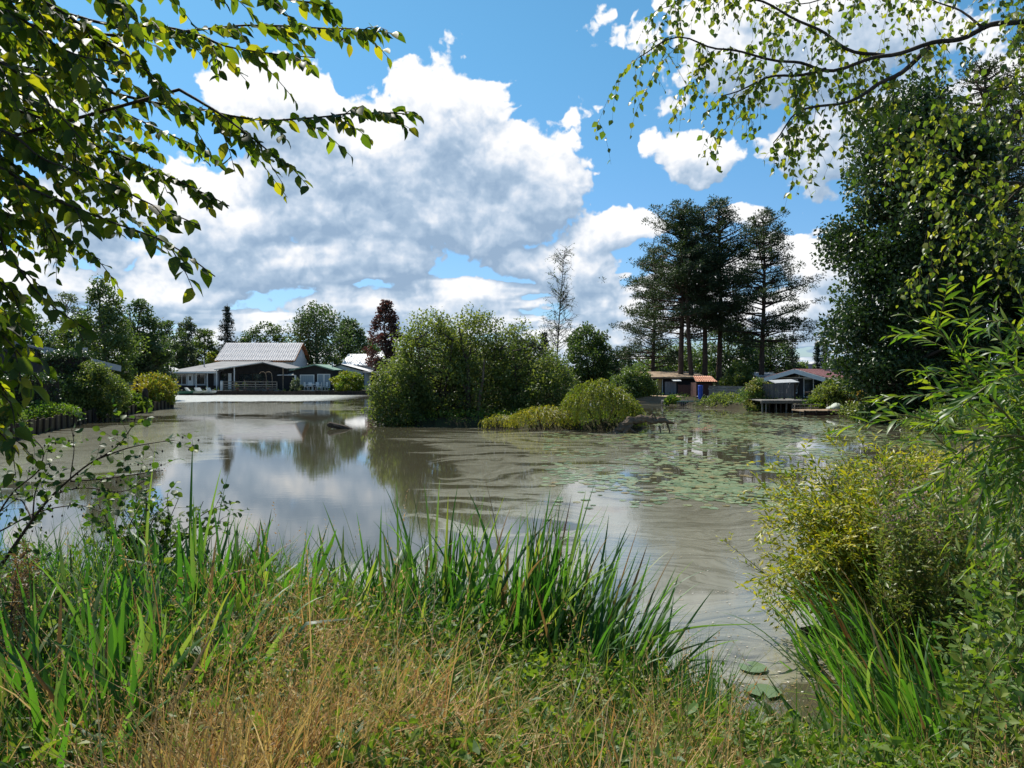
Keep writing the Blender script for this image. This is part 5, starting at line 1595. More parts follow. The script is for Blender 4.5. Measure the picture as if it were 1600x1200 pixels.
M['pad'] = leaf_mat('lily_pad', [(.10, .15, .07), (.14, .20, .09), (.19, .25, .13), (.24, .27, .13), (.24, .18, .07)], trans=(1, 1, .5), tf=.12, rough=.28, spec=.6)
padm = [pad_mesh(i) for i in range(4)]
for q in padm: q.materials.append(M['pad'])
cand = []
while len(cand) < 6500:
    px = rng.uniform(850, 1470); d = rng.uniform(15, 52)
    x = gx(px, d)
    if poly_sd(np.array([[x, d]]), POND)[0] < .4 or poly_sd(np.array([[x, d]]), ISLE)[0] > -.8: continue
    dens = math.exp(-((x - 8.5) / 5.0) ** 2 - ((d - 36) / 12) ** 2) * 1.3 + 1.0 * math.exp(-((x - 4.6) / 2.6) ** 2 - ((d - 18.5) / 3.4) ** 2) + .9 * math.exp(-((x - 13.5) / 4) ** 2 - ((d - 40) / 7) ** 2)
    dens *= .14 + .86 * (math.sin(x * 1.1 + d * .5) * math.sin(d * .55 - x * .3) + .3 * math.sin(x * 3.1 - d) > -.05)
    if rng.random() < dens: cand.append((x, d, px))
cand.sort(key=lambda c: c[1])
for i, (x, d, px) in enumerate(cand[:297]):
    o_ = link('lily_pad', padm[i % 4]); s = rng.uniform(.06, .115)
    o_.location = (x, d, .008); o_.scale = (s, s, s); o_.rotation_euler = (rng.normal() * .03, rng.normal() * .03, rng.uniform(0, 6.28))
    tag(o_, 'small green lily pad in the nearest loose patch right of the pond middle', 'lily pad', 'lily pads floating on the pond')
cc = np.array(cand[297:])
t0 = np.array([v.co[:] for v in padm[1].vertices]); tf0 = [tuple(p_.vertices) for p_ in padm[1].polygons]
a_ = rng.uniform(0, 6.28, len(cc))
Mx = np.zeros((len(cc), 3, 3)); Mx[:, 0, 0] = np.cos(a_); Mx[:, 0, 1] = -np.sin(a_); Mx[:, 1, 0] = np.sin(a_); Mx[:, 1, 1] = np.cos(a_); Mx[:, 2, 2] = 1
V, Fs, ids = scatter(t0, tf0, np.column_stack([cc[:, 0], cc[:, 1], np.full(len(cc), .008)]), Mx, rng.uniform(.07, .14, len(cc)))
link('lily_pad_field', mesh_np('lily_pad_field', V, Fs, rng.uniform(0, 1, len(cc))[ids]), M['pad'], kind='stuff')
for (px, py, s, lb) in ((1177, 1046, .13, 'large yellow-green lily pad at the near shore, farther of the pair'), (1192, 1083, .15, 'large yellow-green lily pad partly under the grass at the near shore'), (1265, 1052, .10, 'small lily pad close to the right-hand reeds at the near shore')):
    d = EYE * F_PX / (py - HZ); o_ = link('lily_pad', padm[2]); o_.location = (gx(px, d), d, .02); o_.scale = (s, s, s); o_.rotation_euler = (0, 0, px)
    tag(o_, lb, 'lily pad')
# floating bits of leaf and petals
n = 900
px = rng.uniform(560, 1350, n); py = 840 + 260 * rng.uniform(0, 1, n) ** .8
d = EYE * F_PX / (py - HZ); x = (px - 800) / F_PX * d
ok = (poly_sd(np.column_stack([x, d]), POND) > .05) & (rng.uniform(0, 1, n) < np.clip((px - 500) / 700, .1, 1))
x, d = x[ok], d[ok]
V, Fs, ids = scatter(RHOMB_V * (1, 1, .3), RHOMB_F, np.column_stack([x, d, np.full(len(x), .006)]), frames(np.column_stack([rng.normal(size=len(x)), rng.normal(size=len(x)), np.zeros(len(x))]), np.array([[0, 0, 1.0]])), rng.uniform(.012, .04, len(x)))
M['litter'] = leaf_mat('floating_leaf_bits', [(.45, .40, .32), (.30, .22, .10), (.55, .52, .46), (.20, .13, .05)], trans=(1, 1, 1), tf=.1)
link('floating_leaf_litter', mesh_np('floating_leaf_litter', V, Fs, rng.uniform(0, 1, len(x))[ids]), M['litter'], kind='stuff')

# ------------------------------------------------------------------ near foliage: leafy boughs made leaf by leaf
def resample(P_, step):
    P_ = np.asarray(P_, float)
    # Catmull-Rom through the points
    Q = np.vstack([2 * P_[0] - P_[1], P_, 2 * P_[-1] - P_[-2]])
    out_ = []
    for i in range(1, len(Q) - 2):
        n = max(2, int(np.linalg.norm(Q[i + 1] - Q[i]) / step))
        t = np.linspace(0, 1, n, endpoint=False)[:, None]
        out_.append(.5 * ((2 * Q[i]) + (-Q[i - 1] + Q[i + 1]) * t + (2 * Q[i - 1] - 5 * Q[i] + 4 * Q[i + 1] - Q[i + 2]) * t ** 2 + (-Q[i - 1] + 3 * Q[i] - 3 * Q[i + 1] + Q[i + 2]) * t ** 3))
    out_.append(P_[-1:])
    return np.vstack(out_)


def project(P_):
    return 800 + P_[:, 0] / P_[:, 1] * F_PX, HZ - (P_[:, 2] - EYE) / P_[:, 1] * F_PX


class Bough:
    """woody paths plus leaf positions, linked as branch parts, up to 300 leaf parts and one rest"""
    def __init__(s):
        s.paths, s.radii, s.pos, s.ax, s.nr, s.sz = [], [], [], [], [], []

    def wood(s, P_, r0, r1):
        s.paths.append(np.asarray(P_)); s.radii.append(np.linspace(r0, r1, len(P_)))

    def leaf(s, p, ax, nr, sz):
        s.pos.append(p); s.ax.append(ax); s.nr.append(nr); s.sz.append(sz)

    def twig(s, p0, d0, L, droop, lstep, lsize, r=.0022, side0=1, lay=None, ang=.9, jit=.3, hang=.35, n=5):
        """a leafy shoot; leaves alternate in the plane of the shoot"""
        t = np.linspace(0, 1, n)[:, None]
        P_ = p0 + d0 * L * t + np.array([0, 0, -1.0]) * droop * L * t ** 2
        P_ = P_ + np.cumsum(rng.normal(size=P_.shape) * .012 * L, 0) * (t > 0)
        s.wood(P_, r, r * .45)
        m_ = max(2, int(L / lstep))
        for k in range(m_):
            f = (k + .7) / m_ * (n - 1); i = min(int(f), n - 2)
            q = P_[i] + (P_[i + 1] - P_[i]) * (f - i)
            tg = unit(P_[i + 1] - P_[i])
            sd_ = unit(np.cross(tg, [0, 0, 1.0])) * (1 if (k + side0) % 2 else -1)
            ax = unit(tg * math.cos(ang) + sd_ * math.sin(ang) + np.array([0, 0, -hang]) + rng.normal(size=3) * jit)
            nr = unit(np.array([0, 0, 1.0]) + rng.normal(size=3) * (.35 + jit))
            s.leaf(q, ax, nr, lsize * rng.uniform(.65, 1.2) * (1 - .35 * (k / m_) ** 3))
        return P_

    def build(s, root, tpls, mat, twigmat, nobj=290, origin=(0, 0, 0), width=1.0, restname='leaves'):
        origin = np.array(origin, float)
        big = [i for i in range(len(s.paths)) if s.radii[i][0] > .004]
        for i in big:
            V, F_ = tube_np([s.paths[i] - origin], [s.radii[i]], 7)
            link('branch', mesh_np('branch', V, F_, smooth=True), twigmat, root)
        groups = {}
        for i in range(len(s.paths)):
            if i not in set(big): groups.setdefault(len(s.paths[i]), []).append(i)
        Vs, Fs_, o_ = [], [], 0
        for k, ids in groups.items():
            V, F_ = tube_np(np.array([s.paths[i] - origin for i in ids]), np.array([s.radii[i] for i in ids]), 3)
            Vs.append(V); Fs_.append(F_ + o_); o_ += len(V)
        if Vs: link('twigs', mesh_np('twigs', np.vstack(Vs), np.vstack(Fs_), smooth=True), twigmat, root, kind='stuff')
        pos_ = np.array(s.pos); ax = np.array(s.ax); nr = np.array(s.nr); sz = np.array(s.sz)
        Mx = frames(ax, nr)
        px, py = project(np.column_stack([pos_[:, 0], np.maximum(pos_[:, 1], .2), pos_[:, 2]]))
        vis = (px > -20) & (px < 1620) & (py > -20) & (py < 1220) & (pos_[:, 1] > .4)
        score = np.where(vis, sz / np.maximum(pos_[:, 1], .3), 0)
        order = np.argsort(-score)
        pick = [i for i in order[:nobj] if score[i] > 0]
        mes = []
        for tv, tf in tpls:
            me = mesh_np('leaf', tv * (width, 1, 1), np.array(tf), smooth=True); me.materials.append(mat); mes.append(me)
        for i in pick:
            o = bpy.data.objects.new('leaf', mes[i % len(mes)]); col.objects.link(o); o.parent = root
            mt = Matrix(Mx[i].tolist()).to_4x4() @ Matrix.Scale(float(sz[i]), 4)
            mt.translation = Vector(pos_[i] - origin)
            o.matrix_local = mt
        rest = np.setdiff1d(np.arange(len(pos_)), pick)
        V_, F_, T_ = [], {}, []
        off = 0
        allV, allF, allT = [], [], []
        for j, (tv, tf) in enumerate(tpls):
            ids = rest[rest % len(tpls) == j]
            if not len(ids): continue
            V, Fq, idx = scatter(tv * (width, 1, 1), tf, pos_[ids] - origin, Mx[ids], sz[ids])
            tn = rng.uniform(0, 1, len(ids))
            allV.append(V); allF += [f + off for f in Fq]; allT.append(tn[idx]); off += len(V)
        if allV: link(restname, mesh_np(restname, np.vstack(allV), allF, np.concatenate(allT), smooth=True), mat, root, kind='stuff')


BROAD = [leaf_template(.58, .42, .16, .12, 4, .012), leaf_template(.52, .45, .28, .2, 4, .02), leaf_template(.60, .40, .05, .3, 4, .015)]
ROUND = [leaf_template(.80, .5, .08, .10, 4, .02), leaf_template(.74, .48, .18, .2, 4, .02)]
BIRCH = [leaf_template(.74, .33, .10, .12, 3, .01), leaf_template(.70, .35, .2, .2, 3, .01)]
LANCE = [leaf_template(.19, .40, .22, .12, 5, .0), leaf_template(.17, .42, .05, .2, 5, .0), leaf_template(.20, .38, .42, .1, 5, .0)]


def PX(lst):
    return np.array([at(*q) for q in lst])


# hornbeam at the upper left
base_h = (-3.5, 2.7, gz(-3.5, 2.7))
hb = thing('hornbeam', 'near broadleaf tree hanging its toothed backlit leaves in from the upper left', 'tree', base_h)
B = Bough()
trk = resample([(-3.5, 2.7, 0.9), (-3.45, 2.7, 2.2), (-3.3, 2.75, 3.6), (-3.25, 2.8, 5.2), (-3.2, 2.8, 7.0)], .3)
V, F_ = tube_np([trk - np.array(base_h)], [np.linspace(.14, .05, len(trk))], 9)
link('trunk', mesh_np('trunk', V, F_, smooth=True), M['bark'], hb)
mains = [
    ([(-420, -170, 2.7), (-60, -50, 2.6), (150, 12, 2.6), (290, 24, 2.6), (400, 26, 2.55), (520, 38, 2.5), (628, 55, 2.5)], .010, 1.0),
    ([(-60, -40, 2.5), (120, 20, 2.4), (250, 40, 2.35), (330, 68, 2.3), (420, 84, 2.3), (492, 90, 2.3)], .007, 1.0),
    ([(-420, -60, 2.6), (-50, 60, 2.5), (130, 98, 2.5), (173, 111, 2.45), (300, 145, 2.4), (400, 172, 2.4), (520, 178, 2.35), (645, 178, 2.3)], .010, 1.0),
    ([(280, 140, 2.4), (340, 175, 2.35), (395, 215, 2.3), (430, 245, 2.3), (462, 262, 2.3)], .005, .8),
    ([(-420, 60, 2.4), (-40, 120, 2.3), (120, 190, 2.25), (250, 258, 2.2), (320, 298, 2.2), (358, 322, 2.2)], .008, 1.0),
    ([(-400, 120, 2.3), (-40, 200, 2.15), (60, 250, 2.1), (170, 285, 2.1), (240, 318, 2.1), (312, 352, 2.1)], .008, 1.0),
    ([(-400, 180, 2.2), (-30, 268, 2.1), (60, 310, 2.05), (160, 352, 2.0), (260, 385, 2.0), (336, 432, 2.0)], .008, 1.0),
    ([(-400, 280, 2.1), (-40, 350, 1.95), (25, 425, 1.9), (75, 480, 1.9), (140, 518, 1.9)], .007, .8),
    ([(-420, 400, 2.0), (-60, 470, 1.9), (0, 520, 1.9), (35, 560, 1.9), (62, 600, 1.9)], .006, .8),
    ([(-420, 500, 2.1), (-60, 560, 2.0), (0, 610, 2.0), (30, 650, 2.0)], .006, .8),
    ([(-300, -40, 2.9), (0, 60, 2.9), (140, 150, 2.9), (240, 200, 2.9), (330, 240, 2.9)], .008, 1.0),
    ([(-300, 60, 2.9), (-20, 150, 2.9), (100, 240, 2.9), (190, 330, 2.9), (230, 360, 2.9)], .008, 1.0),
    ([(-300, -120, 2.2), (0, -30, 2.2), (130, 40, 2.2), (230, 110, 2.2), (300, 190, 2.2)], .008, 1.0),
    ([(-250, 20, 1.8), (-20, 90, 1.8), (60, 150, 1.8), (130, 220, 1.8)], .007, 1.0),
    ([(-250, -60, 1.9), (0, 0, 1.9), (100, 70, 1.9), (200, 100, 1.9)], .007, 1.0),
    ([(-300, 250, 2.6), (-60, 300, 2.6), (0, 360, 2.6), (50, 400, 2.6)], .007, 1.0),
    ([(-300, -150, 2.3), (60, -80, 2.3), (250, -30, 2.3), (420, -5, 2.3), (520, 5, 2.3)], .008, 1.0),
]
for q in range(22):
    y_ = rng.uniform(-60, 360); x_ = rng.uniform(90, 260) - max(0, y_ - 200) * .4; d_ = rng.uniform(2.0, 3.3)
    mains.append(([(-320, y_ - 150, d_), (-80, y_ - 70, d_), (x_ * .5, y_ - 10, d_), (x_, y_ + 55, d_)], .007, .9))
for q in range(5):
    y_ = 400 + q * 60 + rng.uniform(-15, 15); d_ = rng.uniform(2.0, 3.0)
    mains.append(([(-320, y_ - 110, d_), (-80, y_ - 30, d_), (-10, y_ + 20, d_), (45 - q * 4, y_ + 60, d_)], .006, .8))
for pts, r0, k_ in mains:
    P_ = resample(PX(pts), .03)
    wv = np.cumsum(np.cumsum(rng.normal(size=P_.shape) * .0011, 0) * .9, 0); wv -= np.linspace(0, 1, len(P_))[:, None] * wv[-1]
    P_ = P_ + np.clip(wv, -.06, .06)
    B.wood(P_, r0, .0016)
    # tie the bough to the trunk
    s0 = P_[0]; th_ = np.array([-3.35, 2.75, s0[2] - .25 * abs(s0[0] + 3.35)])
    B.wood(resample([th_, (th_ + s0) / 2 + (0, 0, .04), s0], .15), r0 * 1.5, r0)
    n = len(P_)
    for i in range(3, n - 1):
        u = i / n
        tg = unit(P_[min(i + 1, n - 1)] - P_[i - 1])
        sd_ = unit(np.cross(tg, [0, 0, 1.0]))
        if i % 4 == 0 or rng.random() < .14:
            sgn = 1 if (i // 4) % 2 else -1
            d0 = unit(tg * .8 + sd_ * sgn * rng.uniform(.3, .8) + np.array([0, 0, rng.uniform(-.35, .25)]))
            L = (.10 + .26 * (1 - u)) * k_ * rng.uniform(.6, 1.2)
            B.twig(P_[i], d0, L, .35, .018, .054, jit=.28, hang=.45)
        for sgn in ((1, -1) if u > .62 else ((1,) if i % 2 else (-1,))):
          ax = unit(tg * .5 + sd_ * sgn * .75 + np.array([0, 0, -.45]) + rng.normal(size=3) * .28)
          B.leaf(P_[i], ax, unit(np.array([0, 0, 1.0]) + rng.normal(size=3) * .5), .058 * rng.uniform(.6, 1.25) * (1 - .2 * u ** 3))
B.build(hb, BROAD, M['hornbeam'], M['twig'], 290, base_h)

# birch overhead at the upper right
base_b = (5.6, 5.6, gz(5.6, 5.6))
bt = thing('silver_birch', 'birch bough with small hanging leaves arching in from the upper right', 'tree', base_b)
trk = resample([(5.6, 5.6, 0.3), (5.5, 5.5, 2.5), (5.2, 5.3, 4.4), (4.9, 5.1, 6.5), (4.9, 5.1, 9.0)], .4)
V, F_ = tube_np([trk - np.array(base_b)], [np.linspace(.17, .06, len(trk))], 9)
link('trunk', mesh_np('trunk', V, F_, smooth=True), M['bark_birch'], bt)
B = Bough()
bm = [
    ([(2050, 60, 5.1), (1800, -10, 4.8), (1600, 32, 4.5), (1540, 44, 4.5), (1480, 64, 4.5), (1380, 88, 4.5), (1290, 108, 4.5), (1210, 92, 4.5), (1120, 74, 4.5), (1060, 62, 4.5), (1000, 86, 4.5)], .032, 1),
    ([(1450, 76, 4.5), (1400, 118, 4.45), (1340, 150, 4.4), (1280, 168, 4.4), (1235, 182, 4.4), (1205, 225, 4.4)], .016, 1),
    ([(1380, 88, 4.5), (1310, 70, 4.6), (1250, 30, 4.6), (1180, 0, 4.6), (1100, -10, 4.6), (1040, 8, 4.6)], .011, 1),
    ([(1290, 108, 4.5), (1240, 118, 4.5), (1180, 128, 4.5), (1130, 150, 4.5)], .010, 1),
    ([(2050, 120, 5.1), (1850, -60, 5.0), (1700, -60, 5.0), (1500, -30, 5.0), (1350, -10, 5.0), (1230, 5, 5.0)], .02, 1),
    ([(1540, 44, 4.5), (1500, 20, 4.6), (1440, -15, 4.7)], .008, .8),
    ([(2050, 260, 5.1), (1800, 330, 4.9), (1640, 318, 4.7), (1596, 288, 4.7), (1540, 276, 4.7), (1480, 235, 4.7), (1430, 205, 4.7), (1390, 200, 4.7)], .016, 1.2),
    ([(2050, 160, 5.1), (1750, 130, 4.8), (1600, 130, 4.6), (1520, 150, 4.6), (1460, 150, 4.6)], .014, 1.2),
    ([(2050, 360, 5.1), (1760, 400, 4.8), (1640, 385, 4.6), (1560, 360, 4.6), (1500, 330, 4.6)], .010, 1.0),
    ([(1600, 288, 4.7), (1560, 320, 4.8), (1500, 300, 4.8), (1450, 270, 4.8)], .008, 1.0),
]
for j, (pts, r0, k_) in enumerate(bm):
    P_ = resample(PX(pts), .05)
    P_ = P_ + np.sin(np.arange(len(P_))[:, None] * np.array([.7, .5, .9]) + j) * .012
    B.wood(P_, r0, .003)
    n = len(P_)
    for i in range(1 if j < 4 else 8, n, 1):
        u = i / n
        pxp = 800 + P_[i, 0] / P_[i, 1] * F_PX
        dens_ = 1.0 if (j >= 6 or pxp < 1320) else .75
        if rng.random() > dens_: continue
        tg = unit(P_[i] - P_[i - 1])
        d0 = unit(tg * .35 + rand_dirs(1)[0] * .8 + np.array([0, 0, -.25]))
        L = rng.uniform(.12, .36) * (.85 if (pxp < 1320 and j != 0) else 1)
        Q = B.twig(P_[i], d0, L, .9, .026, .048, r=.0018, ang=1.0, jit=.45, hang=.7)
        for q in range(4):
            f = rng.integers(1, 5)
            B.twig(Q[f], unit(rand_dirs(1)[0] + (0, 0, -.7)), L * rng.uniform(.3, .6), .9, .028, .046, r=.0012, ang=1.0, jit=.45, hang=.7)
B.build(bt, BIRCH, M['birch_leaf'], M['bark'], 290, base_b)

# willow at the right edge
base_w = (3.35, 3.5, gz(3.35, 3.5))
wt = thing('willow', 'near willow with long narrow leaves and drooping yellow shoots at the right edge', 'tree', base_w)
V, F_ = tube_np([resample([(0, 0, -.2), (.02, 0, .6), (-.1, -.05, 1.2), (-.2, -.1, 1.9)], .15)], [np.linspace(.09, .03, 15)[:len(resample([(0, 0, -.2), (.02, 0, .6), (-.1, -.05, 1.2), (-.2, -.1, 1.9)], .15))]], 8)
link('trunk', mesh_np('trunk', V, F_, smooth=True), M['bark'], wt)
B = Bough()
wm = [
    ([(1720, 900, 3.2), (1660, 760, 3.1), (1610, 690, 3.0), (1560, 682, 2.95), (1515, 695, 2.9), (1480, 730, 2.9), (1470, 790, 2.9)], .010, 1),
    ([(1640, 740, 3.1), (1590, 670, 3.05), (1540, 610, 3.0), (1500, 560, 3.0), (1470, 520, 3.0), (1415, 492, 3.0)], .006, 1),
    ([(1540, 610, 3.0), (1490, 545, 3.0), (1455, 500, 3.0), (1442, 480, 3.0)], .004, 1),
    ([(1600, 700, 3.1), (1540, 650, 3.1), (1480, 615, 3.1), (1430, 592, 3.1)], .005, 1),
    ([(1560, 690, 3.0), (1490, 668, 2.95), (1420, 650, 2.9), (1360, 645, 2.9)], .005, 1),
    ([(1660, 720, 3.2), (1610, 620, 3.2), (1570, 550, 3.2), (1552, 472, 3.2)], .006, 1),
    ([(1680, 700, 3.0), (1640, 600, 3.0), (1600, 540, 3.0), (1570, 500, 3.0), (1530, 520, 3.0)], .006, 1),
    ([(1690, 640, 3.3), (1650, 560, 3.3), (1610, 500, 3.3), (1590, 450, 3.3)], .005, 1),
    ([(1680, 640, 2.8), (1620, 590, 2.8), (1570, 590, 2.8), (1520, 620, 2.8), (1480, 660, 2.8)], .005, 1),
    ([(1660, 740, 3.2), (1600, 700, 3.2), (1550, 720, 3.15), (1530, 790, 3.1), (1524, 850, 3.1)], .006, 1),
    ([(1680, 760, 3.0), (1630, 720, 3.0), (1590, 750, 3.0), (1575, 820, 3.0)], .005, 1),
    ([(1560, 690, 3.0), (1500, 720, 3.2), (1450, 760, 3.3), (1420, 790, 3.3)], .004, .8),
    ([(1640, 740, 3.4), (1560, 640, 3.4), (1500, 600, 3.4), (1450, 580, 3.4)], .005, 1),
    ([(1640, 760, 3.6), (1540, 740, 3.6), (1470, 690, 3.6), (1430, 640, 3.6)], .005, 1),
    ([(1700, 760, 3.4), (1620, 660, 3.4), (1580, 620, 3.4), (1540, 560, 3.4)], .005, 1),
    ([(1700, 800, 3.3), (1640, 650, 3.3), (1600, 650, 3.3), (1570, 720, 3.3), (1560, 800, 3.3)], .005, 1),
]
for q in range(16):
    x_ = rng.uniform(1490, 1590); y_ = rng.uniform(560, 860); d_ = rng.uniform(3.1, 4.2)
    wm.append(([(1740, y_ - rng.uniform(40, 160), d_), (1660, y_ - 90, d_), (1600, y_ - 60, d_), (x_, y_ + 20, d_)], .004, 1))
for j, (pts, r0, k_) in enumerate(wm):
    P_ = resample(PX(pts), .022)
    B.wood(P_, r0, .0018)
    n = len(P_)
    for i in range(int(n * .1) + 2, n):
        tg = unit(P_[i] - P_[i - 1])
        a_ = i * 2.4
        sd_ = unit(np.cross(tg, [0.2, -1.0, 0.3])); up_ = np.cross(tg, sd_)
        ax = unit(tg * .75 + (sd_ * math.cos(a_) + up_ * math.sin(a_)) * .62 + rng.normal(size=3) * .15)
        B.leaf(P_[i], ax, unit(rng.normal(size=3) * .7 + (0, -.2, .8)), .082 * rng.uniform(.7, 1.15) * (1 - .45 * (i / n) ** 4))
        if i % 4 == 0 and i < n * .85:
            d0 = unit(tg * .8 + (sd_ * math.cos(a_ + 1) + up_ * math.sin(a_ + 1)) * .8)
            B.twig(P_[i], d0, rng.uniform(.12, .34), .6 if j in (0, 9, 10, 15) else .1, .018, .076, r=.0016, ang=.65, jit=.22, hang=.05)
B.build(wt, LANCE, M['willow_leaf'], M['twig_green'], 290, base_w)

# alder saplings at the left shore
base_a = at(20, 860, 4.2); base_a[2] = gz(base_a[0], base_a[1])
al = thing('alder_sapling', 'thin alder sapling leaning right with small round leaves and dark cones at the left shore', 'sapling', base_a)
B = Bough()
am = [([(-10, 900, 4.2), (51, 812, 4.2), (84, 772, 4.2), (132, 730, 4.2), (180, 700, 4.2), (204, 670, 4.2), (213, 650, 4.2)], .011),
      ([(150, 718, 4.2), (200, 700, 4.2), (240, 692, 4.2), (272, 688, 4.2)], .005), ([(110, 752, 4.2), (165, 748, 4.2), (205, 742, 4.2), (255, 735, 4.2)], .005),
      ([(84, 772, 4.2), (130, 762, 4.25), (190, 768, 4.25), (225, 752, 4.25)], .005), ([(110, 748, 4.2), (116, 700, 4.2), (112, 670, 4.2)], .004),
      ([(51, 812, 4.2), (55, 770, 4.2), (68, 740, 4.2)], .005), ([(51, 812, 4.2), (30, 780, 4.3), (0, 800, 4.3)], .005), ([(-20, 830, 4.2), (20, 770, 4.2), (60, 735, 4.2), (66, 700, 4.2), (40, 680, 4.2)], .006),
      ([(0, 830, 4.4), (60, 800, 4.4), (120, 790, 4.4), (160, 800, 4.4)], .005)]
for j, (pts, r0) in enumerate(am):
    P_ = resample(PX(pts), .03); B.wood(P_, r0, .002)
    n = len(P_)
    for i in range(4, n):
        if rng.random() < .75:
            tg = unit(P_[i] - P_[i - 1])
            B.twig(P_[i], unit(tg * .6 + rand_dirs(1)[0] * .8 + (0, 0, .1)), rng.uniform(.06, .24), .1, .030, .044, r=.0014, ang=1.0, jit=.5, hang=.1)
B.build(al, ROUND, M['alder_leaf'], M['twig'], 260, base_a)
cn = []
for j in range(90):
    i = rng.integers(0, len(B.pos)); cn.append(np.array(B.pos[i]) + rng.normal(size=3) * .03 - base_a)
k6 = np.array([(0, 0, .5), (.35, 0, 0), (0, .35, 0), (-.35, 0, 0), (0, -.35, 0), (0, 0, -.5)]); f6 = [(0, 1, 2), (0, 2, 3), (0, 3, 4), (0, 4, 1), (5, 2, 1), (5, 3, 2), (5, 4, 3), (5, 1, 4)]
V, Fs, ids = scatter(k6, f6, np.array(cn), np.repeat(np.eye(3)[None], 90, 0), np.full(90, .018))
link('cones', mesh_np('cones', V, Fs), M['twig'], al, kind='stuff')

base_a2 = at(230, 890, 5.4); base_a2[2] = gz(base_a2[0], base_a2[1])
al = thing('alder_bush', 'dark round-leaved alder bush standing among the left reeds at the water', 'bush', base_a2)
B = Bough()
for k in range(30):
    px = rng.uniform(130, 365); py = 765 + abs(px - 250) * .12 + rng.uniform(0, 60)
    P_ = resample(np.array([base_a2 + rng.normal(size=3) * .05 * (1, 1, 0), (base_a2 + at(px, py, 5.4)) / 2 + rng.normal(size=3) * .06, at(px, py, rng.uniform(5.0, 5.9))]), .04)
    B.wood(P_, .006, .002)
    for i in range(int(len(P_) * .3), len(P_)):
        if rng.random() < .55:
            B.twig(P_[i], unit(unit(P_[i] - P_[i - 1]) * .5 + rand_dirs(1)[0] * .9), rng.uniform(.08, .2), .1, .034, .05, r=.0015, ang=1.0, jit=.5, hang=.1)
B.build(al, ROUND, M['alder_leaf'], M['twig'], 260, base_a2)


# ------------------------------------------------------------------ iris and reed clumps, every blade its own mesh object
def blade_mesh(w, bend, kink, n=9, twist=0.0, vfold=.35):
    V = []
    p = np.array([0.0, 0.0, 0.0]); ang = 0.0
    for i in range(n):
        t = i / (n - 1)
        hw = w / 2 * (min(1, .6 + t * 1.6) * (1 - t ** 2.6)) + .0006
        a_ = twist * t
        V += [(-hw * math.cos(a_), p[1] - hw * math.sin(a_) + vfold * hw, p[2]), (0, p[1], p[2]), (hw * math.cos(a_), p[1] + hw * math.sin(a_) + vfold * hw, p[2])]
        ang += bend * t * 2 / (n - 1) + (kink if abs(t - .66) < .06 else 0)
        p = p + np.array([0, math.sin(ang), math.cos(ang)]) / (n - 1)
    F_ = [(i * 3 + j, i * 3 + j + 1, i * 3 + j + 4, i * 3 + j + 3) for i in range(n - 1) for j in (0, 1)]
    me = mesh_np('blade', np.array(V), np.array(F_), smooth=True)
    return me


BL = [blade_mesh(.030, .05, 0), blade_mesh(.026, .25, 0, twist=.5), blade_mesh(.034, .5, 0, twist=-.3), blade_mesh(.028, .15, 0, twist=.9), blade_mesh(.026, 1.1, 0, n=12, twist=.4), blade_mesh(.030, .2, .9, n=12),
      blade_mesh(.022, .1, 0, twist=-.8), blade_mesh(.032, .8, 0, n=11)]
for b_ in BL: b_.materials.append(M['iris_leaf'])
DB = [b_.copy() for b_ in BL[:5]]
for b_ in DB:
    b_.materials.clear(); b_.materials.append(M['dead_blade'])


def iris(label, px, d, n, Lr, spread=.25, lean=(0, 0), fan=.28, wide=1.0, kinds=(0, 1, 1, 2, 2, 3, 4, 4, 5, 6, 7, 7), name='iris_clump', dead=.06, wscale=1.0):
    x = gx(px, d); z = max(gz(x, d), -.12)
    r = thing(name, label, 'iris clump', (x, d, z), group='iris and reed clumps along the near shore')
    fan *= 1.35
    for k in range(int(n * (2.3 if 600 < px < 1000 else 1.7 if px > 1290 else 1.5)) if n > 5 else n):
        a_ = rng.uniform(0, 6.28); q = rng.uniform(0, 1) ** .5 * spread
        L = (Lr[0] * .7 + (Lr[1] - Lr[0] * .7) * rng.uniform(0, 1) ** 1.15) if n > 5 else rng.uniform(*Lr)
        me = BL[kinds[rng.integers(len(kinds))]] if rng.random() > dead else DB[rng.integers(5)]
        o = bpy.data.objects.new('leaf', me); col.objects.link(o); o.parent = r
        o.location = (math.cos(a_) * q * wide, math.sin(a_) * q, -.03)
        tilt = abs(rng.normal()) * fan
        dirx = math.cos(a_) * tilt * (1 if rng.random() < .8 else -1) + lean[0]; diry = math.sin(a_) * tilt + lean[1]
        T_ = math.hypot(dirx, diry)
        # lean towards (dirx, diry)
        ax = Vector((dirx, diry, 1)).normalized()
        qz = math.atan2(diry, dirx) - math.pi / 2
        rot = Vector((0, 0, 1)).rotation_difference(ax).to_matrix() @ Matrix.Rotation(qz + rng.normal() * .9, 3, 'Z')
        mt = rot.to_4x4() @ Matrix.Diagonal((wscale * rng.uniform(.8, 1.25), L, L, 1))
        mt.translation = o.location
        o.matrix_local = mt
    return r


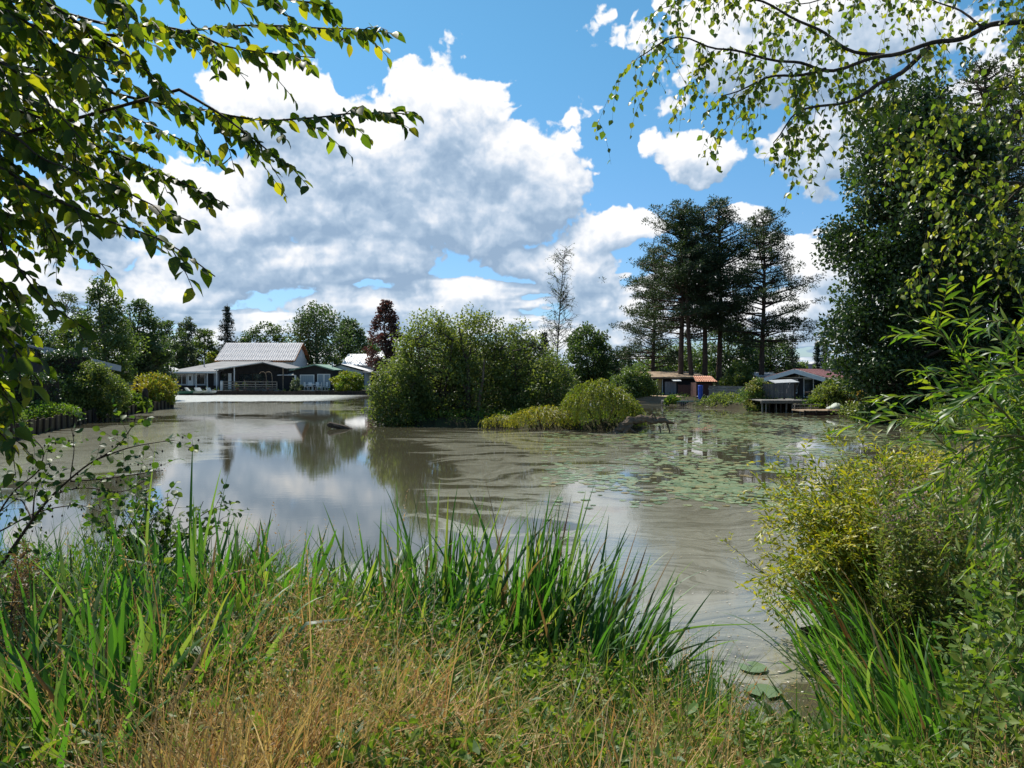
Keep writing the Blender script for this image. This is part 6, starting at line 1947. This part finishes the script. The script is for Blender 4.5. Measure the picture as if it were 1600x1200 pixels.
iris('lowest iris clump at the left with dark broad blades in front of the dry grass', 150, 2.75, 26, (.35, .62), .24, fan=.45)
iris('dark iris clump in the bottom left corner', 40, 2.6, 22, (.35, .65), .24, fan=.4)
iris('single tall blades rising over the alder bush', 290, 4.9, 5, (.85, 1.05), .3, fan=.1, kinds=(0, 1, 6))
iris('narrow iris clump between the yellow shrub and the stump', 1300, 7.0, 24, (.5, 1.1), .25, lean=(-.35, 0), fan=.25)
iris('iris clump low at the water under the yellow shrub', 1375, 8.0, 30, (.6, 1.2), .4, lean=(-.3, 0), fan=.3)
iris('wide iris fan in the middle of the right bank reaching over the water', 1440, 5.3, 50, (.7, 1.3), .4, lean=(-.5, -.05), fan=.25)
iris('iris clump with arching blades at the foot of the right bank fan', 1390, 4.7, 34, (.4, .95), .35, lean=(-.35, 0), fan=.4)
iris('iris clump just left of the tallest central one', 800, 5.7, 26, (.6, 1.1), .3, lean=(.1, 0))
iris('iris clump filling the front of the central group on the left', 660, 5.3, 26, (.45, .9), .35, lean=(.05, 0))
iris('iris clump filling the front of the central group on the right', 905, 5.4, 26, (.45, .95), .35, lean=(.15, 0))
iris('dark iris clump behind the lowest one at the left', 110, 2.95, 34, (.4, .75), .3, fan=.35)
iris('iris clump bordering the dry grass on its upper left', 235, 3.2, 34, (.35, .7), .3, fan=.4)
iris('iris clump bordering the dry grass below the alder bush', 320, 3.6, 30, (.35, .7), .3, fan=.35)
iris('iris clump at the left edge level with the brown docks', -10, 2.9, 30, (.4, .8), .3, fan=.35)
iris('tall iris clump at the far left edge above the brown docks', 20, 3.3, 24, (.5, .85), .28)
iris('broad-leaved iris clump with pale arching blades at the lower left', 95, 3.2, 34, (.45, .85), .30, fan=.4)
iris('iris clump with one wide upright yellow-edged blade left of the alder bush', 150, 3.9, 30, (.5, .8), .3)
iris('iris clump with bright pale blades in front of the alder bush', 215, 3.9, 34, (.4, .75), .32, fan=.36)
iris('iris clump with a tall single blade rising over the alder bush', 275, 4.6, 30, (.45, .8), .3)
iris('iris clump right of the alder bush beside the open water', 330, 4.5, 30, (.4, .7), .3)
iris('brown-tipped iris clump leaning right over the bare water', 395, 4.8, 32, (.4, .8), .32, lean=(.15, 0))
iris('iris clump above the upper edge of the dry grass', 440, 4.6, 26, (.35, .65), .35, lean=(.12, 0))
iris('small iris clump in the gap where the water comes closest on the left', 500, 5.4, 20, (.35, .7), .35, lean=(.1, 0))
iris('low iris clump left of the tall central group', 560, 5.6, 20, (.4, .8), .3, lean=(.15, 0))
iris('iris clump with one leaning blade at the left of the central group', 615, 5.8, 26, (.6, 1.15), .28, lean=(-.02, 0))
iris('iris clump with two high upright blades left of the centre', 700, 5.9, 30, (.8, 1.35), .26, fan=.16, lean=(.05, 0))
iris('iris clump between the two tallest ones of the centre', 765, 6.1, 26, (.6, 1.15), .3, lean=(.1, 0))
iris('tallest iris clump with straight glossy blades right of the centre', 835, 6.0, 34, (.85, 1.45), .26, fan=.15, lean=(.08, 0))
iris('dense iris clump right of the tallest one', 890, 6.0, 34, (.7, 1.3), .28, fan=.2, lean=(.14, 0))
iris('iris clump fanning to the right near the end of the central group', 935, 6.0, 32, (.6, 1.2), .28, fan=.22, lean=(.32, 0))
iris('last iris clump of the central group, bent low to the right', 975, 5.9, 24, (.5, 1.05), .25, fan=.25, lean=(.5, 0))
iris('single upright blade pair standing alone near the right of the central group', 1108, 5.6, 3, (.5, .62), .04, fan=.03, kinds=(0, 6), dead=0)
iris('iris clump at the foot of the yellow shrub', 1340, 7.4, 30, (.6, 1.3), .3, lean=(-.35, 0), fan=.2)
iris('long iris clump fanning left from the right bank', 1400, 6.2, 46, (.8, 1.5), .32, lean=(-.42, 0), fan=.22)
iris('iris clump with arching pale tips over the sunken stump', 1420, 5.6, 36, (.6, 1.1), .3, lean=(-.42, 0), fan=.3)
iris('iris clump behind the flowering weeds on the right bank', 1460, 6.6, 34, (.9, 1.5), .35, lean=(-.25, 0), fan=.2)
iris('short iris clump at the lower right beside the grass', 1330, 4.9, 22, (.35, .7), .3, lean=(-.3, 0), fan=.4)
iris('small iris clump deep in the right bank growth', 1500, 5.0, 26, (.5, 1.0), .3, lean=(-.1, 0), fan=.3)
# the long blade lying over the water
r = thing('bent_reed_blade', 'long green blade bent flat to the right over the water', 'reed blade', tuple(at(985, 1030, 5.7)))
o0 = at(985, 1030, 5.7)
P_ = resample(PX([(985, 1030, 5.7), (1010, 1003, 5.7), (1050, 988, 5.7), (1100, 978, 5.7), (1188, 975, 5.7)]), .06) - o0
w_ = np.linspace(.016, .001, len(P_))[:, None] * np.array([[0, .5, 1.0]])
V = np.stack([P_ - w_, P_ + (0, 0, .004), P_ + w_ * (1, -1, 1)], 1).reshape(-1, 3)
F_ = np.array([(i * 3 + j, i * 3 + j + 1, i * 3 + j + 4, i * 3 + j + 3) for i in range(len(P_) - 1) for j in (0, 1)])
link('blade', mesh_np('blade', V, F_, smooth=True), M['iris_leaf'], r)


# ------------------------------------------------------------------ shrubs of the right bank
def shoot_shrub(name, label, base, tips, mat, twigm, leaf, lstep, tpls, nobj=0, cat='shrub', sub=.35, wood=.006, ang=.7, jit=.25, arch=.15, restname='leaves', sublen=(.1, .35), width=1.0, start=.25, dens=1.0):
    r = thing(name, label, cat, tuple(base))
    B = Bough()
    for tp in tips:
        tp = np.array(tp)
        b0 = np.array(base) + rng.normal(size=3) * (.12, .12, 0) + np.array([(tp[0] - base[0]) * .3, 0, 0])
        mid = (b0 + tp) / 2 + np.array([(tp[0] - b0[0]) * -.12, 0, arch * np.linalg.norm(tp - b0)]) + rng.normal(size=3) * .05
        P_ = resample([b0, mid, tp], max(.03, lstep))
        B.wood(P_, wood, .0015)
        n = len(P_)
        for i in range(int(n * start) + 1, n):
            tg = unit(P_[i] - P_[i - 1]); a_ = i * 2.4
            sd_ = unit(np.cross(tg, [.3, -1, .2])); u2 = np.cross(tg, sd_)
            if rng.random() < dens:
                B.leaf(P_[i], unit(tg * .7 + (sd_ * math.cos(a_) + u2 * math.sin(a_)) * .7 + rng.normal(size=3) * .2), unit(rng.normal(size=3) * .6 + (0, 0, 1)), leaf * rng.uniform(.6, 1.2))
            if rng.random() < sub:
                d0 = unit(tg * .8 + (sd_ * math.cos(a_ + 1) + u2 * math.sin(a_ + 1)) * .9)
                B.twig(P_[i], d0, rng.uniform(*sublen), .1, lstep, leaf * .9, r=.0016, ang=ang, jit=jit, hang=.0)
    B.build(r, tpls, mat, twigm, nobj, tuple(base), width, restname)
    return r, B


LQ = [(RHOMB_V * (.55, 1, 1), RHOMB_F)]
LQ2 = [(RHOMB_V * (.62, 1, 1.6), RHOMB_F), (RHOMB_V * (.52, 1, -1.2), RHOMB_F)]
tips = [at(1185 + 300 * q_, 700 + 210 * (1 - q_) * rng.uniform(0, 1) + 30 * rng.uniform(0, 1), rng.uniform(7.4, 9.4)) for q_ in rng.uniform(0, 1, 80)]
tips += [at(rng.uniform(1215, 1380), rng.uniform(870, 950), rng.uniform(7.4, 8.2)) for _ in range(40)]
tips += [at(px, py, 8.2) for px, py in ((1182, 800), (1190, 845), (1205, 880), (1215, 745), (1232, 720), (1255, 700), (1290, 668), (1312, 690), (1340, 672), (1365, 690), (1390, 690), (1240, 770), (1270, 730))]
tips += [at(rng.uniform(1180, 1420), rng.uniform(760, 960), rng.uniform(6.8, 8.2)) for _ in range(60)]
bs = np.array([gx(1400, 8.4), 8.4, gz(gx(1400, 8.4), 8.4)])
shoot_shrub('yellow_willow_shrub', 'yellow-green willow shrub leaning over the water on the right bank', bs, tips, M['yellow_shrub'], M['twig_green'], .088, .034, LQ2, 280, sub=.34, wood=.007)
tips = [at(px, py, 7.8) for px, py in ((1132, 845), (1150, 872))]
bs = np.array([gx(1320, 8.0), 8.0, .05])
shoot_shrub('low_willow_shoot', 'long low willow shoot reaching left over the water under the yellow shrub', bs, tips, M['yellow_shrub'], M['twig'], .05, .026, LQ2, 120, sub=.22, start=.45, arch=-.02, sublen=(.08, .2))
tips = [at(rng.uniform(1360, 1560), rng.uniform(700, 860), rng.uniform(7.2, 8.4)) for _ in range(130)]
bs = np.array([gx(1460, 7.9), 7.9, gz(gx(1460, 7.9), 7.9)])
shoot_shrub('yellow_willow_shrub', 'second yellow-green willow shrub behind the flowering weeds on the right bank', bs, tips, M['yellow_shrub'], M['twig_green'], .075, .034, LQ2, 100, sub=.34, wood=.007)
# pink flowering weeds
WL = [(RHOMB_V * (.62, 1, 1.6), RHOMB_F)]
for k, (px0, px1, py0, py1, d0_, lb) in enumerate([(1370, 1470, 735, 850, 6.9, 'tall weeds with faded pink flower heads behind the right-hand reeds'), (1450, 1560, 725, 840, 6.3, 'tall pinkish weeds under the hanging willow shoots'),
                                                   (1530, 1660, 740, 880, 5.6, 'brownish flowering weeds at the right edge of the picture')]):
    tips = [at(rng.uniform(px0, px1), rng.uniform(py0, py1), d0_ + rng.normal() * .5) for _ in range(46)]
    cxm = (px0 + px1) / 2; bs = np.array([gx(cxm, d0_), d0_, max(0, gz(gx(cxm, d0_), d0_))])
    rt, Bq = shoot_shrub('flowering_weeds', lb, bs, tips, M['weed_leaf'], M['twig_green'], .072, .034, WL, 0, cat='weeds', sub=.3, wood=.004, start=.15)
    tp_ = np.array(tips)
    C = np.repeat(tp_, 2, 0) + rng.normal(size=(len(tp_) * 2, 3)) * (.06, .06, .07) - bs
    V, Fs, tn = leaves_at(C, 13, (.03, .03, .045), .022)
    link('flowers', mesh_np('flowers', V, Fs, tn), M['pink_flower'], rt, kind='stuff')
# broad leaved herbs right
for k, (px0, px1, py0, py1, d0_, lb, mt, lf) in enumerate([(1500, 1660, 870, 1000, 4.6, 'dark broad-leaved nettles at the right edge below the weeds', 'herb_leaf', .075), (1480, 1620, 950, 1090, 4.0, 'bramble with green toothed leaves at the lower right', 'herb_leaf', .07),
                                                           (-60, 90, 860, 990, 3.8, 'leafy herb thicket at the left edge among the irises', 'alder_leaf', .05), (1540, 1680, 980, 1180, 3.2, 'dark leafy herbs in the bottom right corner', 'herb_leaf', .06)]):
    tips = [at(rng.uniform(px0, px1), rng.uniform(py0, py1), d0_ + rng.normal() * .35) for _ in range(44)]
    cxm = (px0 + px1) / 2; bs = np.array([gx(cxm, d0_), d0_, max(0, gz(gx(cxm, d0_), d0_))])
    shoot_shrub('herb_thicket', lb, bs, tips, M[mt], M['twig_green'], lf, .045, [leaf_template(.5, .4, .15, .12, 2)], 110, cat='herbs', sub=.22, wood=.004, start=.1, sublen=(.08, .2))
# brown docks at the left
tips = [at(rng.uniform(10, 70), rng.uniform(840, 960), 3.4 + rng.normal() * .15) for _ in range(7)]
bs = np.array([gx(40, 3.4), 3.4, gz(gx(40, 3.4), 3.4)])
rt, Bq = shoot_shrub('curled_dock', 'rust-brown seeding dock stalks at the left edge', bs, tips, M['dead_blade'], M['twig'], .05, .06, WL, 0, cat='weeds', sub=.2, wood=.004)
C = np.vstack([np.linspace(t_, t_ * .6 + bs * .4, 12) for t_ in np.array(tips)]) - bs
V, Fs, tn = leaves_at(C, 34, (.018, .018, .02), .012)
link('seeds', mesh_np('seeds', V, Fs, tn), M['dead_blade'], rt, kind='stuff')


# ------------------------------------------------------------------ grass and ground cover
def grass_field(name, n, mat, L, w, lean, curve, sampler, segs=4, heads=0.0, lift=-.02):
    P_ = sampler(n)
    z = ground_h(P_)
    keep = z > -.06
    P_ = P_[keep]; z = z[keep]; n = len(P_)
    base = np.column_stack([P_, z + lift])
    a_ = rng.uniform(0, 2 * np.pi, n)
    hd = np.column_stack([np.cos(a_), np.sin(a_), np.zeros(n)])
    Ls = rng.uniform(L[0], L[1], n) * (.95 + .45 * np.sin(P_[:, 0] * 3.3 + 2 * np.sin(P_[:, 1] * 2.1)) * np.sin(P_[:, 1] * 4.1 + 1.5 * np.sin(P_[:, 0] * 2.7))); le = np.abs(rng.normal(size=n)) * lean; cu = np.abs(rng.normal(size=n)) * curve
    t = np.linspace(0, 1, segs)
    ang = le[:, None] + cu[:, None] * t[None]
    st = Ls[:, None] / (segs - 1)
    dx_ = np.cumsum(np.sin(ang) * st, 1) - np.sin(ang[:, :1]) * st; dz_ = np.cumsum(np.cos(ang) * st, 1) - np.cos(ang[:, :1]) * st
    C = base[:, None] + hd[:, None] * dx_[..., None] + np.array([0, 0, 1.0]) * dz_[..., None]
    b_ = rng.uniform(0, 2 * np.pi, n)
    sd_ = np.column_stack([np.cos(b_), np.sin(b_), np.zeros(n)])
    ww = (rng.uniform(.6, 1.3, n) * w)[:, None] * np.clip(1.02 - t ** 2, .06, 1)[None]
    V = np.stack([C - sd_[:, None] * ww[..., None] / 2, C + sd_[:, None] * ww[..., None] / 2], 2).reshape(-1, 3)
    i = np.arange(segs - 1) * 2
    q = np.stack([i, i + 1, i + 3, i + 2], -1)
    F_ = (q[None] + (np.arange(n) * segs * 2)[:, None, None]).reshape(-1, 4)
    patch = .5 + .5 * np.sin(P_[:, 0] * 1.9 + 1) * np.sin(P_[:, 1] * 2.3)
    tn = np.repeat(np.clip(patch * .5 + rng.uniform(0, .5, n), 0, .999), segs - 1)
    Vs, Fs, Ts, off = [V], [F_], [tn], len(V)
    if heads:
        ids = rng.permutation(n)[:int(n * heads)]
        m_ = 12
        tip = np.repeat(C[ids, -1], m_, 0); dr = np.repeat(unit(C[ids, -1] - C[ids, -2]), m_, 0)
        f = np.tile(np.linspace(-.16, .02, m_), len(ids))[:, None]
        hp = tip + dr * f + rng.normal(size=tip.shape) * .004
        V2, F2, id2 = scatter(RHOMB_V * (.5, 1, 1), RHOMB_F, hp, frames(unit(dr + rng.normal(size=dr.shape) * .55), rand_dirs(len(hp))), rng.uniform(.010, .022, len(hp)))
        Vs.append(V2); Fs += [f_ + off for f_ in F2]; Ts.append(np.repeat(rng.uniform(0, .8, len(ids)), m_)[id2])
    return link(name, mesh_np(name, np.vstack(Vs), Fs, np.concatenate(Ts)), mat, kind='stuff')


def herb_field(name, n, mat, size, hmax, sampler, tpl):
    P_ = sampler(n); z = ground_h(P_); k = z > -.05; P_ = P_[k]; z = z[k]; n = len(P_)
    h_ = hmax * rng.uniform(0, 1, n) ** .6 * (.65 + .35 * np.sin(P_[:, 0] * 5.1) * np.sin(P_[:, 1] * 4.3 + 1))
    pos_ = np.column_stack([P_, z + h_])
    # gather leaves in threes round a stem
    ax = rand_dirs(n, .25)
    V, Fs, ids = scatter(tpl[0], tpl[1], pos_, frames(ax, rand_dirs(n, .8)), size * rng.uniform(.5, 1.3, n))
    tn = np.clip(.5 + .35 * np.sin(P_[:, 0] * 3 + P_[:, 1] * 2) + rng.uniform(-.35, .35, n), 0, .999)
    link(name, mesh_np(name, V, Fs, tn[ids]), mat, kind='stuff')


def screen_sampler(boxes, dmin=1.5, dmax=9.5):
    """ground points spread over stretches of bank, given as column range and distance range"""
    def f(n):
        out_ = []
        wts = np.array([b[4] for b in boxes], float); wts /= wts.sum()
        for b, w_ in zip(boxes, wts):
            m_ = int(n * w_)
            d = np.exp(rng.uniform(math.log(b[2]), math.log(b[3]), m_)); px = rng.normal((b[0] + b[1]) / 2, (b[1] - b[0]) / 2.6, m_)
            out_.append(np.column_stack([(px - 800) / F_PX * d, d]))
        return np.vstack(out_)
    return f


DRY = screen_sampler([(190, 600, 1.9, 3.0, 5), (980, 1200, 2.0, 4.2, 1.3), (1500, 1760, 2.0, 4.5, 1.2), (-250, 60, 1.8, 2.6, .4), (520, 950, 2.0, 3.6, .7), (300, 560, 3.3, 4.6, 1.0)])
GRN = screen_sampler([(450, 1150, 2.0, 5.2, 4), (120, 560, 2.0, 4.0, .9), (1050, 1600, 2.2, 5.6, 3), (-300, 100, 2.0, 6, 1.2), (500, 1060, 4.6, 7.2, 1.6), (1500, 1900, 2.0, 8, .8), (-900, -300, 2.0, 9, .4), (1900, 2500, 2.0, 9, .4)])
HRB = screen_sampler([(460, 1130, 2.0, 5.0, 5), (60, 480, 2.0, 4.0, 1.0), (1080, 1560, 2.4, 6.0, 3.2), (-300, 120, 2.0, 6.5, 1.2), (480, 1060, 4.4, 7.4, 2.4), (1450, 1900, 2.4, 9, 1.4), (-700, 200, 6, 14, .8)])
grass_field('dry_grass', 23000, M['dry_grass'], (.18, .48), .0088, .85, 2.1, DRY, 5, .10)
grass_field('straw_stalks', 260, M['dry_grass'], (.45, .85), .006, 1.0, .35, screen_sampler([(0, 700, 2.0, 4.5, 3), (650, 1200, 2.2, 4.5, 1)]), 5, .9)
grass_field('dry_stems', 2200, M['dry_grass'], (.3, .7), .0036, .85, .5, DRY, 4, .7)
grass_field('green_grass', 12000, M['green_grass'], (.16, .42), .0085, .7, 1.7, GRN, 5, .03)
grass_field('shore_grass', 9000, M['iris_leaf'], (.25, .6), .009, .35, .9, screen_sampler([(480, 1060, 4.8, 7.4, 2), (0, 480, 3.4, 7, 1.6), (1250, 1520, 4.6, 8, 2), (1060, 1140, 4.4, 6, .4)]), 4, .0)
herb_field('ground_herbs', 12000, M['herb_leaf'], .052, .42, HRB, leaf_template(.5, .42, .15, .12, 2))
herb_field('ground_leaves', 20000, M['herb_leaf'], .048, .38, HRB, (RHOMB_V * (.85, 1, 1.3), RHOMB_F))
herb_field('ground_ivy', 2200, M['herb_leaf'], .085, .36, HRB, leaf_template(.62, .42, .2, .12, 3))
herb_field('dead_leaf_litter', 9000, M['dead_blade'], .035, .18, DRY, (RHOMB_V, RHOMB_F))
# rough grass on the banks further off
far_pts = lambda n: np.vstack([np.column_stack([rng.uniform(3, 30, n // 2), rng.uniform(8, 50, n // 2)]), np.column_stack([rng.uniform(-26, -4, n // 2), rng.uniform(9, 40, n // 2)])])
grass_field('bank_grass', 15000, M['green_grass'], (.25, .6), .02, .4, 1.0, far_pts, 3)
herb_field('bank_herbs', 16000, M['herb_leaf'], .11, .5, far_pts, (RHOMB_V, RHOMB_F))
fp2 = lambda n: np.column_stack([rng.uniform(-45, 32, n), rng.uniform(50, 100, n)])
herb_field('far_bank_herbs', 16000, M['tree_mid'], .22, .35, fp2, (RHOMB_V, RHOMB_F))
herb_field('island_herbs', 9000, M['herb_leaf'], .12, .5, lambda n: np.column_stack([rng.uniform(-6, 6.4, n), rng.uniform(35, 45, n)]), (RHOMB_V, RHOMB_F))
